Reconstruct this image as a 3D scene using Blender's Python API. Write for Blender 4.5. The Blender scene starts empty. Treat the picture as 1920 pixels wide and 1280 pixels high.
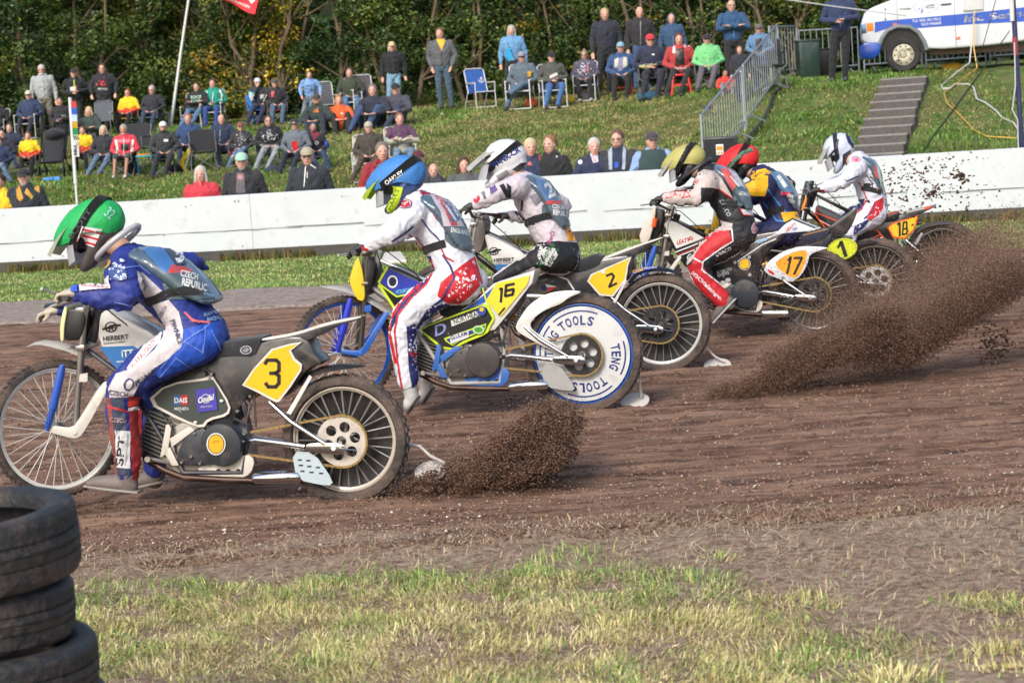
import bpy, bmesh, math, random
import numpy as np
from mathutils import Vector, Matrix
from mathutils.bvhtree import BVHTree
import mathutils
R = math.radians
scene = bpy.context.scene
COL = scene.collection
# ------------------------------------------------------------ camera
F = 4000.0; HC = 1.92; PITCH = math.atan(449/4000); ROLL = R(3.9)
CAM = Vector((0, 0, HC))
_f = Vector((0, math.cos(PITCH), -math.sin(PITCH))); _u0 = Vector((0, math.sin(PITCH), math.cos(PITCH))); _r0 = Vector((1, 0, 0))
CR = (_r0*math.cos(ROLL) - _u0*math.sin(ROLL)).normalized()
CU = (_u0*math.cos(ROLL) + _r0*math.sin(ROLL)).normalized()
cam = bpy.data.cameras.new('camera'); camo = bpy.data.objects.new('camera', cam); COL.objects.link(camo)
cam.sensor_width = 36; cam.lens = F/1920*36; cam.clip_start = .1; cam.clip_end = 500
camo.matrix_world = Matrix(((CR.x, CU.x, -_f.x, 0), (CR.y, CU.y, -_f.y, 0), (CR.z, CU.z, -_f.z, HC), (0, 0, 0, 1)))
cam.dof.use_dof = True; cam.dof.focus_distance = 13; cam.dof.aperture_fstop = 6.3
scene.camera = camo
# ------------------------------------------------------------ world, sun, exposure
SUN_EL, SUN_AZ = 38, 205     # azimuth clockwise from +Y: behind the camera, to the left
w = bpy.data.worlds.new("World"); scene.world = w; w.use_nodes = True
nt = w.node_tree; sky = nt.nodes.new('ShaderNodeTexSky'); sky.sky_type = 'NISHITA'; sky.sun_disc = False
sky.sun_elevation = R(SUN_EL); sky.sun_rotation = R(SUN_AZ); sky.dust_density = 3; sky.ozone_density = .6
bg = nt.nodes['Background']; nt.links.new(sky.outputs[0], bg.inputs[0]); bg.inputs[1].default_value = .15
sl = bpy.data.lights.new('sun', 'SUN'); sl.energy = 1.8; sl.angle = R(16); sl.color = (1, .975, .94)
so = bpy.data.objects.new('sun', sl); COL.objects.link(so)
_sd = Vector((math.sin(R(SUN_AZ))*math.cos(R(SUN_EL)), math.cos(R(SUN_AZ))*math.cos(R(SUN_EL)), math.sin(R(SUN_EL))))
so.rotation_euler = _sd.to_track_quat('Z', 'Y').to_euler()
scene.view_settings.view_transform = 'Standard'; scene.view_settings.look = 'None'
scene.view_settings.gamma = 1; scene.view_settings.exposure = .52
scene.render.engine = 'CYCLES'; scene.cycles.max_bounces = 6; scene.cycles.transparent_max_bounces = 6
try: scene.cycles.use_denoising = True
except Exception: pass
# ------------------------------------------------------------ basic helpers
def ray(px, py): return (_f + CR*((px-960)/F) - CU*((py-640)/F))
def ground(px, py, z=0.0):
    d = ray(px, py); t = (z-HC)/d.z; return CAM + d*t
def at_depth(px, py, y):
    d = ray(px, py); return CAM + d*(y/d.y)
def proj(p):
    v = Vector(p)-CAM; k = F/v.dot(_f); return (960+v.dot(CR)*k, 640-v.dot(CU)*k)
def lin(c):
    if len(c) == 3 and max(c) > 1.0: c = tuple(x/255 for x in c)
    return tuple(x/12.92 if x <= .04045 else ((x+.055)/1.055)**2.4 for x in c)
_mats = {}
def M(name, col=(128, 128, 128), rough=.6, metal=0., var=.12, scale=14., dirt=0., bump=0., bscale=60., coat=0., spec=.5, trans=0., second=None, sscale=6., sthr=.5, sheen=0.):
    """procedural material; col is sRGB 0-255, darkened to a base colour by 0.80"""
    if name in _mats: return _mats[name]
    m = bpy.data.materials.new(name); m.use_nodes = True; n = m.node_tree.nodes; l = m.node_tree.links
    b = n['Principled BSDF']; c = tuple(x*.82 for x in lin(col))
    tc = n.new('ShaderNodeTexCoord')
    nz = n.new('ShaderNodeTexNoise'); nz.inputs['Scale'].default_value = scale; nz.inputs['Detail'].default_value = 5
    l.new(tc.outputs['Object'], nz.inputs['Vector'])
    mx = n.new('ShaderNodeMix'); mx.data_type = 'RGBA'
    mx.inputs[6].default_value = tuple(x*(1-var*1.6) for x in c)+(1,); mx.inputs[7].default_value = tuple(min(1, x*(1+var)+var*.01) for x in c)+(1,)
    l.new(nz.outputs['Fac'], mx.inputs[0]); out = mx.outputs[2]
    if second:
        n2 = n.new('ShaderNodeTexNoise'); n2.inputs['Scale'].default_value = sscale; n2.inputs['Detail'].default_value = 4; l.new(tc.outputs['Object'], n2.inputs['Vector'])
        r = n.new('ShaderNodeMapRange'); r.inputs['From Min'].default_value = sthr-.04; r.inputs['From Max'].default_value = sthr+.04; l.new(n2.outputs['Fac'], r.inputs[0])
        m2 = n.new('ShaderNodeMix'); m2.data_type = 'RGBA'; l.new(r.outputs[0], m2.inputs[0]); l.new(out, m2.inputs[6]); m2.inputs[7].default_value = tuple(x*.82 for x in lin(second))+(1,); out = m2.outputs[2]
    if dirt > 0:
        n3 = n.new('ShaderNodeTexNoise'); n3.inputs['Scale'].default_value = 9; n3.inputs['Detail'].default_value = 9; n3.inputs['Roughness'].default_value = .7; l.new(tc.outputs['Object'], n3.inputs['Vector'])
        r = n.new('ShaderNodeMapRange'); r.inputs['From Min'].default_value = .62-dirt*.3; r.inputs['From Max'].default_value = .86-dirt*.3; r.inputs['To Max'].default_value = .35+.5*dirt; l.new(n3.outputs['Fac'], r.inputs[0])
        m3 = n.new('ShaderNodeMix'); m3.data_type = 'RGBA'; l.new(r.outputs[0], m3.inputs[0]); l.new(out, m3.inputs[6]); m3.inputs[7].default_value = (.16, .11, .085, 1); out = m3.outputs[2]
        rr = n.new('ShaderNodeMapRange'); rr.inputs['To Min'].default_value = rough; rr.inputs['To Max'].default_value = .85; l.new(r.outputs[0], rr.inputs[0]); l.new(rr.outputs[0], b.inputs['Roughness'])
    l.new(out, b.inputs['Base Color'])
    if dirt == 0: b.inputs['Roughness'].default_value = rough
    b.inputs['Metallic'].default_value = metal; b.inputs['Coat Weight'].default_value = coat; b.inputs['Specular IOR Level'].default_value = spec
    if sheen: b.inputs['Sheen Weight'].default_value = sheen
    if trans: b.inputs['Transmission Weight'].default_value = trans
    if bump:
        nb = n.new('ShaderNodeTexNoise'); nb.inputs['Scale'].default_value = bscale; nb.inputs['Detail'].default_value = 6; l.new(tc.outputs['Object'], nb.inputs['Vector'])
        bp = n.new('ShaderNodeBump'); bp.inputs['Strength'].default_value = bump; bp.inputs['Distance'].default_value = .02; l.new(nb.outputs['Fac'], bp.inputs['Height']); l.new(bp.outputs[0], b.inputs['Normal'])
    _mats[name] = m; return m
def C(col, kind='cloth', dirt=0.):
    """material by colour: cloth, paint, metal, plastic, skin, hair"""
    k = '%s_%d_%d_%d_%d' % (kind, *[int(v) for v in col], int(dirt*10))
    if kind == 'cloth': return M(k, col, .85, var=.18, scale=9, bump=.5, bscale=22, dirt=dirt, sheen=.15)
    if kind == 'suit': return M(k, col, .62, var=.12, scale=12, bump=.55, bscale=17, dirt=dirt)
    if kind == 'paint': return M(k, col, .3, var=.05, scale=8, dirt=dirt, coat=.3)
    if kind == 'plastic': return M(k, col, .4, var=.08, scale=10, dirt=dirt)
    if kind == 'metal': return M(k, col, .28, metal=.85, var=.15, scale=16, dirt=dirt)
    if kind == 'rubber': return M(k, col, .8, var=.25, scale=20, dirt=dirt, bump=.4, bscale=90)
    if kind == 'skin': return M(k, col, .55, var=.08, scale=25)
    if kind == 'hair': return M(k, col, .8, var=.35, scale=60, bump=.6, bscale=120)
    return M(k, col)
def tag(o, label=None, cat=None, group=None, kind=None):
    if label: o['label'] = label
    if cat: o['category'] = cat
    if group: o['group'] = group
    if kind: o['kind'] = kind
    return o
def empty(name, loc, label=None, cat=None, group=None):
    o = bpy.data.objects.new(name, None); COL.objects.link(o); o.location = loc; o.empty_display_size = .1
    return tag(o, label, cat, group)
def link(bm, name, mats, parent=None, base=None, smooth=True, loc=None):
    """bm is in world coordinates; base = world position the object's origin stands at"""
    me = bpy.data.meshes.new(name)
    if base is None: base = parent.location.copy() if parent is not None else Vector((0, 0, 0))
    if parent is not None and parent.parent is not None: base = Vector(parent['_b'])
    base = Vector(base)
    bmesh.ops.translate(bm, verts=bm.verts, vec=-base)
    bm.to_mesh(me); bm.free()
    if smooth:
        me.polygons.foreach_set('use_smooth', [True]*len(me.polygons))
    if not isinstance(mats, (list, tuple)): mats = [mats]
    for m in mats: me.materials.append(m)
    o = bpy.data.objects.new(name, me); COL.objects.link(o)
    if parent is not None: o.parent = parent
    else: o.location = base
    o['_b'] = tuple(base)
    if smooth:
        try: me.set_sharp_from_angle(angle=R(38))
        except Exception: pass
    return o
def mesh_np(name, verts, faces, mats, parent=None, attr=None, smooth=False, loc=None):
    me = bpy.data.meshes.new(name); verts = np.asarray(verts, dtype=np.float32); faces = np.asarray(faces, dtype=np.int32); k = faces.shape[1]
    me.vertices.add(len(verts)); me.vertices.foreach_set('co', verts.ravel())
    me.loops.add(faces.size); me.loops.foreach_set('vertex_index', faces.ravel())
    me.polygons.add(len(faces)); me.polygons.foreach_set('loop_start', np.arange(0, faces.size, k, dtype=np.int32))
    try: me.polygons.foreach_set('loop_total', np.full(len(faces), k, dtype=np.int32))
    except Exception: pass
    me.update(calc_edges=True)
    if attr is not None:
        a = me.color_attributes.new('tint', 'FLOAT_COLOR', 'POINT'); a.data.foreach_set('color', np.asarray(attr, dtype=np.float32).ravel())
    if smooth: me.polygons.foreach_set('use_smooth', [True]*len(me.polygons))
    if not isinstance(mats, (list, tuple)): mats = [mats]
    for m in mats: me.materials.append(m)
    o = bpy.data.objects.new(name, me); COL.objects.link(o)
    if parent is not None: o.parent = parent
    if loc is not None: o.location = loc
    return o
def V(*a): return Vector(a)
def tube(bm, pts, r, n=8, mi=0, caps=True):
    """swept round tube; r number or list"""
    pts = [Vector(p) for p in pts]; rs = r if isinstance(r, (list, tuple)) else [r]*len(pts)
    prev = None; rings = []
    for i, p in enumerate(pts):
        t = (pts[min(i+1, len(pts)-1)]-pts[max(i-1, 0)])
        if t.length < 1e-9: t = Vector((0, 0, 1))
        t.normalize()
        if prev is None:
            a = t.orthogonal().normalized()
        else:
            a = prev - t*prev.dot(t)
            a = a.normalized() if a.length > 1e-6 else t.orthogonal().normalized()
        prev = a; b = t.cross(a)
        rings.append([bm.verts.new(p+(a*math.cos(2*math.pi*k/n)+b*math.sin(2*math.pi*k/n))*rs[i]) for k in range(n)])
    fs = []
    for i in range(len(rings)-1):
        for k in range(n): fs.append(bm.faces.new((rings[i][k], rings[i][(k+1) % n], rings[i+1][(k+1) % n], rings[i+1][k])))
    if caps: fs.append(bm.faces.new(rings[0][::-1])); fs.append(bm.faces.new(rings[-1]))
    for f in fs: f.material_index = mi
def loft(bm, pts, side, n=12, mi=0):
    """pts: (pos, ra, rb): ra radius along 'side', rb across; round ends; closed"""
    side = Vector(side).normalized(); P = [Vector(p[0]) for p in pts]; L = []
    t0 = (P[1]-P[0]).normalized(); t1 = (P[-1]-P[-2]).normalized()
    for a, k in ((.98, .25), (.7, .72)):
        L.append((P[0]-t0*min(pts[0][1], pts[0][2])*a, pts[0][1]*k, pts[0][2]*k, t0))
    for i, p in enumerate(P):
        t = (P[min(i+1, len(P)-1)]-P[max(i-1, 0)]).normalized(); L.append((p, pts[i][1], pts[i][2], t))
    for a, k in ((.7, .72), (.98, .25)):
        L.append((P[-1]+t1*min(pts[-1][1], pts[-1][2])*a, pts[-1][1]*k, pts[-1][2]*k, t1))
    rings = []
    for p, ra, rb, t in L:
        a = side-t*side.dot(t)
        a = a.normalized() if a.length > .05 else t.orthogonal().normalized()
        b = t.cross(a)
        rings.append([bm.verts.new(p+a*math.cos(2*math.pi*k/n)*ra+b*math.sin(2*math.pi*k/n)*rb) for k in range(n)])
    for i in range(len(rings)-1):
        for k in range(n):
            f = bm.faces.new((rings[i][k], rings[i][(k+1) % n], rings[i+1][(k+1) % n], rings[i+1][k])); f.material_index = mi
    bm.faces.new(rings[0][::-1]).material_index = mi; bm.faces.new(rings[-1]).material_index = mi
def ellipsoid(bm, c, ax, n=14, mi=0):
    """ax: three vectors (semi axes)"""
    r = bmesh.ops.create_uvsphere(bm, u_segments=n, v_segments=max(6, n*2//3), radius=1)
    for v in r['verts']:
        p = v.co.copy(); v.co = Vector(c)+ax[0]*p.x+ax[1]*p.y+ax[2]*p.z
    for v in r['verts']:
        for f in v.link_faces: f.material_index = mi
def box(bm, c, s, rot=None, mi=0, bevel=0):
    """box centre c size s; rot 3x3 or z angle"""
    if rot is None: rot = Matrix.Identity(3)
    elif not isinstance(rot, Matrix): rot = Matrix.Rotation(rot, 3, 'Z')
    vs = [bm.verts.new(Vector(c)+rot@Vector((x*s[0]/2, y*s[1]/2, z*s[2]/2))) for x in (-1, 1) for y in (-1, 1) for z in (-1, 1)]
    fs = [bm.faces.new([vs[i] for i in q]) for q in ((0, 1, 3, 2), (4, 6, 7, 5), (0, 4, 5, 1), (2, 3, 7, 6), (0, 2, 6, 4), (1, 5, 7, 3))]
    for f in fs: f.material_index = mi
    if bevel:
        es = list({e for f in fs for e in f.edges}); bmesh.ops.bevel(bm, geom=es, offset=bevel, segments=2, affect='EDGES', profile=.5)
def prism(bm, near, vec, mi=0, bevel=0, seg=2):
    """outline (list of points) extruded by vec"""
    a = [bm.verts.new(Vector(p)) for p in near]; b = [bm.verts.new(Vector(p)+Vector(vec)) for p in near]; n = len(a)
    fs = [bm.faces.new(a), bm.faces.new(b[::-1])]
    for i in range(n): fs.append(bm.faces.new((a[i], b[i], b[(i+1) % n], a[(i+1) % n])))
    for f in fs: f.material_index = mi
    bmesh.ops.recalc_face_normals(bm, faces=fs)
    if bevel:
        es = list(fs[0].edges)+list(fs[1].edges); bmesh.ops.bevel(bm, geom=es, offset=bevel, segments=seg, affect='EDGES', profile=.5, clamp_overlap=True)
def smoothpoly(pts, it=2):
    """Chaikin corner cutting of a closed outline"""
    for _ in range(it):
        q = []
        for i in range(len(pts)):
            a = pts[i]; b = pts[(i+1) % len(pts)]
            q.append(tuple(a[k]*.78+b[k]*.22 for k in range(len(a)))); q.append(tuple(a[k]*.22+b[k]*.78 for k in range(len(a))))
        pts = q
    return pts
def bake(o, voxel=.012, smooth=4):
    md = o.modifiers.new('r', 'REMESH'); md.mode = 'VOXEL'; md.voxel_size = voxel; md.use_smooth_shade = True
    s = o.modifiers.new('s', 'SMOOTH'); s.factor = .5; s.iterations = smooth
    return o
def wrinkle(o, amp=.004, f=14., k=(1, 1, 1)):
    me = o.data; b = Vector(o['_b']); N = mathutils.noise.noise
    no = [v.normal.copy() for v in me.vertices]
    for v, n_ in zip(me.vertices, no):
        p = v.co*f; w_ = N(p*.45)*1.6; q = Vector((p.x*k[0]+w_, p.y*k[1]+w_, p.z*k[2]+w_*1.3))
        a = 1-abs(N(q))*2.6; c_ = 1-abs(N(q*1.9+Vector((7, 3, 1))))*2.4
        v.co += n_*amp*(max(-.6, a)*.8+max(-.5, c_)*.35-.45)
    me.update()
def apply_all(objs):
    dg = bpy.context.evaluated_depsgraph_get(); dg.update()
    for o in objs:
        me = bpy.data.meshes.new_from_object(o.evaluated_get(dg)); old = o.data
        ms = [m for m in old.materials]; o.modifiers.clear(); o.data = me; bpy.data.meshes.remove(old)
        if len(me.materials) == 0:
            for m in ms: me.materials.append(m)
        me.polygons.foreach_set('use_smooth', [True]*len(me.polygons))
# ------------------------------------------------------------ 2-D shapes in photo units, laid onto real surfaces
def s_poly(pts): return [([tuple(p) for p in pts])]
def s_line(pts, wd):
    out = []
    for i in range(len(pts)-1):
        a = Vector(pts[i]); b = Vector(pts[i+1]); t = (b-a).normalized(); n = Vector((-t.y, t.x))*wd/2; e = t*wd*.2
        out.append([tuple(a-e+n), tuple(b+e+n), tuple(b+e-n), tuple(a-e-n)])
    return out
def s_disc(cx, cy, rx, ry=None, ang=0, r0=0., n=26):
    ry = ry or rx; ca, sa = math.cos(R(ang)), math.sin(R(ang)); P = lambda t, k: (cx+rx*k*math.cos(t)*ca-ry*k*math.sin(t)*sa, cy+rx*k*math.cos(t)*sa+ry*k*math.sin(t)*ca)
    T = [2*math.pi*i/n for i in range(n)]
    if not r0: return [[P(t, 1) for t in T]]
    return [[P(T[i], r0), P(T[i], 1), P(T[(i+1) % n], 1), P(T[(i+1) % n], r0)] for i in range(n)]
_txt = {}
def s_text(s, cx, cy, wd, h, ang=0, shear=0, bold=.02):
    """text fitted to a box wd x h centred at cx, cy, rotated ang degrees (photo, clockwise positive)"""
    k = (s, bold)
    if k not in _txt:
        c = bpy.data.curves.new('t', 'FONT'); c.body = s; c.offset = bold; c.resolution_u = 3
        ob = bpy.data.objects.new('t', c); me = ob.to_mesh()
        vs = [tuple(v.co[:2]) for v in me.vertices]; fs = [tuple(p.vertices) for p in me.polygons]; ob.to_mesh_clear(); bpy.data.objects.remove(ob)
        _txt[k] = (vs, fs)
    vs, fs = _txt[k]
    if not vs: return []
    x0 = min(v[0] for v in vs); x1 = max(v[0] for v in vs); y0 = min(v[1] for v in vs); y1 = max(v[1] for v in vs)
    ca, sa = math.cos(R(ang)), math.sin(R(ang)); q = []
    for x, y in vs:
        a = ((x-x0)/max(1e-6, x1-x0)-.5)*wd; b = -((y-y0)/max(1e-6, y1-y0)-.5)*h; a += -shear*b
        q.append((cx+a*ca-b*sa, cy+a*sa+b*ca))
    return [[q[i] for i in f] for f in fs]
def lay(name, items, mapf, parent, step=7, base=None):
    """items: [(shape, material)], each laid by mapf(px,py,layer)->world point; one mesh"""
    bm = bmesh.new(); mats = []
    for li, (shape, mat) in enumerate(items):
        if mat not in mats: mats.append(mat)
        mi = mats.index(mat); b2 = bmesh.new()
        for pl in shape:
            try: b2.faces.new([b2.verts.new((x, y, 0)) for x, y in pl])
            except Exception: pass
        bmesh.ops.remove_doubles(b2, verts=b2.verts, dist=1e-4)
        bmesh.ops.triangulate(b2, faces=b2.faces)
        if step:
            for _ in range(6):
                es = [e for e in b2.edges if e.calc_length() > step]
                if not es: break
                bmesh.ops.subdivide_edges(b2, edges=es, cuts=1); bmesh.ops.triangulate(b2, faces=b2.faces)
        vm = {}
        for v in b2.verts:
            p = mapf(v.co.x, v.co.y, li)
            if p is not None: vm[v] = bm.verts.new(p)
        for f in b2.faces:
            if all(v in vm for v in f.verts):
                try:
                    vs = [vm[v] for v in f.verts]
                    if max((vs[i].co-vs[i-1].co).length for i in range(3)) > .1+step*.03 and step: continue
                    g = bm.faces.new(vs); g.material_index = mi
                except Exception: pass
        b2.free()
    lo = [v for v in bm.verts if not v.link_faces]
    for v in lo: bm.verts.remove(v)
    if not len(bm.faces): bm.free(); return None
    for f in bm.faces:
        f.normal_update()
        if f.normal.dot(CAM-f.calc_center_median()) < 0: f.normal_flip()
    return link(bm, name, mats, parent, base, smooth=True)
def on_mesh(objs, off=.003, lift=.0012):
    trees = []
    for o in objs:
        b = Vector(o['_b']); me = o.data
        trees.append(BVHTree.FromPolygons([v.co+b for v in me.vertices], [tuple(p.vertices) for p in me.polygons]))
    def f(px, py, li):
        d = ray(px, py).normalized(); best = None
        for t in trees:
            loc, nrm, i, dist = t.ray_cast(CAM, d)
            if loc is not None and (best is None or dist < best[1]): best = (loc, dist, nrm)
        if best is None: return None
        n = best[2] if best[2].dot(d) < 0 else -best[2]
        n = (n*.6-d*.4).normalized()
        return best[0]+n*(off+li*lift*.25)
    return f
# ============================================================ THE SETTING
rng = np.random.default_rng(7)
def wally(x): return 28.5-.226*x
def lerp(a, b, t): return a+(b-a)*max(0., min(1., t))
def hill(x, y):
    q = y-wally(x)
    if q < 0: return 0.
    if q < 1.3: return -.3*min(1, q/.15)
    yt = lerp(46.5, 41.6, (x-2.5)/3.); top = lerp(1.82, 1.9, (x+8)/8.)
    y0 = wally(x)+1.3; ys = [y0, 35.2, 35.2+(yt-35.2)*.3, 35.2+(yt-35.2)*.7, yt, yt+1.5, 80]
    hs = [-.3, .62, 1.0, lerp(1.36, 1.52, (x+8)/8.), top, top+.05, top+.5]
    for i in range(len(ys)-1):
        if y <= ys[i+1]: return hs[i]+(hs[i+1]-hs[i])*(y-ys[i])/(ys[i+1]-ys[i])
    return hs[-1]
def on_hill(px, py):
    d = ray(px, py); t = 29.0
    while t < 47.2:
        p = CAM+d*(t/d.y)
        if p.z < hill(p.x, p.y): return Vector((p.x, p.y, hill(p.x, p.y)))
        t += .05
    p = CAM+d*(47.2/d.y); return Vector((p.x, p.y, hill(p.x, p.y)))
def noise(p, s): return mathutils.noise.noise(Vector((p[0]*s, p[1]*s, p[2]*s if len(p) > 2 else 0)))
def ground_mat(name, cols, scales, bump, bscale, rough=.95, stretch=1., speck=None):
    m = bpy.data.materials.new(name); m.use_nodes = True; n = m.node_tree.nodes; l = m.node_tree.links; b = n['Principled BSDF']
    tc = n.new('ShaderNodeTexCoord'); mp = n.new('ShaderNodeMapping'); mp.inputs['Scale'].default_value = (1/stretch, 1, 1); l.new(tc.outputs['Object'], mp.inputs[0])
    out = None
    for i, (c, s) in enumerate(zip(cols[1:], scales)):
        nz = n.new('ShaderNodeTexNoise'); nz.inputs['Scale'].default_value = s; nz.inputs['Detail'].default_value = 8; nz.inputs['Roughness'].default_value = .65
        l.new((mp if i % 2 == 0 else tc).outputs[0 if i % 2 == 0 else 3], nz.inputs['Vector'])
        r = n.new('ShaderNodeMapRange'); r.inputs['From Min'].default_value = .4; r.inputs['From Max'].default_value = .62; l.new(nz.outputs['Fac'], r.inputs[0])
        mx = n.new('ShaderNodeMix'); mx.data_type = 'RGBA'; l.new(r.outputs[0], mx.inputs[0])
        if out is None: mx.inputs[6].default_value = lin(cols[0])+(1,)
        else: l.new(out, mx.inputs[6])
        mx.inputs[7].default_value = lin(c)+(1,); out = mx.outputs[2]
    if speck:
        vo = n.new('ShaderNodeTexVoronoi'); vo.inputs['Scale'].default_value = speck[1]; l.new(tc.outputs['Object'], vo.inputs['Vector'])
        nz = n.new('ShaderNodeTexNoise'); nz.inputs['Scale'].default_value = 1.7; l.new(mp.outputs[0], nz.inputs['Vector'])
        sub = n.new('ShaderNodeMath'); sub.operation = 'MULTIPLY'; sub.inputs[1].default_value = speck[2]*2; l.new(nz.outputs['Fac'], sub.inputs[0])
        lt = n.new('ShaderNodeMath'); lt.operation = 'LESS_THAN'; l.new(vo.outputs['Distance'], lt.inputs[0]); l.new(sub.outputs[0], lt.inputs[1])
        mx = n.new('ShaderNodeMix'); mx.data_type = 'RGBA'; l.new(lt.outputs[0], mx.inputs[0]); l.new(out, mx.inputs[6]); mx.inputs[7].default_value = lin(speck[0])+(1,); out = mx.outputs[2]
    l.new(out, b.inputs['Base Color']); b.inputs['Roughness'].default_value = rough; b.inputs['Specular IOR Level'].default_value = .2
    nb = n.new('ShaderNodeTexNoise'); nb.inputs['Scale'].default_value = bscale; nb.inputs['Detail'].default_value = 10; nb.inputs['Roughness'].default_value = .7; l.new(mp.outputs[0], nb.inputs['Vector'])
    bp = n.new('ShaderNodeBump'); bp.inputs['Strength'].default_value = bump; bp.inputs['Distance'].default_value = .03; l.new(nb.outputs['Fac'], bp.inputs['Height']); l.new(bp.outputs[0], b.inputs['Normal'])
    return m
def grid_sheet(name, xs, ys, zf, mat, kind='structure'):
    X, Y = np.meshgrid(xs, ys); vs = [(x, y, zf(x, y)) for x, y in zip(X.ravel(), Y.ravel())]; nx = len(xs)
    fs = [(j*nx+i, j*nx+i+1, (j+1)*nx+i+1, (j+1)*nx+i) for j in range(len(ys)-1) for i in range(nx-1)]
    o = mesh_np(name, vs, fs, mat, smooth=True); tag(o, kind=kind); return o
# base ground to the horizon
m_soil = ground_mat('dry_soil', [(134, 106, 90), (158, 132, 114), (102, 78, 66), (176, 158, 136)], [2.5, 9, 22], .8, 30)
bm = bmesh.new(); bmesh.ops.create_grid(bm, x_segments=2, y_segments=2, size=400)
bmesh.ops.translate(bm, verts=bm.verts, vec=(0, 0, -.42)); tag(link(bm, 'ground', m_soil), kind='structure')
grid_sheet('infield_soil', np.linspace(-5, 5, 150), np.linspace(3, 9.6, 110), lambda x, y: .012*noise((x, y), 2.3)+.008*noise((x, y), 9)+(-.41 if (y < 3.1) else 0), m_soil)
m_dirt = ground_mat('track_dirt', [(104, 76, 62), (130, 99, 82), (70, 50, 40), (146, 118, 100)], [2.6, 6, 12], 1.0, 24, stretch=8., speck=((170, 160, 152), 42, .085))
def rut(x, y):
    s = noise((x*.35+3, y*5.5), 1.)*.018+noise((x*1.1, y*14), 1.)*.008+noise((x, y), 11)*.007
    s += .022*noise((x*.12, y*2.2), 1.)
    a = math.exp(-((y-9.95-.04*math.sin(x*1.3))/.07)**2)*.03*(noise((x*2, 4), 1)+.6)
    return s*1.5-a
YE = lambda x: 9.3+.12*math.sin(x*.9+1)+.05*math.sin(x*3.1)
ys = np.concatenate([np.linspace(9.0, 14, 230), np.linspace(14.03, 22.6, 190)[1:]])
xs = np.linspace(-6.5, 6.5, 330)
grid_sheet('track', xs, ys, lambda x, y: rut(x, y)+.008+(-.05*max(0, (YE(x)-y)/.25) if y < YE(x) else 0), m_dirt)
m_gravel = ground_mat('gravel_verge', [(150, 134, 124), (126, 108, 98), (172, 160, 150)], [5, 16], 1.0, 50, stretch=2, speck=((200, 192, 184), 60, .12))
GE = lambda x: lerp(21.9, 21.4, (x+6)/9.)
YG = lambda x: 24.7-(x+6.)*.19
grid_sheet('gravel_path', np.linspace(-7, 7, 130), np.linspace(0, 1, 40), lambda x, y: 0, m_gravel)
g = bpy.data.objects['gravel_path']
for v in g.data.vertices:
    x = v.co.x; t = v.co.y; y0 = GE(x)+.12*noise((x, 1), 1.5); y1 = YG(x)+.15*noise((x, 5), 1.2)
    y = y0+(y1-y0)*t; v.co = (x, y, .018+.008*noise((x, y), 8)-.03*(t < .01)-.03*(t > .99))
m_turf = ground_mat('mown_turf', [(76, 100, 50), (104, 130, 68), (128, 138, 92), (66, 92, 44)], [1.2, 5, 18], 1.0, 40, stretch=1.4)
grid_sheet('verge_turf', np.linspace(-8.5, 8.5, 150), np.linspace(20.3, 31, 120), lambda x, y: (.004 if y > YG(x)-.1 else -.1)+.012*noise((x, y), 2.2)-(.3 if y > wally(x)+.12 else 0), m_turf)
m_bank = ground_mat('bank_turf', [(66, 94, 40), (90, 120, 54), (124, 130, 78), (58, 84, 34), (104, 104, 64)], [.7, 2.2, 6, 1.1], 1.0, 26)
xs = np.linspace(-20, 20, 200); ys = np.concatenate([np.linspace(24.2, 52, 240), np.linspace(53, 90, 20)])
def hz(x, y):
    if y < wally(x)+.02: return -.4
    return hill(x, y)+.07*noise((x, y), .9)+.03*noise((x, y), 3.1)
grid_sheet('bank', xs, ys, hz, m_bank)
# ---- grass blades
m_blade = bpy.data.materials.new('grass_blade'); m_blade.use_nodes = True
_n = m_blade.node_tree.nodes; _a = _n.new('ShaderNodeVertexColor'); _a.layer_name = 'tint'; m_blade.node_tree.links.new(_a.outputs[0], _n['Principled BSDF'].inputs['Base Color'])
_n['Principled BSDF'].inputs['Roughness'].default_value = .6; _n['Principled BSDF'].inputs['Specular IOR Level'].default_value = .25
def vnoise(x, y, s, o=0):
    return np.array([mathutils.noise.noise(Vector((a*s+o, b*s, o))) for a, b in zip(x, y)])
def blades(name, P, hgt, wid, cols, lean=.5, label=None, seed=1, flat=False):
    """P Nx3 roots; hgt N; cols Nx3 linear"""
    r = np.random.default_rng(seed); N = len(P); a = r.uniform(0, 2*np.pi, N); b = r.normal(0, .8, N)+7.*vnoise(P[:, 0], P[:, 1], 2.6 if P[0, 1] < 12 else .9, seed)
    side = np.stack([np.cos(a), np.sin(a), np.zeros(N)], 1)*wid[:, None]; le = np.abs(r.normal(0, lean, N))[:, None]
    d = np.stack([np.cos(b), np.sin(b), np.zeros(N)], 1)*le; up = np.array([[0, 0, 1.]])
    m = P+(d*.35+up*.6)*hgt[:, None]; t = P+(d*1.0+up*np.maximum(.08, 1-.38*le))*hgt[:, None]
    v = np.stack([P-side, P+side, m-side*.7, m+side*.7, t], 1).reshape(-1, 3)
    i = np.arange(N)[:, None]*5
    f = np.concatenate([i+np.array([[0, 1, 3]]), i+np.array([[0, 3, 2]]), i+np.array([[2, 3, 4]])], 1).reshape(-1, 3)
    c = np.repeat(np.concatenate([cols, np.ones((N, 1))], 1), 5, 0)
    o = mesh_np(name, v, f, m_blade, attr=c); tag(o, label, 'grass', kind='stuff'); return o
def pick(r, N, pal, w=None):
    pal = np.array([lin(c) for c in pal]); k = r.choice(len(pal), N, p=w); c = pal[k]*r.uniform(.75, 1.25, (N, 1)); return c
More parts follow.
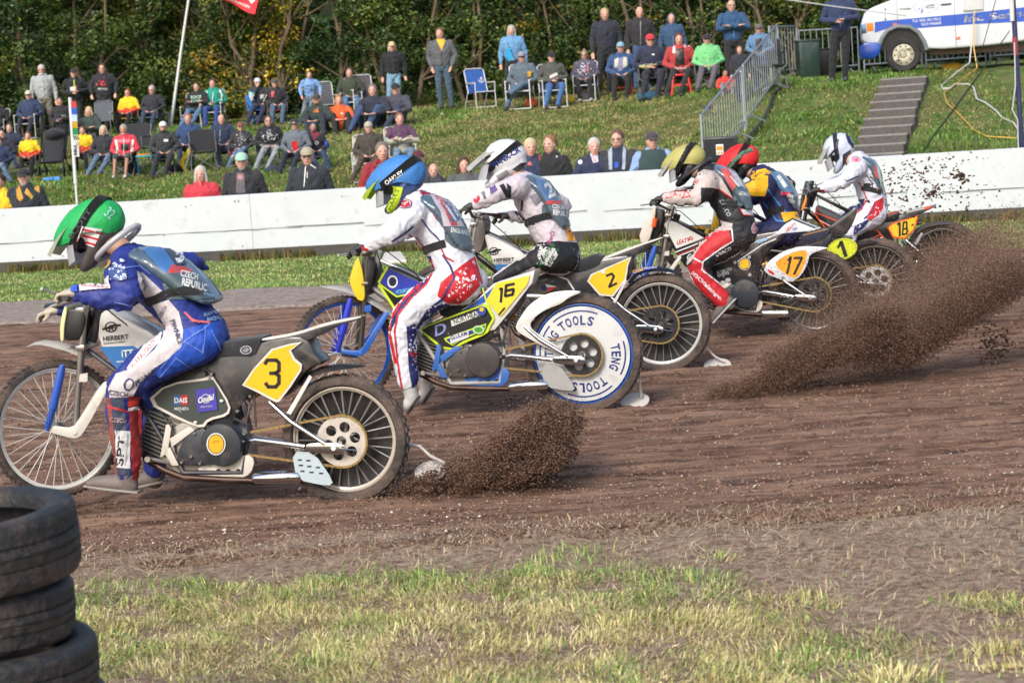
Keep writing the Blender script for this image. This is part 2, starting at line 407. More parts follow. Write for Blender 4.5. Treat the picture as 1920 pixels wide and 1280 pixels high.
GREEN = [(108, 144, 62), (134, 166, 84), (84, 118, 50), (168, 182, 112)]; STRAW = [(190, 178, 126), (210, 198, 150), (170, 152, 106), (160, 164, 96)]
r = np.random.default_rng(3); N = 170000
x = r.uniform(-2.5, 2.7, N); y = r.uniform(6.35, 9.25, N)
# cover map on the ground: meadow on the left, worn soil on the right with tufts
edge = 8.80-.10*np.sin(x*1.7)-.1*np.clip(x-.1, 0, 1)
nz = vnoise(x, y, 2.2)+.5*vnoise(x, y, 6., 4)
cov = np.clip((edge-y)*3.+nz*1.0, 0, 1)*np.clip(.8+1.5*vnoise(x, y, 4.2, 31), .12, 1)
xb = .22+(8.9-y)*.42; worn = np.clip((x-xb+.3*nz)*3.2, 0, 1); cov *= 1-worn*.985
def tuft(px, py, rad, k=1.):
    g_ = ground(px, py); return k*np.exp(-(((x-g_.x)/rad)**2+((y-g_.y)/(rad*.55))**2))
for px, py, rad in ((1500, 1125, .13), (1420, 1130, .12), (1360, 1050, .06), (1840, 1125, .16), (1900, 1140, .15), (1870, 1220, .13), (1910, 1250, .12), (1380, 1160, .13), (1300, 1130, .09), (1440, 1240, .15), (1340, 1200, .15), (1250, 1200, .16), (1550, 1140, .06), (1900, 1180, .1)):
    cov = np.maximum(cov, tuft(px, py, rad))
keep = r.uniform(0, 1, N) < cov**1.3; x = x[keep]; y = y[keep]; nz2 = vnoise(x, y, 1.4, 9)+.6*vnoise(x, y, 5, 2); N = len(x)
gfrac = np.clip(.48+nz2*1.3+np.where(x > 0, .12, 0), .05, .95)
gfrac = np.clip(gfrac-.04+.35*np.clip((y-8.4)*2, -1, 1), .05, .95); isg = r.uniform(0, 1, N) < gfrac; cols = np.where(isg[:, None], pick(r, N, GREEN), pick(r, N, STRAW))
cols *= np.where(isg, 1.12, 1.2)[:, None]; hh = r.uniform(.012, .046, N)*np.where(r.uniform(0, 1, N) < .04, 1.7, 1.)*(1+1.1*np.clip(vnoise(x, y, 3.5, 12), -.5, .7))
blades('infield_grass', np.stack([x, y, np.zeros(N)+.0], 1), hh, r.uniform(.0013, .0032, N), cols, 1.5, 'long green and straw coloured grass in the foreground', 5)
N = 2600; cx_ = r.uniform(-2.4, 1.6, 70); cy_ = np.where(r.uniform(0, 1, 70) < .5, r.uniform(8.3, 8.95, 70), r.uniform(6.6, 8.6, 70)); k_ = r.integers(0, 70, N)
x = cx_[k_]+r.normal(0, .07, N); y = cy_[k_]+r.normal(0, .05, N); k = x < .35+(8.9-y)*.42; x = x[k]; y = y[k]; N = len(x)
blades('grass_tufts', np.stack([x, y, np.zeros(N)], 1), r.uniform(.03, .075, N), r.uniform(.0014, .0028, N), pick(r, N, [(124, 158, 66), (150, 178, 86), (104, 136, 56), (184, 192, 120)]), .8, 'fresh green tufts standing out of the foreground grass', 15)
# dead stalks lying on the bare soil
N = 22000; x = r.uniform(-2.6, 2.8, N); y = r.uniform(6.8, 9.6, N)
blades('dry_stalks', np.stack([x, y, np.full(N, .012)], 1), r.uniform(.015, .045, N), r.uniform(.001, .0022, N), pick(r, N, [(190, 172, 140), (156, 134, 108), (126, 102, 86)]), 4.0, 'dead straw scattered on the bare soil edge', 6)
# verge turf (mown) and long weeds at the wall foot
N = 80000; x = r.uniform(-7.4, 6.8, N); y0_ = 24.75-(x+6.)*.19+.15*vnoise(x, x*0+5, 1.2); y = y0_+(r.uniform(0, 1, N)**1.15)*(wally(x)-y0_)
nz2 = vnoise(x, y, .8, 3)+.5*vnoise(x, y, 3., 5); cols = np.where((r.uniform(0, 1, N) < .75+nz2*.4)[:, None], pick(r, N, GREEN), pick(r, N, STRAW))*.95
blades('verge_grass', np.stack([x, y, np.zeros(N)], 1), r.uniform(.015, .042, N), r.uniform(.003, .006, N), cols, .8, 'short mown grass between the track and the white wall', 8)
N = 5200; x = r.uniform(-7.4, 6.6, N); y = wally(x)-.04-np.abs(r.normal(0, .1, N))
k = vnoise(x, y, 1.3, 8) > -.12; x = x[k]; y = y[k]; N = len(x)
blades('wall_foot_weeds', np.stack([x, y, np.zeros(N)], 1), r.uniform(.06, .2, N), r.uniform(.004, .009, N), pick(r, N, [(92, 96, 44), (110, 104, 56), (70, 82, 34), (120, 90, 60)]), .5, 'dark weeds along the foot of the white wall', 9)
# bank grass
N = 150000; x = r.uniform(-9, 9.5, N); y = wally(x)+1.2+(r.uniform(0, 1, N)**1.1)*(48.5-wally(x)-1.2)
st = on_hill(1650, 290); st2 = on_hill(1700, 152)
def on_steps(x, y):
    t = (y-st.y)/(st2.y-st.y); c = st.x+(st2.x-st.x)*t; return (np.abs(x-c) < .5) & (t > -.6) & (t < 1.02)
k = ~on_steps(x, y); x = x[k]; y = y[k]; N = len(x)
nz2 = vnoise(x, y, .45, 3)+.7*vnoise(x, y, 1.5, 5)
mfr = np.clip(.72+nz2*.8-np.where((x > -3) & (x < 3.5), .42, 0), .04, .99)
cols = np.where((r.uniform(0, 1, N) < mfr)[:, None], pick(r, N, [(88, 124, 48), (106, 142, 62), (72, 104, 40), (132, 152, 80)]), pick(r, N, [(176, 162, 112), (156, 140, 94), (134, 114, 80), (146, 146, 86)]))*.95
z = np.array([hz(a, b) for a, b in zip(x, y)])
blades('bank_grass', np.stack([x, y, z-.01], 1), r.uniform(.03, .085, N)*(1+np.clip(nz2, -.3, .6)), r.uniform(.006, .013, N), cols, 1.1, 'rough patchy grass covering the spectator bank', 11)
# ---- loose stones and clods on the track
def crumbs(name, P, size, col, label, seed=1):
    r = np.random.default_rng(seed); N = len(P); v = r.normal(0, 1, (N, 4, 3)); v /= np.linalg.norm(v, axis=2)[..., None]
    base = np.array([(1, 1, 1), (-1, -1, 1), (-1, 1, -1), (1, -1, -1)], float)*.75; v = (base[None]+v*.45)*size[:, None, None]*np.array([1.35, 1, 1.0])+P[:, None, :]
    f = (np.arange(N)[:, None, None]*4+np.array([(0, 1, 2), (0, 3, 1), (0, 2, 3), (1, 3, 2)])[None]).reshape(-1, 3)
    o = mesh_np(name, v.reshape(-1, 3), f, m_blade, attr=np.repeat(np.concatenate([col, np.ones((N, 1))], 1), 4, 0)); tag(o, label, 'dirt', kind='stuff'); return o
def debris(name, P, size, col, label, seed=1, cat='stones', flat=.7):
    r = np.random.default_rng(seed); N = len(P); base = np.array([(1, 0, 0), (-1, 0, 0), (0, 1, 0), (0, -1, 0), (0, 0, 1), (0, 0, -1)], float)*np.array([1, 1, flat])
    ang = r.uniform(0, 6.28, N); ca, sa = np.cos(ang), np.sin(ang); tl = r.uniform(-.6, .6, N)
    v = base[None]*size[:, None, None]*r.uniform(.6, 1.35, (N, 6, 1))
    vx = v[..., 0]*ca[:, None]-v[..., 1]*sa[:, None]; vy = v[..., 0]*sa[:, None]+v[..., 1]*ca[:, None]; vz = v[..., 2]+vx*tl[:, None]
    v = np.stack([vx, vy, vz], -1)+P[:, None, :]
    f0 = np.array([(0, 2, 4), (2, 1, 4), (1, 3, 4), (3, 0, 4), (2, 0, 5), (1, 2, 5), (3, 1, 5), (0, 3, 5)])
    f = (np.arange(N)[:, None, None]*6+f0[None]).reshape(-1, 3)
    c = np.repeat(np.concatenate([col, np.ones((N, 1))], 1), 6, 0)
    o = mesh_np(name, v.reshape(-1, 3), f, m_blade, attr=c); tag(o, label, cat, kind='stuff'); return o
N = 5200; x = r.uniform(-2.8, 3.2, N); y = 9.35+np.abs(r.normal(0, .45, N)); y = np.where(r.uniform(0, 1, N) < .25, r.uniform(9.2, 15, N), y)
debris('loose_stones', np.stack([x, y, np.full(N, .012)], 1), np.where(r.uniform(0, 1, N) < .05, r.uniform(.007, .014, N), r.uniform(.0016, .006, N)), pick(r, N, [(200, 190, 182), (160, 146, 136), (178, 168, 158), (120, 100, 90)]), 'pale stones lying in the track dirt', 3)
N = 26000; y = 9.2+(r.uniform(0, 1, N)**1.6)*9; x = r.uniform(-.26, .27, N)*y
debris('dirt_clods', np.stack([x, y, np.array([rut(a, b) for a, b in zip(x, y)])+.008], 1), r.uniform(.003, .012, N)*(1+(y-9)*.05), pick(r, N, [(108, 84, 66), (90, 68, 54), (140, 112, 92)]), 'brown clods loose on the track', 4, 'dirt')
# ---- white boundary wall
m_wall = M('white_wall_paint', (214, 220, 224), .8, var=.10, scale=3, bump=.3, bscale=12)
def wall_mat():
    m = m_wall; n = m.node_tree.nodes; l = m.node_tree.links; b = n['Principled BSDF']; src = b.inputs['Base Color'].links[0].from_socket
    tc = n.new('ShaderNodeTexCoord'); mp = n.new('ShaderNodeMapping'); mp.inputs['Scale'].default_value = (1.2, 1, 14); l.new(tc.outputs['Object'], mp.inputs[0])
    nz = n.new('ShaderNodeTexNoise'); nz.inputs['Scale'].default_value = 3; nz.inputs['Detail'].default_value = 9; nz.inputs['Roughness'].default_value = .75; l.new(tc.outputs['Object'], nz.inputs['Vector'])
    r = n.new('ShaderNodeMapRange'); r.inputs['From Min'].default_value = .54; r.inputs['From Max'].default_value = .74; r.inputs['To Max'].default_value = .55; l.new(nz.outputs['Fac'], r.inputs[0])
    mx = n.new('ShaderNodeMix'); mx.data_type = 'RGBA'; l.new(r.outputs[0], mx.inputs[0]); l.new(src, mx.inputs[6]); mx.inputs[7].default_value = lin((150, 148, 140))+(1,); l.new(mx.outputs[2], b.inputs['Base Color'])
wall_mat()
W0 = Vector((-9.5, wally(-9.5), 0)); W1 = Vector((9.5, wally(9.5), 0)); wt = (W1-W0).normalized(); wn = Vector((-wt.y, wt.x, 0)); wr = Matrix.Rotation(math.atan2(wt.y, wt.x), 3, 'Z')
wall = empty('boundary_wall', W0, 'long low white painted concrete wall along the outside of the track', 'wall')
m_base = M('wall_base_concrete', (84, 82, 78), .9, var=.35, scale=3, bump=.6, dirt=.3)
bm = bmesh.new(); L_ = (W1-W0).length
box(bm, (W0+W1)/2+V(0, 0, .07)+wn*.06, (L_, .16, .16), wr); link(bm, 'base', m_base, wall, smooth=False)
k = 0; a = 0.
while a < L_:
    b_ = min(L_, a+6.2+.9*((k*7) % 3))
    bm = bmesh.new(); c = W0+wt*(a+b_)/2+V(0, 0, .15+.375)+wn*.06
    box(bm, c+wn*.003*((k*5) % 3), (b_-a-.001, .14, .75), wr, bevel=.004); link(bm, 'panel', m_wall, wall, smooth=False); a = b_; k += 1
bm = bmesh.new(); r2 = random.Random(4)
for i in range(16):
    a = 1.2+i*1.1; z = .42+r2.uniform(-.03, .03); p = [W0+wt*(a+j*.22)+V(0, 0, z+r2.uniform(-.006, .006))-wn*.0225 for j in range(r2.randint(4, 8))]
    tube(bm, p, [r2.uniform(.002, .006) for _ in p], 5)
link(bm, 'scrape_mark', C((86, 90, 92), 'plastic'), wall)
bm = bmesh.new()
for i in range(70):
    a = r2.uniform(1, 18); z = r2.choice([.8, .82, .2, r2.uniform(.2, .85)]); c = W0+wt*a+V(0, 0, z)-wn*.022; s = r2.uniform(.004, .016); box(bm, c, (s, .004, s*r2.uniform(.4, 2)), wr)
link(bm, 'chip', C((120, 116, 108), 'plastic'), wall)
# ---- steps up the bank
steps = empty('concrete_steps', st, 'worn grey concrete steps climbing the bank below the van', 'steps')
m_step = M('step_concrete', (104, 101, 98), .95, var=.3, scale=18, bump=.9, bscale=70, dirt=.5)
m_nose = M('step_nosing', (152, 150, 146), .95, var=.25, scale=18, bump=.6, dirt=.25); n_st = 12; s0 = st-(st2-st)*.35; s0.z = hill(s0.x, s0.y); tv = (st2-s0); ang = math.atan2(tv.y, tv.x)-math.pi/2
for i in range(n_st):
    p = s0+tv*(i/n_st); q = s0+tv*((i+1)/n_st); z0 = hill(p.x, p.y); z1 = hill(q.x, q.y)+.03; bm = bmesh.new(); r_ = random.Random(i)
    box(bm, ((p.x+q.x)/2, (p.y+q.y)/2, (z0+z1)/2-.05), (.84+r_.uniform(-.06, .06), (q-p).length+.12, z1-z0+.12), ang, bevel=.012)
    link(bm, 'step', m_step, steps, smooth=False)
    bm = bmesh.new(); Rz_ = Matrix.Rotation(ang, 3, 'Z'); box(bm, V(q.x, q.y, z1+.02)*0+V(p.x, p.y, z1+.015)+Rz_@V(0, .02, 0), (.86+r_.uniform(-.05, .05), .09, .035), ang+r_.uniform(-.01, .01), bevel=.01); link(bm, 'kerb', m_nose, steps, smooth=False)
# ============================================================ MOTORCYCLES
class Bike:
    def __init__(s, c):
        s.c = c; s.yaw = R(c.get('yaw', 12)); g = ground(*c['contact']); s.g = g
        s.head = Vector((-math.cos(s.yaw), math.sin(s.yaw), 0)); s.lat = Vector((-math.sin(s.yaw), -math.cos(s.yaw), 0))
        s.ra = s.P(*c['rear']); s.fa = s.P(*c['front']); s.eu = (s.fa-s.ra); s.W = s.eu.length; s.eu.normalize()
        s.ev = s.eu.cross(s.lat); s.ev = s.ev if s.ev.z > 0 else -s.ev; s.ev.normalize()
        s.px = F/s.g.y            # photo pixels per metre here
    def P(s, px, py, w=0.):
        d = ray(px, py); n = s.lat; o = s.g+n*w; t = (o-CAM).dot(n)/d.dot(n); return CAM+d*t
    def uvw(s, p):
        q = p-s.ra; return q.dot(s.eu), q.dot(s.ev), q.dot(s.lat)
    def L(s, u, v, w): k = s.W/B3W if B3W else 1; return s.ra+s.eu*u*k+s.ev*v*k+s.lat*w
    def Q(s, px, py, w=0.):     # design point read off machine 3, carried over to this machine
        if s is B3 or B3 is None: return s.P(px, py, w)
        p = B3.P(px, py, w); u, v, ww = B3.uvw(p); return s.L(u, v, ww)
    def mirror(s, p): return p-s.lat*2*(p-s.g).dot(s.lat)
    def plane(s, w, lift=.0015): return lambda px, py, li: s.P(px, py, w+lift*(li+1))
B3 = None; B3W = None
def wheel(bk, name, c, R_, sec, yaw_extra, rimc, tyrec, spokes, knob, lean=0, spoke_r=.003, disc=None):
    """spoked wheel: rim > tyre, spokes, hub"""
    a = Matrix.Rotation(yaw_extra, 3, 'Z')@bk.lat; hd = Matrix.Rotation(yaw_extra, 3, 'Z')@bk.head; up = Vector((0, 0, 1))
    if lean: up = (Matrix.Rotation(lean, 3, hd)@up); a = (Matrix.Rotation(lean, 3, hd)@a)
    pt = lambda r, t, w: c+(hd*math.cos(t)+up*math.sin(t))*r+a*w
    n = 72; rim_r = R_-sec*1.28
    def rev(bm, prof, mi=0, closed=True):
        rings = [[bm.verts.new(pt(r, 2*math.pi*i/n, w)) for r, w in prof] for i in range(n)]
        m = len(prof)
        for i in range(n):
            for j in range(m if closed else m-1):
                f = bm.faces.new((rings[i][j], rings[i][(j+1) % m], rings[(i+1) % n][(j+1) % m], rings[(i+1) % n][j])); f.material_index = mi
    bm = bmesh.new(); h = sec*.42
    rev(bm, [(rim_r+.012, -h), (rim_r+.012, h), (rim_r-.001, h+.002), (rim_r-.004, h-.008), (rim_r-.014, h*.45), (rim_r-.014, -h*.45), (rim_r-.004, -h+.008), (rim_r-.001, -h-.002)])
    bmesh.ops.recalc_face_normals(bm, faces=bm.faces)
    rim = link(bm, name, rimc, bk.root)
    bm = bmesh.new(); T = sec*.78; prof = [(rim_r+.002, h-.004), (rim_r+.25*(R_-rim_r), T*.93), (rim_r+.55*(R_-rim_r), T), (rim_r+.82*(R_-rim_r), T*.84), (R_-.006, T*.5), (R_, 0)]
    prof = prof+[(r, -w_) for r, w_ in prof[-2::-1]]; rev(bm, prof)
    bmesh.ops.recalc_face_normals(bm, faces=bm.faces)
    nk = int(2*math.pi*R_/knob[0]); rr = random.Random(5)
    for i in range(nk):
        t0 = 2*math.pi*i/nk; dt = knob[0]/R_*.30; kh = knob[1]
        for j, (w0, w1) in enumerate(((-.98, -.62), (-.5, -.08), (.08, .5), (.62, .98))):
            o = t0+(dt if j in (1, 2) else 0); r0 = R_-.004-(.022 if j in (0, 3) else .004); r1 = R_+kh-(.020 if j in (0, 3) else 0)
            A = [bm.verts.new(pt(r0, o-dt, T*w0)), bm.verts.new(pt(r0, o+dt, T*w0)), bm.verts.new(pt(r0, o+dt, T*w1)), bm.verts.new(pt(r0, o-dt, T*w1))]
            B = [bm.verts.new(pt(r1, o-dt*.8, T*w0*.97)), bm.verts.new(pt(r1, o+dt*.8, T*w0*.97)), bm.verts.new(pt(r1, o+dt*.8, T*w1*.97)), bm.verts.new(pt(r1, o-dt*.8, T*w1*.97))]
            bm.faces.new(B)
            for q in range(4): bm.faces.new((A[q], A[(q+1) % 4], B[(q+1) % 4], B[q]))
    link(bm, 'tyre', tyrec, rim)
    if name == 'rear_wheel' and spokes == 28 and bk.c.get('backdisc', True) and not bk.c.get('disc'):
        bm = bmesh.new(); k = 48; c0 = bm.verts.new(pt(0, 0, -.06)); rg_ = [bm.verts.new(pt(rim_r-.008, 2*math.pi*i/k, -.03)) for i in range(k)]
        for i in range(k): bm.faces.new((c0, rg_[i], rg_[(i+1) % k]))
        link(bm, 'dust_disc', C((40, 38, 38), 'plastic', .35), rim)
    bm = bmesh.new(); hr = .028
    for i in range(spokes):
        t = 2*math.pi*i/spokes; sgn = 1 if i % 2 else -1; lean_ = .55 if (i//2) % 2 else -.55
        tube(bm, [pt(hr, t+lean_, sgn*.032), pt(rim_r-.006, t, sgn*.006)], spoke_r, 5)
    link(bm, 'spokes', C((205, 203, 196) if name == 'front_wheel' else (132, 128, 124), 'plastic'), rim)
    bm = bmesh.new(); tube(bm, [pt(0, 0, -.05), pt(0, 0, -.035), pt(0, 0, .035), pt(0, 0, .05)], [.022, .034, .034, .022], 16); tube(bm, [pt(0, 0, -.1), pt(0, 0, .1)], .011, 10)
    link(bm, 'hub', C((150, 150, 150), 'metal'), rim)
    return rim, pt, rim_r
def bike(c):
    global B3, B3W
    bk = Bike(c)
    if c['num'] == '3': B3 = bk; B3W = bk.W
    bk.root = empty('motorcycle', bk.g, c['label'], 'motorcycle', 'racing motorcycles'); rt = bk.root
    P, Q, lat = bk.P, bk.Q, bk.lat; dk = c.get('dirt', .35)
    alu = C((196, 196, 192), 'metal', .3); dirty_alu = M('dirty_aluminium', (168, 162, 152), .5, metal=.5, var=.2, dirt=.5); blk = C((34, 35, 38), 'plastic', .3); chrome = M('chrome', (225, 228, 232), .12, metal=1, var=.05, scale=5, dirt=.15)
    linkc = C(c.get('linkc', (214, 210, 200)), 'paint', .3); gold = M('chain_gold', (176, 148, 92), .45, metal=.55, var=.3, scale=60, dirt=.2)
    tyre = M('tyre_rubber', (62, 57, 54), .85, var=.35, scale=11, bump=.5, bscale=60, dirt=.75)
    # wheels
    rr_ = bk.ra.z+.012; fy = R(c.get('fyaw', -10))
    wheel(bk, 'front_wheel', bk.fa, c.get('fr', .335*bk.W/B3W), .034, fy, C(c['rim'], 'paint', .2), tyre, 36, (.032, .006), lean=R(c.get('flean', 0)), spoke_r=.0024)
    rim, pt, rim_r = wheel(bk, 'rear_wheel', bk.ra, rr_, .052, 0, C(c.get('rrim', c['rim']), 'paint', .3), tyre, 28, (.05, .002), spoke_r=.0042)
    # sprocket on the near side
    sr = c.get('sr', 48/379.); bm = bmesh.new(); so = .075; n = 60
    sc = C(c.get('sprc', (200, 192, 180)), 'plastic', .35)
    for i in range(n):
        t0, t1 = 2*math.pi*i/n, 2*math.pi*(i+1)/n
        for r0, r1 in ((sr*.8, sr), (sr*.2, sr*.34)):
            prism(bm, [pt(r0, t0, so), pt(r1, t0, so), pt(r1, t1, so), pt(r0, t1, so)], -lat*.006)
    for i in range(6):
        t = 2*math.pi*i/6+.3; hr, rh = .57, .215; L_, R__ = [], []
        for k in range(9):
            a = math.pi*(-.5+k/8.)     # along the side of each neighbouring hole that faces this web
            for sgn, out_ in ((-1, L_), (1, R__)):
                hc_ = t+sgn*math.pi/6; x = hr+rh*math.sin(a); y = rh*math.cos(a)*(-sgn); out_.append((math.hypot(x, y)*sr, hc_+math.atan2(y, x)))
        poly_ = [(sr*.3, t-math.pi/6)]+L_+[(sr*.82, t-math.pi/6), (sr*.82, t), (sr*.82, t+math.pi/6)]+R__[::-1]+[(sr*.3, t+math.pi/6), (sr*.3, t)]
        prism(bm, [pt(a_, b_, so-.0005) for a_, b_ in poly_], -lat*.005)
    link(bm, 'sprocket', sc, rim, smooth=False)
    if c.get('disc'):
        bm = bmesh.new(); k = 48
        for sg in (1, -1):
            cc = bm.verts.new(pt(0, 0, .052*sg)); ring = [bm.verts.new(pt(rim_r-.01, 2*math.pi*i/k, .03*sg)) for i in range(k)]
            for i in range(k): bm.faces.new((cc, ring[i], ring[(i+1) % k]))
        dsc = link(bm, 'wheel_disc', M('disc_cover', (214, 216, 214), .5, var=.1, scale=3, dirt=.32), rim)
        navy = C((34, 52, 120), 'plastic'); it = []
        def radial(word, t_mid, span, r_, h):
            out = []; m = len(word)
            for i, ch in enumerate(word):
                t = t_mid+span*(i-(m-1)/2)/m*1.0
                out.append((ch, t, r_, span/m*.78*r_, h))
            return out
        def put(px, py, li):  # px = arc metres*1000, py = radius mm
            t = px/1000.; r_ = py/1000.; wv = .052+(.03-.052)*r_/(rim_r-.01)+.002+.0006*li; return pt(r_, t, wv)
        sh = []
        rA, rH = rim_r*.69, rim_r*.19
        for word, t_mid, span, fl in (('TENG', R(188), R(46), 1), ('TOOLS', R(262), R(64), 1), ('TENG', R(20), R(46), 1), ('TOOLS', R(82), R(64), 1)):
            for ch, t, r_, wdt, h in radial(word, t_mid, span, rA, rH):
                for pl in s_text(ch, 0, 0, wdt, h, bold=.03):
                    # local x to the right (clockwise), y outwards
                    sh.append([((t+(x_)/rA)*1000., (rA-y_)*1000.) for x_, y_ in pl])
            for k_ in range(10):
                a0 = t_mid+span*.5-span*k_/10; a1 = a0-span/10
                sh.append([(a0*1000, rim_r*860), (a1*1000, rim_r*860), (a1*1000, rim_r*890), (a0*1000, rim_r*890)])
        # headings run clockwise seen from the near side
        hh = sh
        lay('lettering', [(hh, navy)], put, dsc, step=0, base=rt.location)
    # chain: from engine sprocket round the rear one
    bm = bmesh.new(); ec = Q(440, 832, so); r1 = .045; cpts = []
    rc = lambda c0, r, t: c0+(bk.eu*math.cos(t)+bk.ev*math.sin(t))*r
    hubc = bk.ra+lat*so
    for i in range(15): cpts.append(rc(hubc, sr+.004, math.pi*.5+math.pi*i/14))
    for i in range(9): cpts.append(rc(ec, r1, -math.pi*.5+math.pi*i/8))
    cpts.append(cpts[0]); dense = []
    for i in range(len(cpts)-1):
        m = max(1, int((cpts[i+1]-cpts[i]).length/.016))
        for k in range(m): dense.append(cpts[i].lerp(cpts[i+1], k/m))
    for i in range(len(dense)):
        a_, b_ = dense[i], dense[(i+1) % len(dense)]; mid = (a_+b_)/2; t = (b_-a_); L = t.length
        if L < 1e-5: continue
        t.normalize(); m3 = Matrix((t, lat, t.cross(lat))).transposed(); box(bm, mid, (L*.95, .010 if i % 2 else .016, .011), m3)
    link(bm, 'chain', gold, rt, smooth=False)
    if c.get('guard', True):
        bm = bmesh.new(); g0 = [Q(x, y, .1) for x, y in smoothpoly([(547, 846), (588, 847), (626, 903), (615, 911), (556, 899)], 1)]; prism(bm, g0, -lat*.006)
        o = link(bm, 'chain_guard', C(c.get('guardc', (188, 204, 210)), 'plastic', .2), rt, smooth=False)
        if bk is B3:
            lay('slot', [([s for x, y in ((562, 862), (578, 863), (564, 872), (580, 874), (596, 876), (567, 883), (584, 885), (602, 887)) for s in s_poly([(x-4, y-1.5), (x+4, y-1.5), (x+4, y+1.5), (x-4, y+1.5)])], blk)], lambda a, b, l: Q(a, b, .1015), o, 0, rt.location)
    # swingarm with axle plates and stays both sides
    bm = bmesh.new()
    for sg in (1, -1):
        w_ = lambda v: v*sg
        tube(bm, [Q(460, 828, w_(.075)), Q(480, 824, w_(.1)), Q(572, 837, w_(.115))], [.014, .019, .015], 10)
        tube(bm, [Q(506, 754, w_(.07)), Q(545, 790, w_(.1)), Q(610, 832, w_(.115))], .0125, 10)
        prism(bm, [Q(x, y, w_(.122)) for x, y in smoothpoly([(572, 834), (585, 830), (644, 831), (648, 845), (640, 853), (600, 850), (574, 845)], 1)], -lat*.012*sg, bevel=.003)
        tube(bm, [Q(625, 840, w_(.11)), Q(625, 840, w_(.135))], .013, 6)
        tube(bm, [Q(636, 841, w_(.128)), Q(668, 844, w_(.128))], .004, 6)
    link(bm, 'swingarm', chrome, rt)
    # frame
    bm = bmesh.new()
    for sg in (1, -1):
        tube(bm, [Q(178, 600, 0), Q(158, 650, .03*sg), Q(225, 700, .06*sg), Q(285, 790, .08*sg), Q(345, 885, .09*sg), Q(455, 885, .08*sg), Q(468, 800, .07*sg), Q(440, 690, .06*sg)], .0145, 8)
        tube(bm, [Q(185, 595, 0), Q(300, 650, .03*sg), Q(430, 680, .06*sg), Q(560, 690, .05*sg)], .012, 8)
    tube(bm, [Q(188, 575, 0), Q(172, 640, 0)], .026, 12)
    link(bm, 'frame', C(c.get('framec', (44, 46, 60)), 'paint', .4), rt)
    # engine
    bm = bmesh.new(); z = .0
    prism(bm, [Q(x, y, .075) for x, y in smoothpoly([(312, 775), (345, 762), (385, 800), (455, 800), (468, 850), (462, 885), (440, 897), (335, 897), (312, 870)], 1)], -lat*.15, bevel=.01)
    prism(bm, [Q(x, y, .095) for x, y in smoothpoly([(308, 842), (330, 790), (378, 800), (350, 812), (336, 860), (318, 870), (302, 862)], 1)], -lat*.02, bevel=.004)
    for x in (404, 427, 446): tube(bm, [Q(x, 884, .073), Q(x, 884, .082)], [.018, .016], 14)
    eng = link(bm, 'engine', C(c.get('engc', (176, 170, 160)), 'plastic', .55), rt)
    bm = bmesh.new()
    for pl in ([(311, 796), (322, 795), (314, 850), (300, 857)], [(318, 822), (355, 799), (365, 806), (322, 838)], [(308, 848), (318, 838), (335, 872), (322, 873)]): prism(bm, [Q(x, y, .118) for x, y in pl], -lat*.01, bevel=.002)
    prism(bm, [Q(x, y, .09) for x, y in smoothpoly([(372, 872), (462, 850), (478, 862), (470, 888), (446, 899), (372, 897)], 1)], -lat*.012, bevel=.002)
    link(bm, 'engine_mount', C(c.get('mountc', (218, 212, 200)), 'plastic', .3), eng, base=rt.location)
    bm = bmesh.new()
    for x in (410, 428, 447): a_ = Q(x, 883, .0905); tube(bm, [a_-lat*.004, a_+lat*.001], .013, 14)
    link(bm, 'mount_hole', C((40, 34, 32), 'plastic'), eng, base=rt.location)
    bm = bmesh.new()
    for i in range(11):
        t = i/10.; a0 = (300+t*-34+18, 842-t*72+12); cx = 262+t*28+20; cy = 848-t*66
        q = [Q(cx-26-4*t, cy-14, .085), Q(cx+24+4*t, cy+9, .085), Q(cx+23+4*t, cy+12, .085), Q(cx-27-4*t, cy-11, .085)]
        prism(bm, q, -lat*.17)
    tube(bm, [Q(285, 850, 0), Q(308, 775, 0)], .06, 12)
    link(bm, 'cylinder', C((104, 102, 98), 'plastic', .3), eng, base=rt.location)
    bm = bmesh.new(); cc = (418, 832)
    c0_ = Q(*cc, .1); tube(bm, [c0_-lat*.04, c0_+lat*.015, c0_+lat*.035, c0_+lat*.042, c0_+lat*.043], [.112, .112, .104, .07, .001], 32)
    prism(bm, [Q(x, y, .118) for x, y in smoothpoly([(388, 800), (352, 812), (330, 850), (334, 872), (392, 874), (420, 862)], 1)], -lat*.05, bevel=.008)
    cl = link(bm, 'clutch_cover', C(c.get('clc', (44, 50, 58)), 'plastic', .35), eng, base=rt.location)
    if c.get('clutch_badge', True) and bk is B3:
        it = [(s_disc(405, 832, 18, 21), C((222, 222, 215), 'plastic')), (s_disc(405, 832, 15.5, 18.5), blk), (s_disc(405, 832, 14, 17), C((246, 178, 30), 'plastic')), (s_text('JAF', 405, 828, 14, 5, 0), C((190, 120, 20), 'plastic'))]
        lay('badge', it, lambda a, b, l: bk.P(a, b, .150+.001*l), cl, 0, rt.location)
    # exhaust
    bm = bmesh.new(); tube(bm, [Q(285, 800, .03), Q(262, 835, .06), Q(275, 862, .1), Q(310, 882, .11), Q(345, 895, .11), Q(420, 899, .1), Q(480, 901, .09)], .017, 10)
    ex = link(bm, 'exhaust', M('burnt_pipe', (74, 54, 46), .4, metal=.6, var=.4, scale=9, dirt=.4), rt)
    bm = bmesh.new(); tube(bm, [Q(474, 897, .09), Q(480, 896, .09), Q(560, 893, .08), Q(566, 893, .08)], [.018, .03, .032, .02], 16); link(bm, 'silencer', chrome, ex, base=rt.location)
    # bolts, hoses and carburettor
    bm = bmesh.new(); rb = random.Random(3)
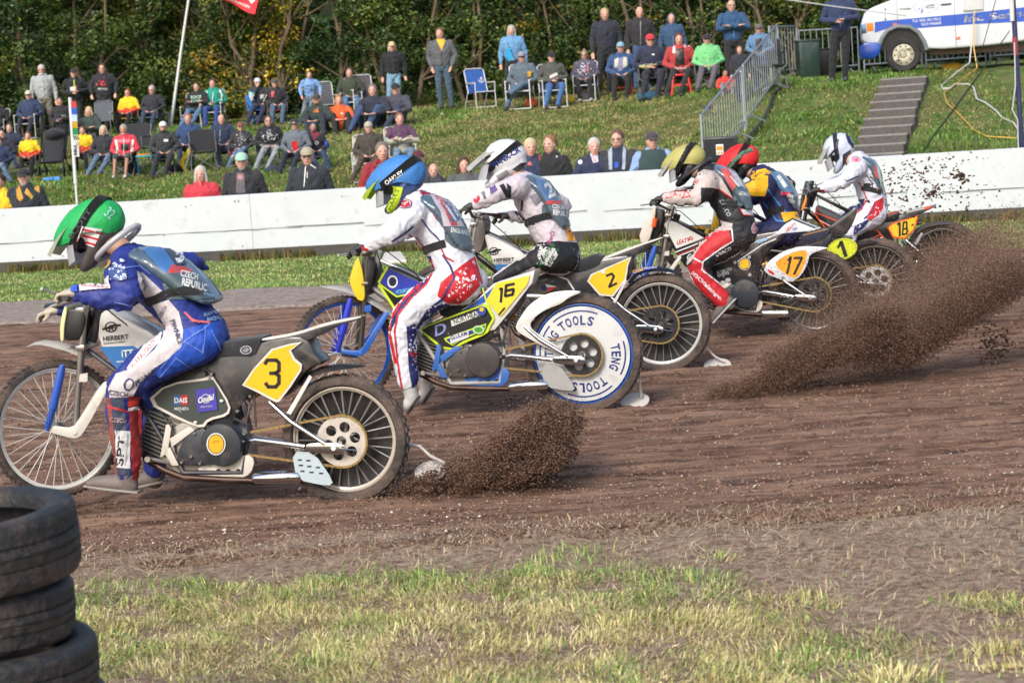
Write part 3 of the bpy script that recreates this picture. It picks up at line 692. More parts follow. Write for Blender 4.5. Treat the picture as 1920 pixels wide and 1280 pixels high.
    for x, y, ww in ((318, 790, .1), (345, 778, .09), (300, 862, .1), (322, 880, .1), (340, 892, .08), (452, 880, .08), (458, 812, .09), (360, 855, .125), (342, 866, .125), (376, 868, .125), (366, 812, .12), (470, 742, .08), (446, 770, .08), (398, 700, .1), (340, 770, .1)):
        a_ = Q(x, y, ww-.01); tube(bm, [a_, a_+lat*.014, a_+lat*.018], [.009, .009, .005], 6)
    link(bm, 'bolt', C((190, 188, 180), 'metal', .3), eng, base=rt.location)
    bm = bmesh.new(); tube(bm, [Q(452, 738, .05), Q(470, 760, .08), Q(462, 790, .09), Q(470, 818, .07)], .008, 6); tube(bm, [Q(430, 780, .06), Q(452, 790, .1), Q(480, 800, .08), Q(474, 700, .05)], .006, 6); tube(bm, [Q(300, 770, .08), Q(322, 800, .12), Q(330, 850, .1)], .006, 6)
    link(bm, 'hose', C((60, 58, 60), 'plastic', .4), eng, base=rt.location)
    bm = bmesh.new(); tube(bm, [Q(470, 735, .03), Q(488, 728, .03), Q(492, 726, .03)], [.035, .035, .02], 12); tube(bm, [Q(480, 728, .0), Q(482, 706, .0)], .026, 10); link(bm, 'carburettor', C((176, 130, 70), 'metal', .4), eng, base=rt.location)
    # footrest
    bm = bmesh.new(); tube(bm, [Q(330, 870, .08), Q(282, 860, .14), Q(276, 861, .18)], [.01, .011, .016], 8); link(bm, 'footrest', dirty_alu, rt)
    # fork: two legs, leading links, shocks
    fk = Matrix.Rotation(fy*.5, 3, 'Z')
    bm = bmesh.new()
    for sg in (1, -1):
        tube(bm, [Q(166, 548, .075*sg), Q(157, 600, .075*sg), Q(141, 808, .075*sg)], [.017, .018, .0165], 10)
    for y in (578, 648): box(bm, Q(164, y, 0), (.05, .2, .03), Matrix((bk.head, lat, Vector((0, 0, 1)))).transposed(), bevel=.006)
    fork = link(bm, 'fork', C(c.get('forkc', (186, 184, 178)), 'metal', .35), rt)
    bm = bmesh.new()
    for sg in (1, -1):
        prism(bm, [Q(x, y, .1*sg) for x, y in smoothpoly([(90, 800), (136, 806), (150, 790), (190, 720), (203, 714), (203, 725), (156, 806), (146, 815), (136, 818), (90, 808)] if bk is not B3 else [(90, 799), (100, 798), (136, 802), (150, 782), (192, 716), (207, 714), (206, 724), (160, 806), (148, 820), (136, 822), (98, 812), (88, 808)], 1)], -lat*.009*sg, bevel=.002)
        tube(bm, [Q(140, 810, .085*sg), Q(140, 810, .108*sg)], .012, 10)
        prism(bm, [Q(x, y, .09*sg) for x, y in ((146, 702), (164, 699), (164, 715), (146, 716))], -lat*.01*sg)
    link(bm, 'fork_link', linkc, fork, base=rt.location)
    for sg in (1, -1):
        bm = bmesh.new()
        tube(bm, [Q(117, 684, .105*sg), Q(114, 700, .105*sg), Q(99, 765, .105*sg)], [.014, .022, .022], 12)
        for i in range(6):
            t = i/5.; tube(bm, [Q(99-9*t, 768+28*t, .105*sg), Q(98.4-9*t, 771+28*t, .105*sg)], [.021, .018], 12)
        tube(bm, [Q(99, 765, .105*sg), Q(88, 806, .105*sg)], .013, 10)
        link(bm, 'shock_absorber', C(c.get('shockc', (46, 92, 190)), 'paint', .25), fork, base=rt.location)
    # handlebar
    hp = c['hand']; gw = .33; bm = bmesh.new(); Lg = P(*hp, gw+.06); Lg0 = P(hp[0]+10*bk.px/379, hp[1]+2, gw-.06); cl0 = Q(163, 560, 0); rg = bk.mirror(Lg); rg0 = bk.mirror(Lg0)
    up = Vector((0, 0, 1))
    if c.get('rhand'): rg = P(*c['rhand'], -gw-.06); rg0 = rg.lerp(cl0, .3)
    tube(bm, [Lg, Lg0, cl0+lat*.13+up*.012, cl0+lat*.05, cl0-lat*.05, cl0-lat*.13+up*.012, rg0, rg], .0115, 10)
    hb = link(bm, 'handlebar', C(c.get('barc', (200, 198, 190)), 'metal', .2), rt)
    for a_, b_, sg in ((Lg, Lg0, 1), (rg, rg0, -1)):
        bm = bmesh.new(); tube(bm, [a_+(a_-b_)*.08, a_.lerp(b_, .9)], .017, 10); link(bm, 'grip', blk, hb, base=rt.location)
        bm = bmesh.new(); s0 = b_+bk.head*.02; e = a_+bk.head*.10-up*.01
        if bk is B3 and sg > 0: e = P(78, 541, .42)
        if bk is B3 and sg < 0: e = P(88, 580, -.36)
        tube(bm, [s0, s0.lerp(e, .5)+up*.004, e-(e-s0)*.05, e], [.007, .006, .006, .009], 8); link(bm, 'lever', C((190, 188, 182), 'plastic', .2), hb, base=rt.location)
    # control cables
    bm = bmesh.new()
    for j, (sx, ex_) in enumerate((((150, 562), (300, 665)), ((172, 560), (196, 640)))):
        a_ = Q(*sx, .1); b_ = Q(*ex_, .05); m_ = (a_+b_)/2+up*.06+lat*.04; tube(bm, [a_, a_.lerp(m_, .55)+up*.03, m_, m_.lerp(b_, .5)+up*.01, b_], .0035, 6)
    link(bm, 'cable', blk, rt)
    # deflector behind the rear wheel
    df = c.get('defl')
    if df:
        a_, b_, pad = df; bm = bmesh.new(); w0 = c.get('defw', -.09)
        tube(bm, [bk.ra+lat*w0, P(*a_, w0), P((a_[0]*.6+b_[0]*.4), a_[1]*.45+b_[1]*.55, w0), P(*b_, w0)], .008, 8)
        cx, cy, rx, ry = pad; ctr = P(cx, cy, w0); fx = bk.head*(rx/bk.px); fy_ = lat*.06-up*.04
        prism(bm, [ctr+fx*math.cos(t)+fy_*math.sin(t) for t in [2*math.pi*i/18 for i in range(18)]], -up*.008)
        bm.normal_update(); link(bm, 'dirt_deflector', C((206, 200, 192), 'plastic', .3), rt)
    return bk
def panel(bk, name, pts, w0, w1, mat, parent=None, bevel=.006, sm=1, base=None, own=True):
    """side panel traced in the photo, standing between lateral offsets w0 (near) and w1"""
    f = bk.P if own else bk.Q
    if sm: pts = smoothpoly(pts, sm)
    bm = bmesh.new(); prism(bm, [f(x, y, w0) for x, y in pts], bk.lat*(w1-w0), bevel=bevel)
    return link(bm, name, mat, parent or bk.root, base=bk.root.location)
def fender(bk, name, top, w, mat, own=True, thick=.006, curve=.5, parent=None):
    """curved blade: centre line traced top, half width w list"""
    f = bk.P if own else bk.Q; bm = bmesh.new(); rings = []; n = 8
    pts = [f(x, y, 0) for x, y in top]; ws = w if isinstance(w, (list, tuple)) else [w]*len(pts)
    for i, p in enumerate(pts):
        t = (pts[min(i+1, len(pts)-1)]-pts[max(0, i-1)]).normalized(); nn = t.cross(bk.lat).normalized()
        if nn.z > 0: nn = -nn
        row = [bm.verts.new(p+bk.lat*ws[i]*math.sin(a)+nn*ws[i]*curve*(1-math.cos(a))) for a in [(-1+2*k/n)*1.35 for k in range(n+1)]]
        rings.append(row)
    for i in range(len(rings)-1):
        for k in range(n): bm.faces.new((rings[i][k], rings[i][k+1], rings[i+1][k+1], rings[i+1][k]))
    bmesh.ops.solidify(bm, geom=list(bm.faces), thickness=thick)
    bmesh.ops.recalc_face_normals(bm, faces=bm.faces)
    return link(bm, name, mat, parent or bk.root, base=bk.root.location)
WHT = C((232, 232, 228), 'plastic'); BLK = C((30, 31, 34), 'plastic'); RED = C((200, 32, 40), 'plastic'); YEL = C((250, 196, 20), 'plastic'); NAV = C((36, 48, 110), 'plastic'); BLU = C((40, 90, 190), 'plastic'); SILV = C((176, 180, 184), 'plastic')
W_D = C((226, 224, 218), 'paint', .3); B_D = C((38, 40, 44), 'paint', .45)
def logo(cx, cy, s, ang=0):
    """round rider emblem used on the pale tanks"""
    return s_disc(cx, cy, s, s*.85, ang, .78)+s_line([(cx-s*1.3, cy+s*.35), (cx-s*.4, cy+s*.1), (cx+s*.3, cy-s*.25), (cx+s*1.45, cy-s*.3)], s*.35)+s_disc(cx-s*.45, cy+s*.45, s*.36, s*.34, 0, .45)+s_disc(cx+s*.5, cy+s*.3, s*.36, s*.34, 0, .45)+s_disc(cx, cy, s*.35)
# ---------------------------------------------------------- machine 3 (nearest, left)
b3 = bike(dict(num='3', contact=(655, 938), rear=(648, 822), front=(108, 803), yaw=12, fyaw=44, flean=2, fr=.35, rim=(226, 226, 220), rrim=(190, 180, 165), hand=(122, 558), sprc=(205, 196, 184), rhand=(90, 575),
    defl=((787, 836), (834, 868), (806, 882, 30, 10)), label='black and white motorcycle with a yellow number 3 plate, nearest the camera'))
def gen_body(bk, tankc=None):
    pass
t = panel(b3, 'tank', [(186, 590), (196, 581), (206, 584), (298, 630), (290, 650), (262, 672), (228, 700), (222, 697), (182, 640)], .1, -.1, W_D, bevel=.02)
lay('decal', [(s_poly([(186, 650), (250, 648), (262, 656), (262, 672), (228, 699), (222, 696)]), C((44, 112, 176), 'plastic')), (logo(208, 613, 12, -8), BLK), (s_text('HERBERT', 217, 633, 48, 9, -5), BLK), (s_text('TECHNIKA DYNAMIKA', 214, 642, 42, 3.5, -6), BLK), (s_text('iTT', 239, 662, 22, 13, -6), WHT), (s_text('SPEEDWAY TRADING', 236, 677, 36, 3, -4), WHT)], b3.plane(.1), t, 0, b3.root.location)
panel(b3, 'shield', [(122, 578), (155, 580), (160, 600), (150, 638), (119, 640), (116, 610)], .1, -.1, BLK, bevel=.01)
panel(b3, 'number_shield', [(122, 572), (126, 580), (120, 612), (119, 640), (113, 640), (112, 610), (117, 585)], .11, -.11, C((226, 222, 170), 'plastic', .2), bevel=.003)
fender(b3, 'front_mudguard', [(51, 649), (66, 641), (84, 637), (108, 640), (132, 646), (158, 658), (176, 668)], [.008, .03, .05, .06, .06, .055, .04], W_D)
body3 = panel(b3, 'bodywork', [(272, 745), (330, 700), (396, 652), (440, 664), (490, 640), (556, 628), (583, 642), (590, 665), (608, 681), (575, 692), (545, 735), (520, 752), (470, 735), (448, 765), (436, 800), (400, 812), (392, 790), (345, 790), (300, 770)], .085, -.085, B_D, bevel=.03)
panel(b3, 'seat', [(396, 652), (404, 643), (440, 640), (487, 632), (490, 640), (477, 670), (440, 668), (402, 672)], .095, -.095, C((44, 46, 50), 'cloth', .2), bevel=.02)
tl3 = panel(b3, 'tail', [(486, 640), (556, 625), (610, 607), (675, 594), (673, 599), (630, 612), (590, 634), (540, 650), (490, 668)], .075, -.075, C((52, 54, 58), 'paint', .3), bevel=.012)
panel(b3, 'tail_edge', [(490, 634), (556, 623), (612, 604), (677, 592), (676, 596), (614, 609), (556, 628), (492, 639)], .078, .070, W_D, bevel=0)
s3 = panel(b3, 'side_panel', [(272, 754), (312, 719), (402, 706), (376, 685), (400, 708), (433, 760), (428, 779), (391, 788), (381, 803), (344, 791)], .105, .095, C((232, 222, 210), 'plastic', .1), bevel=0, sm=1)
bg3 = s_poly(smoothpoly([(281, 753), (314, 722), (398, 711), (401, 713), (429, 761), (424, 775), (388, 784), (378, 798), (346, 787)], 1))
lay('decal', [(bg3, C((62, 72, 68), 'plastic', .1)), (s_poly([(325, 741), (338, 740.5), (338, 759.5), (325, 760)]), C((34, 92, 150), 'plastic')), (s_poly([(338, 740.5), (352, 740), (353, 759), (338, 759.5)]), C((176, 40, 56), 'plastic')), (s_text('DAIS', 339, 750, 24, 10, -1), WHT), (s_text('MENEN', 340, 766, 26, 6, -1), C((200, 204, 200), 'plastic')),
    (s_poly([(366, 731), (403, 726), (408, 768), (372, 773)]), C((72, 62, 170), 'plastic')), (s_disc(386, 747, 9, 9, 0, .75), SILV), (s_text('Coufal', 386, 747, 30, 11, -14, .3, .03), WHT), (s_text('SPEDITION', 387, 762, 22, 3.6, -4), SILV), (s_disc(415, 751, 3.4, 2.6), WHT), (s_disc(366, 791, 3.4, 2.2), WHT)], b3.plane(.105), s3, 0, b3.root.location)
np3 = panel(b3, 'number_plate', [(454, 722), (475, 691), (509, 654), (545, 644), (566, 641), (545, 657), (553, 672), (566, 683), (565, 694), (545, 725), (524, 752), (519, 754), (506, 748), (480, 734)], .1, .09, W_D, bevel=0, sm=0)
lay('number', [(s_poly([(458, 721), (478, 692), (511, 657), (545, 647), (558, 644), (541, 657), (549, 674), (562, 685), (561, 693), (541, 724), (521, 749), (518, 749), (507, 744), (482, 731)]), C((250, 190, 20), 'plastic')),
    (s_line([(497, 682), (501, 675), (518, 675), (523, 680), (523, 695), (516, 699.5), (506, 699.5)], 7)+s_line([(516, 699.5), (523, 704), (523, 718), (517, 725), (503, 725), (498, 718)], 7), BLK)], b3.plane(.1), np3, 0, b3.root.location)
lay('decal', [(s_disc(461, 656, 11, 8, -6, .8), SILV), (logo(461, 656, 5), SILV)], b3.plane(.0955), bpy.data.objects['seat'], 0, b3.root.location)
fender(b3, 'rear_mudguard', [(562, 716), (578, 698), (602, 687), (636, 681), (684, 684)], [.06, .07, .075, .07, .02], C((58, 60, 66), 'paint', .4))
panel(b3, 'mudguard_stay', [(580, 703), (585, 707), (545, 777), (537, 774)], .115, .108, W_D, bevel=0, sm=0)
# ---------------------------------------------------------- machine 16
FLU = C((206, 230, 40), 'plastic'); 
b16 = bike(dict(num='16', contact=(1095, 770), rear=(1094, 662), front=(645, 658), yaw=12, fyaw=36, fr=.345, rim=(36, 92, 190), hand=(664, 474), disc=True, sprc=(40, 40, 42), linkc=(44, 100, 190), mountc=(60, 110, 190), shockc=(48, 60, 200), forkc=(120, 116, 108), framec=(176, 176, 172), clc=(70, 66, 64), guardc=(170, 170, 168),
    defl=((1199, 702), (1203, 745), (1190, 750, 28, 9)), label='white and fluorescent green motorcycle with a yellow 16 plate and white lettered wheel disc'))
rt = b16.root
t = panel(b16, 'tank', [(708, 528), (725, 499), (742, 504), (796, 530), (792, 545), (770, 556), (745, 583), (738, 588)], .1, -.1, C((30, 34, 30), 'plastic', .2), bevel=.015)
lay('decal', [(s_poly([(714, 529), (727, 504), (790, 530), (778, 546), (752, 556), (744, 554)]), C((42, 56, 170), 'plastic')), (s_line([(710, 529), (726, 502)], 4)+s_line([(711, 532), (744, 556), (776, 549)], 3)+s_line([(711, 534), (742, 582)], 5), FLU), (s_disc(736, 528, 10, 12, 0, .72), WHT), (s_disc(736, 528, 5, 8), BLK), (s_text('HOLMGREN', 759, 545, 34, 8, -9), C((120, 200, 240), 'plastic'))], b16.plane(.1), t, 0, rt.location)
panel(b16, 'shield', [(676, 490), (694, 482), (704, 500), (700, 528), (688, 560), (680, 540)], .09, -.09, BLK, bevel=.01)
panel(b16, 'number_shield', [(669, 483), (673, 484), (680, 510), (684, 548), (683, 560), (678, 565), (668, 560), (654, 528), (660, 505)], .10, .085, C((248, 206, 40), 'plastic', .1), bevel=.003)
fender(b16, 'front_mudguard', [(602, 536), (625, 535), (648, 537), (672, 545), (700, 560), (722, 574), (740, 586)], [.01, .045, .06, .06, .06, .055, .05], W_D)
body = panel(b16, 'bodywork', [(786, 618), (800, 608), (850, 590), (880, 570), (925, 545), (990, 516), (1000, 520), (985, 560), (955, 600), (935, 630), (916, 640), (900, 640), (847, 652), (815, 650)], .08, -.08, B_D, bevel=.02)
panel(b16, 'seat', [(820, 575), (870, 560), (925, 540), (930, 555), (905, 570), (850, 595), (825, 595)], .09, -.09, C((44, 46, 50), 'cloth', .2), bevel=.02)
s_ = panel(b16, 'side_panel', smoothpoly([(786, 619), (802, 609), (905, 570), (916, 572), (928, 598), (919, 612), (914, 626), (870, 643), (850, 656), (826, 653)], 1), .105, .095, FLU, bevel=0, sm=0)
lay('decal', [(s_poly([(791, 619), (804, 611), (904, 574), (912, 577), (923, 597), (915, 610), (909, 622), (868, 639), (848, 652), (829, 649)]), C((34, 36, 34), 'plastic', .2)), (s_poly([(832, 634), (912, 606), (909, 619), (868, 636), (848, 648), (836, 640)]), FLU), (s_poly([(836, 636), (910, 609), (907, 617), (868, 633), (848, 645), (840, 640)]), C((44, 64, 150), 'plastic')),
    (s_poly([(845, 601), (906, 578), (908, 588), (847, 612)]), WHT), (s_text('NORTHEAST', 877, 594, 56, 10, -20.5), BLK), (s_text('D', 826, 617, 22, 20, -18, .3), C((150, 160, 220), 'plastic')), (s_poly([(843, 630), (878, 619), (879, 632), (845, 645)]), C((222, 224, 226), 'plastic')), (s_text('GLULAM', 860, 629, 32, 8, -17), NAV), (s_disc(897, 618, 11, 8), C((190, 226, 160), 'plastic')), (s_disc(897, 618, 8, 5, 0), C((80, 150, 60), 'plastic')), (s_disc(903, 583, 8, 9), C((50, 80, 160), 'plastic')), (s_disc(903, 580, 4, 4), YEL)], b16.plane(.105), s_, 0, rt.location)
tl = panel(b16, 'tail', [(862, 583), (895, 560), (925, 532), (1003, 507), (998, 530), (960, 580), (928, 618), (912, 622), (908, 595), (905, 571), (880, 578)], .092, -.092, W_D, bevel=.006, sm=0)
np_ = panel(b16, 'number_plate', [(912, 562), (930, 531), (994, 516), (988, 534), (942, 590), (937, 593), (928, 583)], .1, .093, C((240, 216, 56), 'plastic', .1), bevel=0, sm=0)
lay('decal', [(s_poly([(866, 582), (898, 561), (926, 537), (918, 560), (906, 568), (884, 576)]), C((40, 88, 190), 'plastic')), (s_line([(905, 540), (911, 562), (928, 598)], 3), FLU), (s_disc(897, 549, 6, 4, -15), RED), (s_disc(897, 549, 4.4, 2.8, -15, .5), WHT)], b16.plane(.0935), tl, 0, rt.location)
lay('number', [(s_line([(937, 542), (941, 541), (939, 566)], 5), BLK), (s_line([(964, 532), (949, 535), (947, 555), (961, 552), (963, 542), (949, 545)], 5), BLK), (s_line([(935, 590), (946, 577)], 3), BLK)], b16.plane(.1), np_, 0, rt.location)
panel(b16, 'rear_mudguard', smoothpoly([(1094, 547), (1066, 544), (1024, 550), (991, 571), (969, 604), (966, 616), (975, 626), (1038, 660), (1051, 658), (1047, 650), (998, 620), (993, 608), (1003, 594), (1024, 580), (1052, 570), (1066, 558)], 2), .085, .06, W_D, bevel=.006, sm=0)
# ---------------------------------------------------------- machine 2
b2 = bike(dict(num='2', contact=(1240, 696), rear=(1240, 606), front=(840, 580), yaw=11, fyaw=24, rim=(196, 196, 192), hand=(873, 392), rhand=(950, 402), sprc=(40, 40, 44), barc=(120, 60, 56), framec=(40, 42, 48), guard=False,
    defl=((1328, 655), (1358, 678), (1345, 684, 26, 8)), label='black motorcycle with a yellow number 2 plate, between machines 16 and 17'))
rt = b2.root
t = panel(b2, 'tank', [(907, 443), (912, 438), (930, 446), (988, 478), (985, 492), (955, 510), (936, 514), (918, 480)], .09, -.09, W_D, bevel=.015)
lay('decal', [(s_poly([(927, 496), (975, 495), (985, 492), (955, 510), (937, 514)]), C((40, 110, 170), 'plastic')), (logo(926, 471, 9, -5), BLK), (s_text('HERBERT', 945, 487, 38, 7, -3), BLK), (s_text('TECHNIKA DYNAMIKA', 944, 493, 32, 2.4, -3), BLK)], b2.plane(.09), t, 0, rt.location)
panel(b2, 'shield', [(884, 420), (905, 402), (912, 420), (908, 450), (900, 474), (886, 474)], .09, -.09, C((120, 112, 108), 'plastic', .5), bevel=.008)
body = panel(b2, 'bodywork', [(988, 540), (1010, 515), (1060, 500), (1130, 484), (1186, 476), (1190, 505), (1180, 520), (1150, 560), (1120, 585), (1080, 640), (1010, 640), (980, 600)], .08, -.08, B_D, bevel=.025)
lay('decal', [(s_disc(1020, 540, 9, 9, 0), C((120, 96, 70), 'plastic')), (s_disc(1020, 540, 6, 6, 0), NAV), (s_poly([(1027, 534), (1045, 538), (1027, 548)]), C((200, 60, 50), 'plastic')), (s_poly([(1022, 532), (1044, 537), (1025, 539)]), WHT), (s_line([(1048, 518), (1064, 524), (1076, 543)], 3), WHT)], b2.plane(.0805), body, 0, rt.location)
panel(b2, 'seat', [(1060, 500), (1085, 488), (1118, 476), (1130, 483), (1124, 500), (1090, 512), (1062, 514)], .09, -.09, C((40, 42, 46), 'cloth', .2), bevel=.02)
panel(b2, 'tail', [(1130, 484), (1160, 472), (1200, 458), (1243, 445), (1238, 450), (1210, 467), (1186, 482), (1184, 505), (1128, 500)], .07, -.07, C((48, 50, 56), 'paint', .3), bevel=.008)
panel(b2, 'tail_edge', [(1130, 483), (1160, 471), (1200, 457), (1243, 444), (1241, 447), (1200, 461), (1132, 487)], .073, .066, W_D, bevel=0)
np_ = panel(b2, 'number_plate', [(1101, 527), (1108, 514), (1184, 481), (1178, 497), (1174, 523), (1150, 556), (1124, 554)], .1, .09, W_D, bevel=0, sm=0)
lay('number', [(s_poly([(1104, 527), (1110, 516), (1180, 485), (1175, 497), (1171, 522), (1148, 553), (1126, 551)]), C((252, 196, 30), 'plastic')), (s_line([(1137, 517), (1147, 513), (1151, 518), (1142, 538), (1156, 531)], 4.5), BLK), (s_disc(1131, 509, 4), WHT)], b2.plane(.1), np_, 0, rt.location)
fd = fender(b2, 'rear_mudguard', [(1178, 528), (1190, 511), (1210, 501), (1235, 499), (1258, 504), (1274, 512)], [.06, .07, .075, .075, .05, .02], C((50, 56, 76), 'paint', .3))
panel(b2, 'mudguard_stay', [(1172, 524), (1176, 526), (1151, 574), (1146, 572)], .115, .108, W_D, bevel=0, sm=0)
lay('decal', [(s_poly(smoothpoly([(1182, 514), (1200, 503), (1230, 498), (1232, 503), (1203, 508), (1184, 516)], 1)), C((40, 56, 170), 'plastic')), (s_text('Coufal', 1196, 507, 20, 6, -18), YEL), (s_text('SPEDITION', 1219, 502, 24, 3, -5), WHT)], b2.plane(.084), fd, 0, rt.location)
# ---------------------------------------------------------- machine 17
b17 = bike(dict(num='17', contact=(1530, 630), rear=(1528, 550), front=(1213, 528), yaw=14, fyaw=26, rim=(80, 80, 80), rrim=(60, 58, 56), hand=(1226, 381), sprc=(42, 42, 42), framec=(40, 40, 44), clutch_badge=False, guard=False, forkc=(190, 182, 170), dirt=.5,
    label='white and black motorcycle with an orange number 17 plate behind machine 2'))
rt = b17.root
t = panel(b17, 'tank', [(1244, 420), (1252, 411), (1268, 415), (1322, 446), (1330, 470), (1320, 500), (1290, 508), (1262, 470)], .09, -.09, C((36, 36, 40), 'paint', .3), bevel=.012)
lay('decal', [(s_poly([(1245, 421), (1252, 413), (1268, 417), (1320, 446), (1268, 466)]), C((226, 224, 218), 'plastic', .2)), (s_text('LEATT', 1281, 452, 24, 8, -14, .2, .03), RED), (s_line([(1291, 450), (1295, 443), (1299, 448), (1291, 450)], 1.6), RED), (s_line([(1266, 473), (1318, 453)], 2.2), WHT), (s_line([(1269, 478), (1318, 459)], 1.4), RED), (s_line([(1270, 481), (1318, 462)], 2), WHT), (s_disc(1297, 484, 9, 9, 0, .82), WHT), (s_text('M', 1297, 484, 9, 7, -30), WHT)], b17.plane(.09), t, 0, rt.location)
panel(b17, 'number_shield', [(1226, 388), (1230, 390), (1226, 420), (1216, 455), (1202, 457), (1198, 437)], .10, -.10, C((228, 216, 204), 'paint', .3), bevel=.004)
panel(b17, 'shield', [(1229, 392), (1245, 396), (1240, 430), (1226, 452), (1220, 450)], .06, -.06, BLK)
bm = bmesh.new(); tube(bm, [b17.P(1229, 409, .1), b17.P(1226, 425, .1)], .02, 12); link(bm, 'canister', C((236, 96, 40), 'plastic'), rt)
body = panel(b17, 'bodywork', [(1296, 500), (1330, 470), (1380, 445), (1440, 436), (1480, 428), (1470, 445), (1440, 470), (1425, 500), (1420, 540), (1400, 560), (1340, 560), (1310, 540)], .09, -.09, B_D, bevel=.02)
lay('decal', [(s_line([(1372, 483), (1420, 452), (1465, 438)], 2.6)+s_line([(1383, 490), (1430, 458), (1455, 448)], 2.2)+s_line([(1337, 498), (1362, 489), (1372, 481)], 1.4), C((226, 230, 236), 'plastic')), (s_disc(1396, 495, 11.5), WHT), (s_disc(1396, 495, 10.5), BLK), (s_disc(1396, 495, 9.3), C((246, 186, 34), 'plastic')), (s_disc(1378, 492, 3), SILV), (s_disc(1405, 482, 3), SILV), (s_disc(1406, 515, 3), SILV), (s_text('PLYMOTH', 1358, 508, 28, 7, -18), SILV), (s_text('RACING', 1356, 514, 22, 6, -18), SILV), (s_disc(1365, 525, 5, 4), SILV), (s_poly([(1419, 452), (1438, 445), (1439, 450), (1421, 457)]), C((150, 190, 226), 'plastic'))], b17.plane(.0905), body, 0, rt.location)
tl = panel(b17, 'tail', [(1418, 457), (1455, 438), (1472, 420), (1486, 411), (1510, 421), (1532, 429), (1524, 433), (1460, 438), (1440, 448)], .1, -.1, C((220, 224, 230), 'plastic', .35), bevel=.006)
lay('decal', [(s_text('LEATT', 1483, 426, 22, 6, -32, .2), RED), (s_text('OK', 1491, 429, 10, 5, -28), BLU), (s_line([(1470, 419), (1486, 410), (1528, 427)], 2.5), BLK)], b17.plane(.1005), tl, 0, rt.location)
mg = panel(b17, 'rear_mudguard', smoothpoly([(1430, 511), (1439, 491), (1468, 471), (1502, 461), (1557, 464), (1539, 469), (1518, 477), (1514, 495), (1502, 517), (1482, 531)], 1), .105, .09, C((224, 228, 234), 'plastic', .35), bevel=.003, sm=0)
lay('number', [(s_poly(smoothpoly([(1451, 497), (1464, 483), (1496, 469), (1514, 470), (1512, 486), (1499, 517), (1484, 522)], 1)), C((252, 166, 30), 'plastic', .15)), (s_line([(1478, 488), (1483, 482), (1476, 513)], 4.6)+s_line([(1489, 484), (1504, 483), (1489, 514)], 4.6), BLK), (s_poly([(1440, 504), (1451, 511), (1452, 516), (1441, 511)]), RED), (s_disc(1468, 521, 3.5), C((140, 140, 140), 'plastic'))], b17.plane(.105), mg, 0, rt.location)
# ---------------------------------------------------------- machine 1
b1 = bike(dict(num='1', contact=(1642, 603), rear=(1642, 526), front=(1308, 500), yaw=12, fyaw=20, rim=(90, 88, 86), rrim=(84, 80, 76), hand=(1352, 372), sprc=(214, 212, 206), framec=(40, 44, 70), dirt=.5, shockc=(230, 190, 40), guard=False,
    label='dark blue motorcycle with a round yellow number 1 plate behind machine 17'))
rt = b1.root
panel(b1, 'tank', [(1345, 405), (1356, 400), (1412, 430), (1400, 452), (1372, 470), (1355, 440)], .09, -.09, C((40, 70, 140), 'paint', .3), bevel=.012)
fender(b1, 'front_mudguard', [(1292, 427), (1304, 424), (1320, 424), (1334, 430), (1350, 440), (1362, 452)], [.012, .04, .055, .055, .05, .04], C((246, 196, 30), 'plastic', .1))
panel(b1, 'number_shield', [(1340, 402), (1345, 400), (1350, 415), (1345, 430), (1336, 434), (1332, 425)], .1, -.1, C((240, 190, 40), 'plastic', .2))
body = panel(b1, 'bodywork', [(1400, 470), (1450, 458), (1500, 446), (1553, 436), (1562, 445), (1552, 470), (1530, 500), (1500, 530), (1430, 530)], .08, -.08, C((40, 42, 56), 'paint', .4), bevel=.02)
st_ = panel(b1, 'seat', [(1478, 446), (1500, 440), (1548, 428), (1556, 436), (1548, 448), (1500, 462), (1480, 462)], .095, -.095, C((44, 46, 72), 'cloth', .25), bevel=.015)
lay('decal', [(s_line([(1506, 441), (1550, 430)], 1.6), C((200, 150, 60), 'plastic'))], b1.plane(.0955), st_, 0, rt.location)
panel(b1, 'tail', [(1552, 428), (1562, 420), (1590, 400), (1606, 386), (1606, 402), (1596, 425), (1585, 442), (1560, 447)], .07, -.07, C((52, 50, 52), 'paint', .5), bevel=.01)
np_ = panel(b1, 'number_plate', [(1579+29*math.cos(t)*.98-20*math.sin(t)*.1, 467+20.5*math.sin(t)-29*.05*math.cos(t)) for t in [2*math.pi*i/28 for i in range(28)]], .11, .10, C((216, 224, 40), 'plastic', .15), bevel=0, sm=0)
lay('number', [(s_disc(1579, 467, 27, 18.5, -3, .965), C((110, 110, 40), 'plastic')), (s_line([(1571, 464), (1577, 454)], 4.5)+s_line([(1577, 453), (1586, 480)], 7), BLK)], b1.plane(.11), np_, 0, rt.location)
fender(b1, 'rear_mudguard', [(1596, 462), (1612, 452), (1632, 448), (1655, 452)], [.06, .07, .07, .03], C((60, 58, 62), 'paint', .5))
# ---------------------------------------------------------- machine 18
ORG = C((240, 84, 44), 'plastic')
b18 = bike(dict(num='18', contact=(1768, 559), rear=(1768, 488), front=(1475, 470), yaw=12, fyaw=20, rim=(120, 116, 112), hand=(1512, 362), sprc=(120, 110, 104), framec=(40, 40, 44), dirt=.5, guard=False, forkc=(90, 88, 86),
    label='black and orange motorcycle with a yellow 18 plate, farthest of the racing bikes'))
rt = b18.root
t = panel(b18, 'tank', [(1529, 388), (1534, 386), (1582, 408), (1600, 425), (1590, 436), (1560, 440), (1545, 427), (1528, 402)], .09, -.09, B_D, bevel=.01)
lay('decal', [(s_line([(1532, 388), (1528, 402), (1546, 426)], 2.4)+s_line([(1530, 399), (1580, 418)], 2.4), ORG), (s_line([(1537, 413), (1562, 427)], 2.2), C((236, 170, 150), 'plastic'))], b18.plane(.0905), t, 0, rt.location)
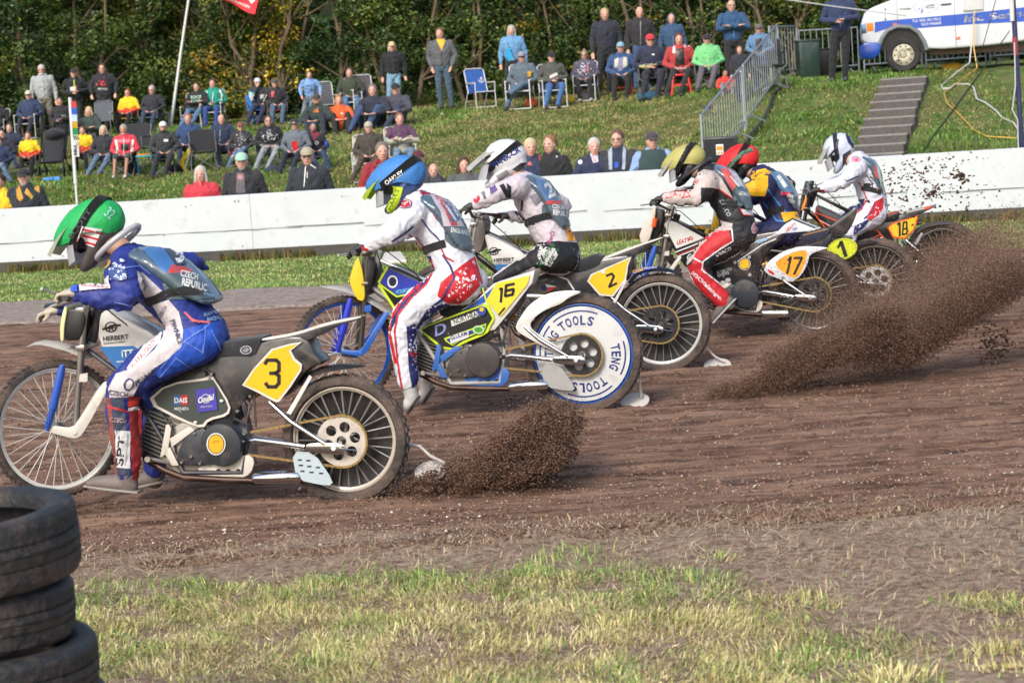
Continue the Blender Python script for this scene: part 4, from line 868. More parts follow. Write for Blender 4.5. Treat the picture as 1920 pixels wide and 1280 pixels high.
panel(b18, 'number_shield', [(1511, 366), (1514, 368), (1511, 385), (1504, 397), (1502, 392)], .1, -.1, C((240, 150, 60), 'plastic', .2))
body = panel(b18, 'bodywork', [(1560, 440), (1596, 432), (1640, 418), (1686, 402), (1712, 404), (1690, 432), (1672, 450), (1664, 458), (1600, 458)], .08, -.08, B_D, bevel=.02)
lay('decal', [(s_line([(1600, 441), (1625, 428), (1645, 432), (1665, 455)], 2.4)+s_line([(1632, 448), (1650, 440)], 2), ORG), (s_disc(1652, 447, 2.6), WHT)], b18.plane(.0905), body, 0, rt.location)
st_ = panel(b18, 'seat', [(1652, 405), (1684, 396), (1687, 402), (1684, 414), (1650, 419)], .09, -.09, BLK, bevel=.01)
lay('decal', [(s_line([(1653, 405), (1684, 397)], 1.8), ORG)], b18.plane(.0905), st_, 0, rt.location)
tl = panel(b18, 'tail', [(1684, 404), (1690, 399), (1738, 389), (1756, 384), (1748, 391), (1732, 398), (1722, 403), (1716, 425), (1680, 424)], .07, -.07, C((52, 54, 58), 'paint', .3), bevel=.006)
lay('decal', [(s_line([(1690, 400), (1736, 390)], 2), C((220, 210, 205), 'plastic')), (s_poly([(1733, 389), (1746, 386), (1744, 391), (1734, 393)]), ORG)], b18.plane(.0715), tl, 0, rt.location)
np_ = panel(b18, 'number_plate', [(1664, 427), (1673, 418), (1722, 403), (1719, 420), (1713, 433), (1697, 448), (1674, 446)], .1, .092, ORG, bevel=0, sm=0)
lay('number', [(s_poly([(1667, 427), (1675, 420), (1719, 406), (1716, 420), (1711, 431), (1696, 445), (1676, 443)]), C((252, 200, 36), 'plastic')), (s_line([(1683, 421), (1687, 418), (1687, 442)], 4), BLK), (s_line([(1693, 429), (1694, 417), (1700, 416), (1700, 428), (1693, 430), (1692, 440), (1700, 438), (1701, 428)], 3.2), BLK)], b18.plane(.1), np_, 0, rt.location)
fender(b18, 'rear_mudguard', [(1705, 447), (1716, 430), (1737, 419), (1761, 414), (1785, 416), (1806, 421)], [.06, .07, .07, .07, .05, .02], C((120, 116, 116), 'paint', .6))
panel(b18, 'mudguard_stay', [(1727, 436), (1731, 438), (1718, 460), (1713, 458)], .11, .105, SILV, bevel=0, sm=0)
# ============================================================ RIDERS
def fingers(bm, palm, out, along, side, s=1.):
    """five fingers closing round a bar: palm centre, out = towards finger roots, along = bar axis, side = closing direction"""
    for i, (k, ln) in enumerate(((-1.5, .9), (-.5, 1.05), (.5, 1.), (1.5, .8))):
        b = palm+along*k*.021*s+out*.03*s
        m1 = b+out*.034*ln*s+side*.004*s; m2 = m1+out*.008*s+side*.03*ln*s; m3 = m2-out*.02*s+side*.016*ln*s
        tube(bm, [b, m1, m2, m3], [.0115*s, .011*s, .010*s, .008*s], 8)
    b = palm-along*.035*s-out*.005*s; tube(bm, [b, b+side*.03*s+out*.012*s, b+side*.045*s+out*.035*s], [.013*s, .0115*s, .009*s], 8)
def rider(bk, c):
    P = bk.P; px = bk.px; lat = bk.lat; hd = bk.head; up = Vector((0, 0, 1))
    root = empty('rider', bk.g+V(0, 0, 0)+hd*.5, c['label'], 'person', 'racers on the motorcycles'); base = root.location
    T = c['torso']                         # (px,py,r in-plane px, lateral m)
    tp = [P(x, y, w if len(rest) else 0) for x, y, *q in T for w, rest in [((q[2] if len(q) > 2 else 0), q[2:])]]
    tors = [(tp[i], T[i][3], T[i][2]/px) for i in range(len(T))]
    la = [P(x, y, w) for x, y, w, r in c['larm']]; lr = [r/px for *_, r in c['larm']]
    ra = [P(x, y, w) for x, y, w, r in c['rarm']] if 'rarm' in c else [bk.mirror(p) for p in la]; rr = [r/px for *_, r in c.get('rarm', c['larm'])]
    ll = [P(x, y, w) for x, y, w, r in c['lleg']]; lrr = [r/px for *_, r in c['lleg']]
    rl = [P(x, y, w) for x, y, w, r in c['rleg']] if 'rleg' in c else [bk.mirror(p) for p in ll]; rrr = [r/px for *_, r in c.get('rleg', c['lleg'])]
    hx, hy, hr = c['helmet'][:3]; hc = P(hx, hy, 0); hr_ = hr/px
    neck = P(*c['neck'], 0)
    # body (skin) - one continuous surface under the kit
    bm = bmesh.new()
    loft(bm, [(p, a*.8, b*.8) for p, a, b in tors], lat, 14)
    for A, rd in ((la, lr), (ra, rr)): loft(bm, [(p, q*.72, q*.72) for p, q in zip(A, rd)], lat, 10)
    for A, rd in ((ll, lrr), (rl, rrr)): loft(bm, [(p, q*.75, q*.75) for p, q in zip(A, rd)], lat, 10)
    loft(bm, [(tors[-1][0], .06, .06), (neck, .058, .058), (hc, .07, .08)], lat, 12)
    ellipsoid(bm, hc, (lat*.075, hd*.1, up*.11))
    body = link(bm, 'body', C((206, 160, 136), 'skin'), root); bake(body, .014, 3)
    bm = bmesh.new()
    loft(bm, tors, lat, 20)
    for A, rd in ((la, lr), (ra, rr)): loft(bm, [(p, q, q) for p, q in zip(A, rd)], lat, 14)
    for A, rd in ((ll, lrr), (rl, rrr)): loft(bm, [(p, q*.95, q) for p, q in zip(A, rd)], lat, 16)
    # cloth folds: rings at joints
    rr5 = random.Random(hx)
    for A, rd in ((la, lr), (ra, rr), (ll, lrr)):
        for i in range(1, len(A)):
            for k in range(5):
                t = rr5.uniform(.05, .98); p = A[i-1].lerp(A[i], t); q = lerp(rd[i-1], rd[i], t); d = (A[i]-A[i-1]).normalized()
                s_ = lat.cross(d); tilt = d*rr5.uniform(-.5, .5)
                ringp = [p+(lat*math.cos(a)+s_*math.sin(a)+tilt*math.sin(a))*(q*.99) for a in [rr5.uniform(0, 1)+j*.45 for j in range(6)]]
                tube(bm, ringp, [.002, .010, .014, .014, .010, .002], 6)
    suit = link(bm, 'race_suit', C(c['suit'], 'suit', c.get('sdirt', .1)), root); bake(suit, .0095 if px > 290 else .011, 4)
    # bib: shell over the back
    B = c['bib']; bm = bmesh.new()
    loft(bm, [(P(x-2, y, 0), w*.96, r*.66/px) for x, y, r, w in B], lat, 18)
    bib = link(bm, 'race_bib', M('bib_clear', (86, 106, 122), .22, var=.1, scale=5, coat=.4, dirt=.12), root); bake(bib, .011, 3)
    apply_all([body, suit, bib]); wrinkle(suit, .0062, 15.); wrinkle(bib, .002, 9.)
    # gloves with fingers
    for side_, A in ((1, la), (-1, ra)):
        bm = bmesh.new(); w_ = A[-1]; out = hd*.55-up*.15+(w_-A[-2]).normalized()*.6; out.normalize(); along = lat*side_; sd = -up*.8+hd*.25; sd.normalize()
        loft(bm, [(w_-out*.01, .034, .03), (w_+out*.03, .046, .024), (w_+out*.062, .048, .02)], along, 12); fingers(bm, w_+out*.035, out, along, sd)
        g = link(bm, 'glove', C(c['glove'], 'suit', .3), root); bake(g, .006, 2); apply_all([g])
    # boots
    for A, F_ in ((ll, c['lfoot']), (rl, c.get('rfoot'))):
        if F_: an, heel, toe, ww = P(*F_[0], F_[3]), P(*F_[1], F_[3]), P(*F_[2], F_[3]), F_[4]/px
        else:
            q = c['lfoot']; an, heel, toe, ww = [bk.mirror(P(*q[i], q[3])) for i in range(3)]+[q[4]/px]
        bm = bmesh.new(); ft = (toe-heel).normalized(); fu = ft.cross(lat); fu = fu if fu.z > 0 else -fu
        loft(bm, [(A[-1].lerp(an, .3), ww*.9, ww*.95), (an, ww*.8, ww*.85), (heel.lerp(an, .35)+ft*.02, .042, .045)], lat, 14)
        loft(bm, [(heel+fu*.035+ft*.02, .04, .04), (heel.lerp(toe, .5)+fu*.035, .046, .042), (heel.lerp(toe, .85)+fu*.028, .046, .03), (toe+fu*.02, .036, .02)], lat, 14)
        bo = link(bm, 'boot', C(c.get('boot', (120, 112, 106)), 'suit', .5), root); bake(bo, .009, 3); apply_all([bo])
        bm = bmesh.new(); prism(bm, [heel+lat*.04-ft*.03, heel-lat*.04-ft*.03, heel.lerp(toe, .6)-lat*.05, toe-lat*.035+ft*.02, toe+lat*.035+ft*.02, heel.lerp(toe, .6)+lat*.05], fu*.012, bevel=.003)
        link(bm, 'sole', C(c.get('sole', (150, 146, 140)), 'plastic', .3), bo, base=base)
    # helmet
    fa = R(c['helmet'][3]); fw = hd*math.cos(fa)-up*math.sin(fa); hu = hd*math.sin(fa)+up*math.cos(fa)   # face direction tilted down by fa
    if len(c['helmet']) > 4:
        rz = Matrix.Rotation(R(c['helmet'][4]), 3, 'Z'); fw = rz@fw; hu = rz@hu
    hl = fw.cross(hu).normalized(); s = hr_
    if hl.dot(lat) < 0: hl = -hl
    h = lambda a, b, w=0: hc+fw*a*s+hu*b*s+hl*w*s
    bm = bmesh.new()
    kc = .9 if c.get('cover') else 1.; ellipsoid(bm, h(-.05, .12), (fw*s*.98*kc, hu*s*.82*kc, hl*s*.80*kc), 24)
    loft(bm, [(h(-.55, -.2), .6*s, .45*s), (h(-.1, -.38), .68*s, .4*s), (h(.25, -.68), .6*s, .29*s), (h(.72, -.92), .38*s, .24*s), (h(.92, -.98), .26*s, .18*s)], hl, 16)
    he = link(bm, 'helmet', C(c['hcol'], 'paint', .12), root); bake(he, .009, 3); apply_all([he])
    # face opening, goggles, strap
    bm = bmesh.new(); ellipsoid(bm, h(.42, -.12), (fw*s*.50, hu*s*.36, hl*s*.68), 18); link(bm, 'face_opening', C((20, 20, 22), 'plastic'), he, base=base)
    bm = bmesh.new(); ellipsoid(bm, h(.60, -.12), (fw*s*.34, hu*s*.27, hl*s*.60), 16); link(bm, 'goggle_lens', M('goggle_lens', (150, 160, 170), .08, var=.05, coat=1, metal=.4), he, base=base)
    # tear-off flap hanging in front of the goggles
    bm = bmesh.new(); rows = [[bm.verts.new(h(1.12-.5*(w_/6.)**2+.06*b_, -.08-.16*b_, w_/6.*.62)) for w_ in range(-6, 7)] for b_ in range(5)]
    for b_ in range(4):
        for w_ in range(12): bm.faces.new((rows[b_][w_], rows[b_][w_+1], rows[b_+1][w_+1], rows[b_+1][w_]))
    bmesh.ops.solidify(bm, geom=list(bm.faces), thickness=.003); link(bm, 'tear_off', C(c.get('tear', (226, 228, 232)), 'plastic', .05), he, base=base)
    # peak
    bm = bmesh.new(); n = 10; pk = c.get('peak', (1.72, .18)); rows = []
    for i in range(7):
        t = i/6.; wd = .72*(1-t**2.2*.45); a = .42+(pk[0]-.42)*t; b = .66+(pk[1]-.66)*t**1.25
        rows.append([bm.verts.new(h(a-abs(k/n*2-1)**2*.18, b-abs(k/n*2-1)**2*.20, wd*(k/n*2-1))) for k in range(n+1)])
    for i in range(6):
        for k in range(n): bm.faces.new((rows[i][k], rows[i][k+1], rows[i+1][k+1], rows[i+1][k]))
    bmesh.ops.solidify(bm, geom=list(bm.faces), thickness=.008); bmesh.ops.recalc_face_normals(bm, faces=bm.faces)
    link(bm, 'peak', C(c.get('pcol', c['hcol']), 'plastic', .1), he, base=base)
    extra = [he]
    if c.get('cover'):
        # cloth cover over the crown down to a tilted hem, pulled out towards the peak
        bm = bmesh.new(); ca, cb = c.get('hem', (.35, -.25)); nu, nv = 40, 16; rows = []
        for j in range(nv+1):
            row = []
            for i in range(nu):
                th = 2*math.pi*i/nu; dx, dy = math.cos(th), math.sin(th); el0 = R(-14+12*max(0, dx)-30*max(0, -dx)-6*math.sin(th*2)**2); el = math.pi/2+(el0-math.pi/2)*j/nv; rad = math.cos(el); zz = math.sin(el)
                pull = 1.05+(.40*max(0, dx)**3)*rad
                wr_ = 1+.012*math.sin(th*9+j)+.01*math.sin(th*17)
                row.append(bm.verts.new(h(-.05+rad*dx*1.05*pull*wr_, .09+zz*.83*(1+.02*math.sin(th*3)), rad*dy*.86*wr_)))
            rows.append(row)
        for j in range(nv):
            for i in range(nu):
                a_, b_, c_, d_ = rows[j][i], rows[j][(i+1) % nu], rows[j+1][(i+1) % nu], rows[j+1][i]
                if j == 0 and i % 1 == 0: bm.faces.new((a_, c_, d_)) if False else bm.faces.new((a_, b_, c_, d_))
                else: bm.faces.new((a_, b_, c_, d_))
        bmesh.ops.remove_doubles(bm, verts=bm.verts, dist=1e-4); bmesh.ops.recalc_face_normals(bm, faces=bm.faces)
        cov_ = link(bm, 'helmet_cover', C(c['cover'], 'suit'), he, base=base); extra.append(cov_)
    # strap band
    bm = bmesh.new(); nn = 44; tilt = R(c.get('strap', 28)); e1 = fw*math.cos(tilt)-hu*math.sin(tilt); nrm = fw*math.sin(tilt)+hu*math.cos(tilt); rows = []
    for k_ in (-.17, .15):
        row = []
        for i in range(nn):
            a = 2*math.pi*i/nn; d = (e1*math.cos(a)+hl*math.sin(a)+nrm*(k_+.12)).normalized(); q = 1/math.sqrt((d.dot(fw)/1.0)**2+(d.dot(hu)/.86)**2+(d.dot(hl)/.80)**2)
            row.append(bm.verts.new(h(-.05, .10)+d*q*s*(1.13 if c.get('cover') else 1.03)))
        rows.append(row)
    for i in range(nn): bm.faces.new((rows[0][i], rows[0][(i+1) % nn], rows[1][(i+1) % nn], rows[1][i]))
    bmesh.ops.solidify(bm, geom=list(bm.faces), thickness=.006); bmesh.ops.recalc_face_normals(bm, faces=bm.faces)
    strap = link(bm, 'goggle_strap', C(c.get('scol', (26, 28, 32)), 'cloth'), he, base=base); extra.append(strap)
    # neck brace
    if c.get('brace', True):
        bm = bmesh.new(); nb = neck-up*.0; pts = [nb+(fw*math.cos(a)*.118+lat*math.sin(a)*.118)+up*(.02-.03*math.cos(a)) for a in [2*math.pi*i/20 for i in range(21)]]
        tube(bm, pts, .015, 8); link(bm, 'neck_brace', C(c.get('bcol', (190, 190, 196)), 'plastic', .1), root)
    # waist strap
    mp = on_mesh([suit, bib], .006)
    if c.get('belt'): lay('waist_strap', [(s_line(c['belt'], c.get('beltw', 14)), C((30, 31, 34), 'cloth')), (s_poly([(x+c['belt'][0][0]+8, y+c['belt'][0][1]-2) for x, y in ((-6, -7), (6, -8), (7, 6), (-5, 7))]), C((48, 49, 52), 'plastic'))], mp, root, 5)
    if c.get('print'): lay('suit_print', c['print'], on_mesh([suit], .0035), root, c.get('pstep', 6))
    if c.get('bprint'): lay('bib_print', c['bprint'], on_mesh([bib, suit], .0045), root, 6)
    if c.get('hprint'): lay('helmet_print', c['hprint'], on_mesh(extra, .003), he, 4, base)
    if c.get('bootprint'): pass
    return root
W = C((236, 236, 240), 'suit'); Wd = C((214, 206, 208), 'suit', .2); R_ = C((206, 34, 44), 'suit'); RD = C((140, 40, 44), 'suit'); N_ = C((38, 46, 110), 'suit'); B_ = C((34, 84, 196), 'suit'); K = C((28, 29, 32), 'suit'); G_ = C((96, 108, 116), 'plastic'); Y_ = C((248, 188, 24), 'suit'); LB = C((150, 190, 226), 'plastic'); PK = C((226, 110, 110), 'suit')
def splash(cx, cy, rx, ry, n, seed, s0=1.5, s1=6):
    r_ = random.Random(seed); out = []
    for i in range(n):
        a = cx+r_.gauss(0, rx*.5); b = cy+r_.gauss(0, ry*.5); s = r_.uniform(s0, s1); k = r_.randint(5, 8)
        out.append([(a+s*r_.uniform(.4, 1.3)*math.cos(6.28*j/k), b+s*r_.uniform(.4, 1.3)*math.sin(6.28*j/k)) for j in range(k)])
    return out
rider(b3, dict(label='racer in a blue suit and green helmet cover sitting on machine 3', suit=(38, 54, 140), glove=(196, 186, 168), boot=(122, 112, 106), sole=(150, 144, 136), hcol=(92, 88, 86), pcol=(222, 222, 200), cover=(30, 178, 92), strap=33,
    helmet=(176, 428, 58, 24), neck=(222, 462), peak=(1.85, .0),
    torso=[(384, 628, 44, .19), (352, 590, 44, .18), (318, 548, 52, .18), (282, 514, 50, .2), (248, 488, 34, .2)],
    larm=[(228, 512, .19, 34), (240, 540, .30, 32), (238, 560, .34, 25), (190, 556, .36, 21), (146, 548, .36, 15)],
    rarm=[(290, 505, -.2, 30), (362, 494, -.38, 24), (372, 506, -.42, 22), (240, 560, -.38, 18), (110, 580, -.34, 13)],
    lleg=[(374, 640, .1, 46), (330, 655, .15, 44), (268, 690, .2, 36), (228, 726, .21, 31), (226, 770, .2, 29), (236, 830, .19, 27), (240, 888, .19, 22)],
    rleg=[(370, 640, -.1, 44), (330, 670, -.15, 40), (275, 720, -.18, 32), (280, 770, -.18, 27), (285, 830, -.18, 25), (292, 885, -.18, 21)],
    lfoot=((240, 892), (252, 922), (168, 912), .19, 24), rfoot=((292, 890), (300, 905), (250, 915), -.18, 22),
    bib=[(402, 562, 13, .165), (372, 540, 34, .19), (335, 510, 42, .2), (300, 488, 38, .2), (266, 474, 20, .18)],
    belt=[(276, 566), (292, 561), (318, 549), (345, 545), (380, 546)], beltw=16,
    print=[(s_poly([(256, 508), (268, 512), (304, 545), (276, 562), (262, 540), (258, 520)]), Wd),
        (s_poly([(286, 572), (316, 562), (336, 585), (344, 620), (340, 650), (316, 672), (290, 690), (262, 718), (248, 745), (206, 745), (203, 728), (218, 700), (250, 690), (290, 655), (306, 630), (306, 605)]), Wd),
        (s_poly([(238, 690), (296, 612), (306, 618), (300, 640), (244, 700)]), W), (s_text('MITTALGOTH', 270, 662, 70, 8, -47), RED), (s_poly([(344, 618), (415, 600), (424, 640), (392, 668), (350, 690), (300, 708), (290, 700), (318, 672), (340, 650)]), B_),
        (s_poly([(204, 745), (232, 744), (244, 890), (218, 890)]), C((56, 66, 90), 'suit', .4)), (s_poly([(200, 745), (208, 745), (222, 892), (214, 892)]), C((150, 78, 66), 'suit', .4)), (s_poly([(240, 742), (266, 742), (268, 905), (248, 905)]), C((150, 34, 38), 'suit', .2)), (s_poly([(239, 752), (266, 750), (266, 760), (240, 762)]), C((222, 60, 44), 'suit')), (s_poly([(240, 764), (266, 761), (266, 767), (240, 770)]), W),
        (s_line([(203, 762), (232, 769), (240, 771)], 3), R_), (s_poly([(216, 806), (244, 808), (244, 878), (220, 876)]), C((206, 206, 208), 'suit')), (s_text('SPT', 227, 845, 56, 14, -84), BLK), (s_text('IPRACOVNI POTREBY', 238, 842, 60, 3, -86), C((90, 90, 110), 'suit')), (s_text('CZECH', 222, 787, 30, 8, 8), C((190, 170, 170), 'suit')), (s_text('CZECH', 222, 737, 34, 9, 8), C((90, 84, 96), 'suit')),
        (s_text('PRIVNICE', 274, 705, 48, 9, -34, .2), C((60, 66, 100), 'suit')), (s_disc(242, 720, 9, 12, 20, .75), NAV), (s_text('PRIVNICE', 331, 622, 48, 9, 72), C((60, 66, 100), 'suit')), (s_text('CZECH', 305, 585, 26, 7, -62), C((110, 104, 116), 'suit')), (s_text('CH', 270, 530, 16, 8, 60), C((120, 116, 126), 'suit')),
        (s_line([(346, 586), (362, 602), (392, 606)], 4)+s_line([(352, 594), (372, 606)], 3), PK), (s_text('#JANPRAZI', 398, 588, 36, 9, -12, .2), LB), (s_text('RACING', 400, 598, 26, 7, -10), LB), (s_disc(228, 490, 3, 3), W),
        (s_disc(197, 492, 12, 12), C((180, 150, 80), 'suit')), (s_disc(197, 491, 8, 8), PK), (s_text('KW', 197, 491, 10, 6), W), (s_disc(222, 513, 17, 13, 25), C((64, 84, 140), 'suit')), (splash(225, 514, 18, 16, 26, 3, 1, 4), C((196, 208, 226), 'suit')), (s_text('36', 222, 500, 14, 7, 12), C((220, 226, 236), 'suit')),
        (s_poly([(146, 527), (206, 521), (207, 542), (150, 545)]), C((226, 226, 232), 'suit')), (s_text('CIJ AZV', 176, 530, 54, 7, 3), NAV), (s_text('AUTOTRANS MORAVIA', 178, 539, 52, 3, 4), RED), (s_poly([(128, 530), (144, 527), (146, 546), (131, 547)]), B_),
        (s_line([(300, 690), (345, 640), (392, 610)], 1.2)+s_line([(345, 640), (380, 660)], 1.2)+s_line([(395, 620), (412, 655)], 1.2)+s_line([(385, 612), (380, 662)], 1.1)+s_line([(360, 690), (330, 670), (300, 705)], 1.1)+s_line([(236, 505), (262, 500), (282, 515)], 1.1)+s_line([(215, 565), (245, 572)], 1.), C((130, 160, 220), 'suit'))],
    bprint=[(s_poly([(268, 470), (300, 455), (332, 500), (352, 518), (314, 520), (286, 488)]), C((70, 120, 180), 'plastic')), (s_poly([(322, 496), (352, 502), (362, 512), (314, 512)]), C((206, 78, 76), 'plastic')), (s_poly([(302, 512), (362, 512), (404, 560), (350, 562), (312, 562), (306, 540)]), C((84, 104, 112), 'plastic')), (s_poly([(300, 456), (322, 455), (350, 494), (330, 500)]), C((64, 72, 82), 'plastic')), (s_text('3', 332, 474, 18, 40, -28, 0, .04), C((236, 238, 240), 'plastic')), (s_text('CZECH', 354, 516, 34, 12, 14, -.2, .04), WHT), (s_text('REPUBLIC', 364, 534, 48, 14, 16, -.2, .04), WHT), (s_text('FIM', 390, 553, 18, 5, 12), LB)],
    hprint=[(s_poly([(154, 424), (192, 430), (176, 464), (144, 452)]), C((224, 220, 222), 'plastic')), (s_line([(156, 430), (188, 438)], 4)+s_line([(150, 440), (184, 449)], 4)+s_line([(146, 450), (178, 459)], 4), RED), (s_text('SCOTT', 150, 420, 64, 10, -55), C((70, 74, 80), 'cloth')), (s_text('32', 206, 400, 16, 20, 38), C((150, 220, 200), 'cloth'))]))
rider(b16, dict(label='racer in a white, navy and red suit with a blue helmet cover on machine 16', suit=(234, 236, 244), glove=(50, 52, 58), boot=(196, 194, 190), sole=(60, 60, 64), hcol=(30, 70, 130), cover=(66, 134, 206), pcol=(206, 230, 50), strap=18, brace=False, sdirt=.05,
    helmet=(750, 336, 47, 18), neck=(766, 372), peak=(1.75, -.1),
    torso=[(868, 525, 38, .18), (852, 490, 40, .18), (832, 450, 44, .17), (810, 415, 44, .19), (788, 390, 34, .2)],
    larm=[(774, 402, .19, 28), (752, 418, .27, 24), (736, 434, .33, 20), (708, 448, .34, 17), (684, 460, .34, 12)],
    lleg=[(866, 535, .1, 38), (830, 540, .15, 35), (786, 568, .19, 31), (760, 594, .2, 28), (752, 625, .2, 25), (758, 670, .19, 23), (764, 715, .19, 20)],
    lfoot=((768, 728), (782, 752), (770, 770), .19, 17),
    bib=[(880, 464, 10, .16), (864, 440, 24, .18), (846, 412, 30, .19), (828, 388, 28, .2), (804, 372, 16, .18)],
    belt=[(786, 473), (800, 467), (815, 462), (832, 457)], beltw=15,
    print=[(s_poly([(826, 530), (862, 500), (890, 480), (905, 530), (885, 552), (862, 570), (838, 568), (820, 555)]), R_), (splash(862, 530, 36, 40, 60, 5, 1, 4.5), W),
        (s_poly([(790, 480), (808, 480), (812, 500), (800, 530), (770, 560), (748, 590), (733, 620), (728, 606), (745, 575), (780, 535), (796, 508)]), N_), (s_line([(806, 484), (814, 505), (800, 532), (770, 560), (746, 590), (740, 620), (746, 680), (754, 730)], 3.2), R_), (s_line([(795, 482), (802, 506), (784, 538), (752, 566), (733, 598), (730, 622), (742, 680)], 5), R_), (s_line([(830, 478), (844, 498), (852, 520), (830, 560), (810, 575)], 4), N_), (s_line([(828, 468), (836, 482), (850, 490)], 3), R_),
        (s_poly([(762, 612), (778, 606), (784, 640), (784, 735), (774, 735), (766, 690)]), N_), (splash(776, 640, 8, 60, 26, 7, 1, 3.6), W), (splash(776, 665, 8, 12, 8, 8, 2, 5), R_), (s_poly([(800, 580), (832, 568), (850, 572), (820, 590), (790, 612), (776, 620)]), N_), (splash(812, 588, 26, 14, 30, 9, 1, 3), W),
        (s_line([(790, 411), (806, 432), (826, 452)], 2.6), N_), (s_line([(760, 438), (782, 446), (798, 468)], 2), R_), (s_poly([(798, 382), (812, 384), (830, 408), (832, 424), (816, 410)]), R_), (s_disc(757, 382, 16, 10, 4, .86), C((150, 70, 110), 'suit')), (s_disc(757, 382, 12, 6.5, 4), R_), (s_text('GB', 757, 382, 12, 6, 4), W), (s_disc(799, 362, 12, 6, 6), R_), (s_text('BC', 799, 362, 14, 6, 6), NAV),
        (s_line([(735, 452), (762, 434), (774, 424)], 3), N_), (s_line([(674, 462), (690, 468)], 4), R_), (s_line([(743, 732), (787, 733)], 2.4), R_)],
    bprint=[(s_poly([(806, 366), (832, 362), (852, 390), (870, 425), (832, 424), (826, 398)]), C((206, 196, 204), 'plastic')), (s_poly([(812, 364), (822, 362), (850, 400), (858, 424), (846, 424), (832, 392)]), C((206, 84, 86), 'plastic')), (s_poly([(830, 372), (848, 378), (866, 412), (846, 418)]), C((92, 116, 146), 'plastic')), (s_text('16', 852, 396, 20, 36, -20, -.25, .03), C((230, 236, 242), 'plastic')), (s_poly([(832, 425), (872, 425), (890, 476), (850, 464), (834, 450)]), C((92, 108, 120), 'plastic')), (s_text('ENGLAND', 862, 434, 34, 9, 12, -.2, .03), WHT)],
    hprint=[(s_text('OAKLEY', 739, 333, 40, 9, -34, 0, .03), WHT), (s_poly([(722, 374), (736, 348), (756, 352), (748, 380), (736, 402), (726, 398)]), C((206, 230, 50), 'plastic')), (s_text('HARRIS', 738, 374, 40, 8, -66), C((40, 90, 60), 'plastic'))]))
rider(b2, dict(label='racer in a white top, black trousers and white helmet on machine 2', suit=(214, 204, 210), glove=(70, 66, 64), boot=(70, 66, 64), hcol=(232, 232, 234), pcol=(230, 228, 222), strap=30, brace=False,
    helmet=(946, 300, 42, 6), neck=(968, 326), peak=(1.8, -.05),
    torso=[(1056, 478, 34, .18), (1042, 450, 34, .18), (1022, 415, 36, .17), (1004, 378, 38, .19), (984, 350, 30, .2)],
    larm=[(972, 350, .19, 24), (950, 356, .27, 20), (930, 362, .33, 17), (908, 374, .34, 14), (888, 384, .34, 10)],
    rarm=[(1000, 350, -.2, 24), (1052, 386, -.38, 18), (1060, 398, -.4, 16), (1010, 410, -.36, 14), (955, 404, -.34, 10)],
    lleg=[(1054, 486, .1, 33), (1034, 484, .17, 32), (1014, 484, .24, 26), (985, 500, .22, 18), (950, 515, .2, 15), (932, 526, .2, 13)],
    rleg=[(1054, 486, -.1, 32), (1000, 500, -.15, 28), (960, 530, -.18, 22), (970, 570, -.18, 20), (985, 620, -.18, 18), (990, 650, -.18, 15)],
    lfoot=((930, 527), (925, 540), (880, 548), .2, 13), rfoot=((990, 655), (996, 668), (960, 668), -.18, 14),
    bib=[(1064, 424, 9, .16), (1050, 400, 22, .18), (1034, 374, 27, .19), (1018, 350, 25, .2), (996, 334, 14, .18)],
    belt=[(988, 417), (1002, 411), (1016, 407), (1032, 404)], beltw=13,
    print=[(s_poly([(1002, 455), (1046, 452), (1082, 455), (1090, 480), (1072, 512), (1030, 512), (1000, 500), (960, 520), (925, 540), (925, 520), (960, 495), (996, 470)]), K), (s_poly([(1012, 462), (1040, 466), (1046, 478), (1032, 500), (1014, 494), (1008, 480)]), C((226, 224, 218), 'suit')), (s_text('MEGASERVIS', 1024, 478, 50, 8, -58, .1, .03), C((40, 120, 60), 'suit')), (s_text('interne', 1036, 480, 34, 9, -58, 0, .03), C((30, 90, 50), 'suit')), (s_text('Marči', 1032, 446, 26, 9, -70), C((170, 70, 130), 'suit')), (s_poly([(1060, 426), (1074, 430), (1078, 452), (1064, 452)]), C((250, 176, 40), 'suit')), (s_text('MOTO', 1069, 440, 16, 8, 75), RED),
        (s_poly([(936, 348), (944, 345), (954, 362), (950, 372), (944, 362)]), K), (s_poly([(950, 344), (958, 350), (958, 370), (952, 372)]), K), (s_poly([(918, 350), (926, 344), (933, 356), (920, 364)]), C((92, 70, 140), 'suit')), (s_disc(894, 373, 5, 8, 25), R_), (s_text('ITEM', 907, 365, 14, 5, 70), BLK), (s_poly([(992, 368), (1006, 362), (1014, 376), (1004, 386)]), C((140, 140, 148), 'suit')), (s_poly([(946, 375), (956, 376), (972, 396), (986, 412), (990, 430), (982, 424), (966, 400)]), K), (s_line([(980, 376), (978, 394)], 3), K)],
    bprint=[(s_poly([(1002, 334), (1022, 340), (1044, 374), (1052, 382), (1024, 378), (1010, 352)]), C((92, 124, 168), 'plastic')), (s_text('2', 1030, 356, 14, 30, -22, 0, .04), WHT), (s_poly([(1026, 376), (1052, 376), (1054, 384), (1022, 382)]), C((214, 84, 84), 'plastic')), (s_poly([(1016, 384), (1054, 384), (1068, 426), (1032, 412), (1016, 408)]), C((96, 112, 124), 'plastic')), (s_text('CZECH', 1046, 388, 22, 8, 8, -.2, .04), WHT), (s_text('REPUBLIC', 1052, 400, 30, 10, 10, -.2, .04), WHT)],
    hprint=[(s_text('W-NR-CR', 948, 296, 62, 11, -33, 0, .04), C((30, 50, 130), 'plastic')), (s_poly([(886, 306), (912, 290), (922, 292), (908, 304)]), C((60, 66, 72), 'plastic')), (s_poly([(960, 318), (976, 306), (988, 304), (986, 314), (970, 322)]), C((56, 60, 64), 'plastic')), (s_poly([(930, 330), (950, 318), (956, 326), (936, 340)]), C((150, 150, 152), 'plastic'))]))
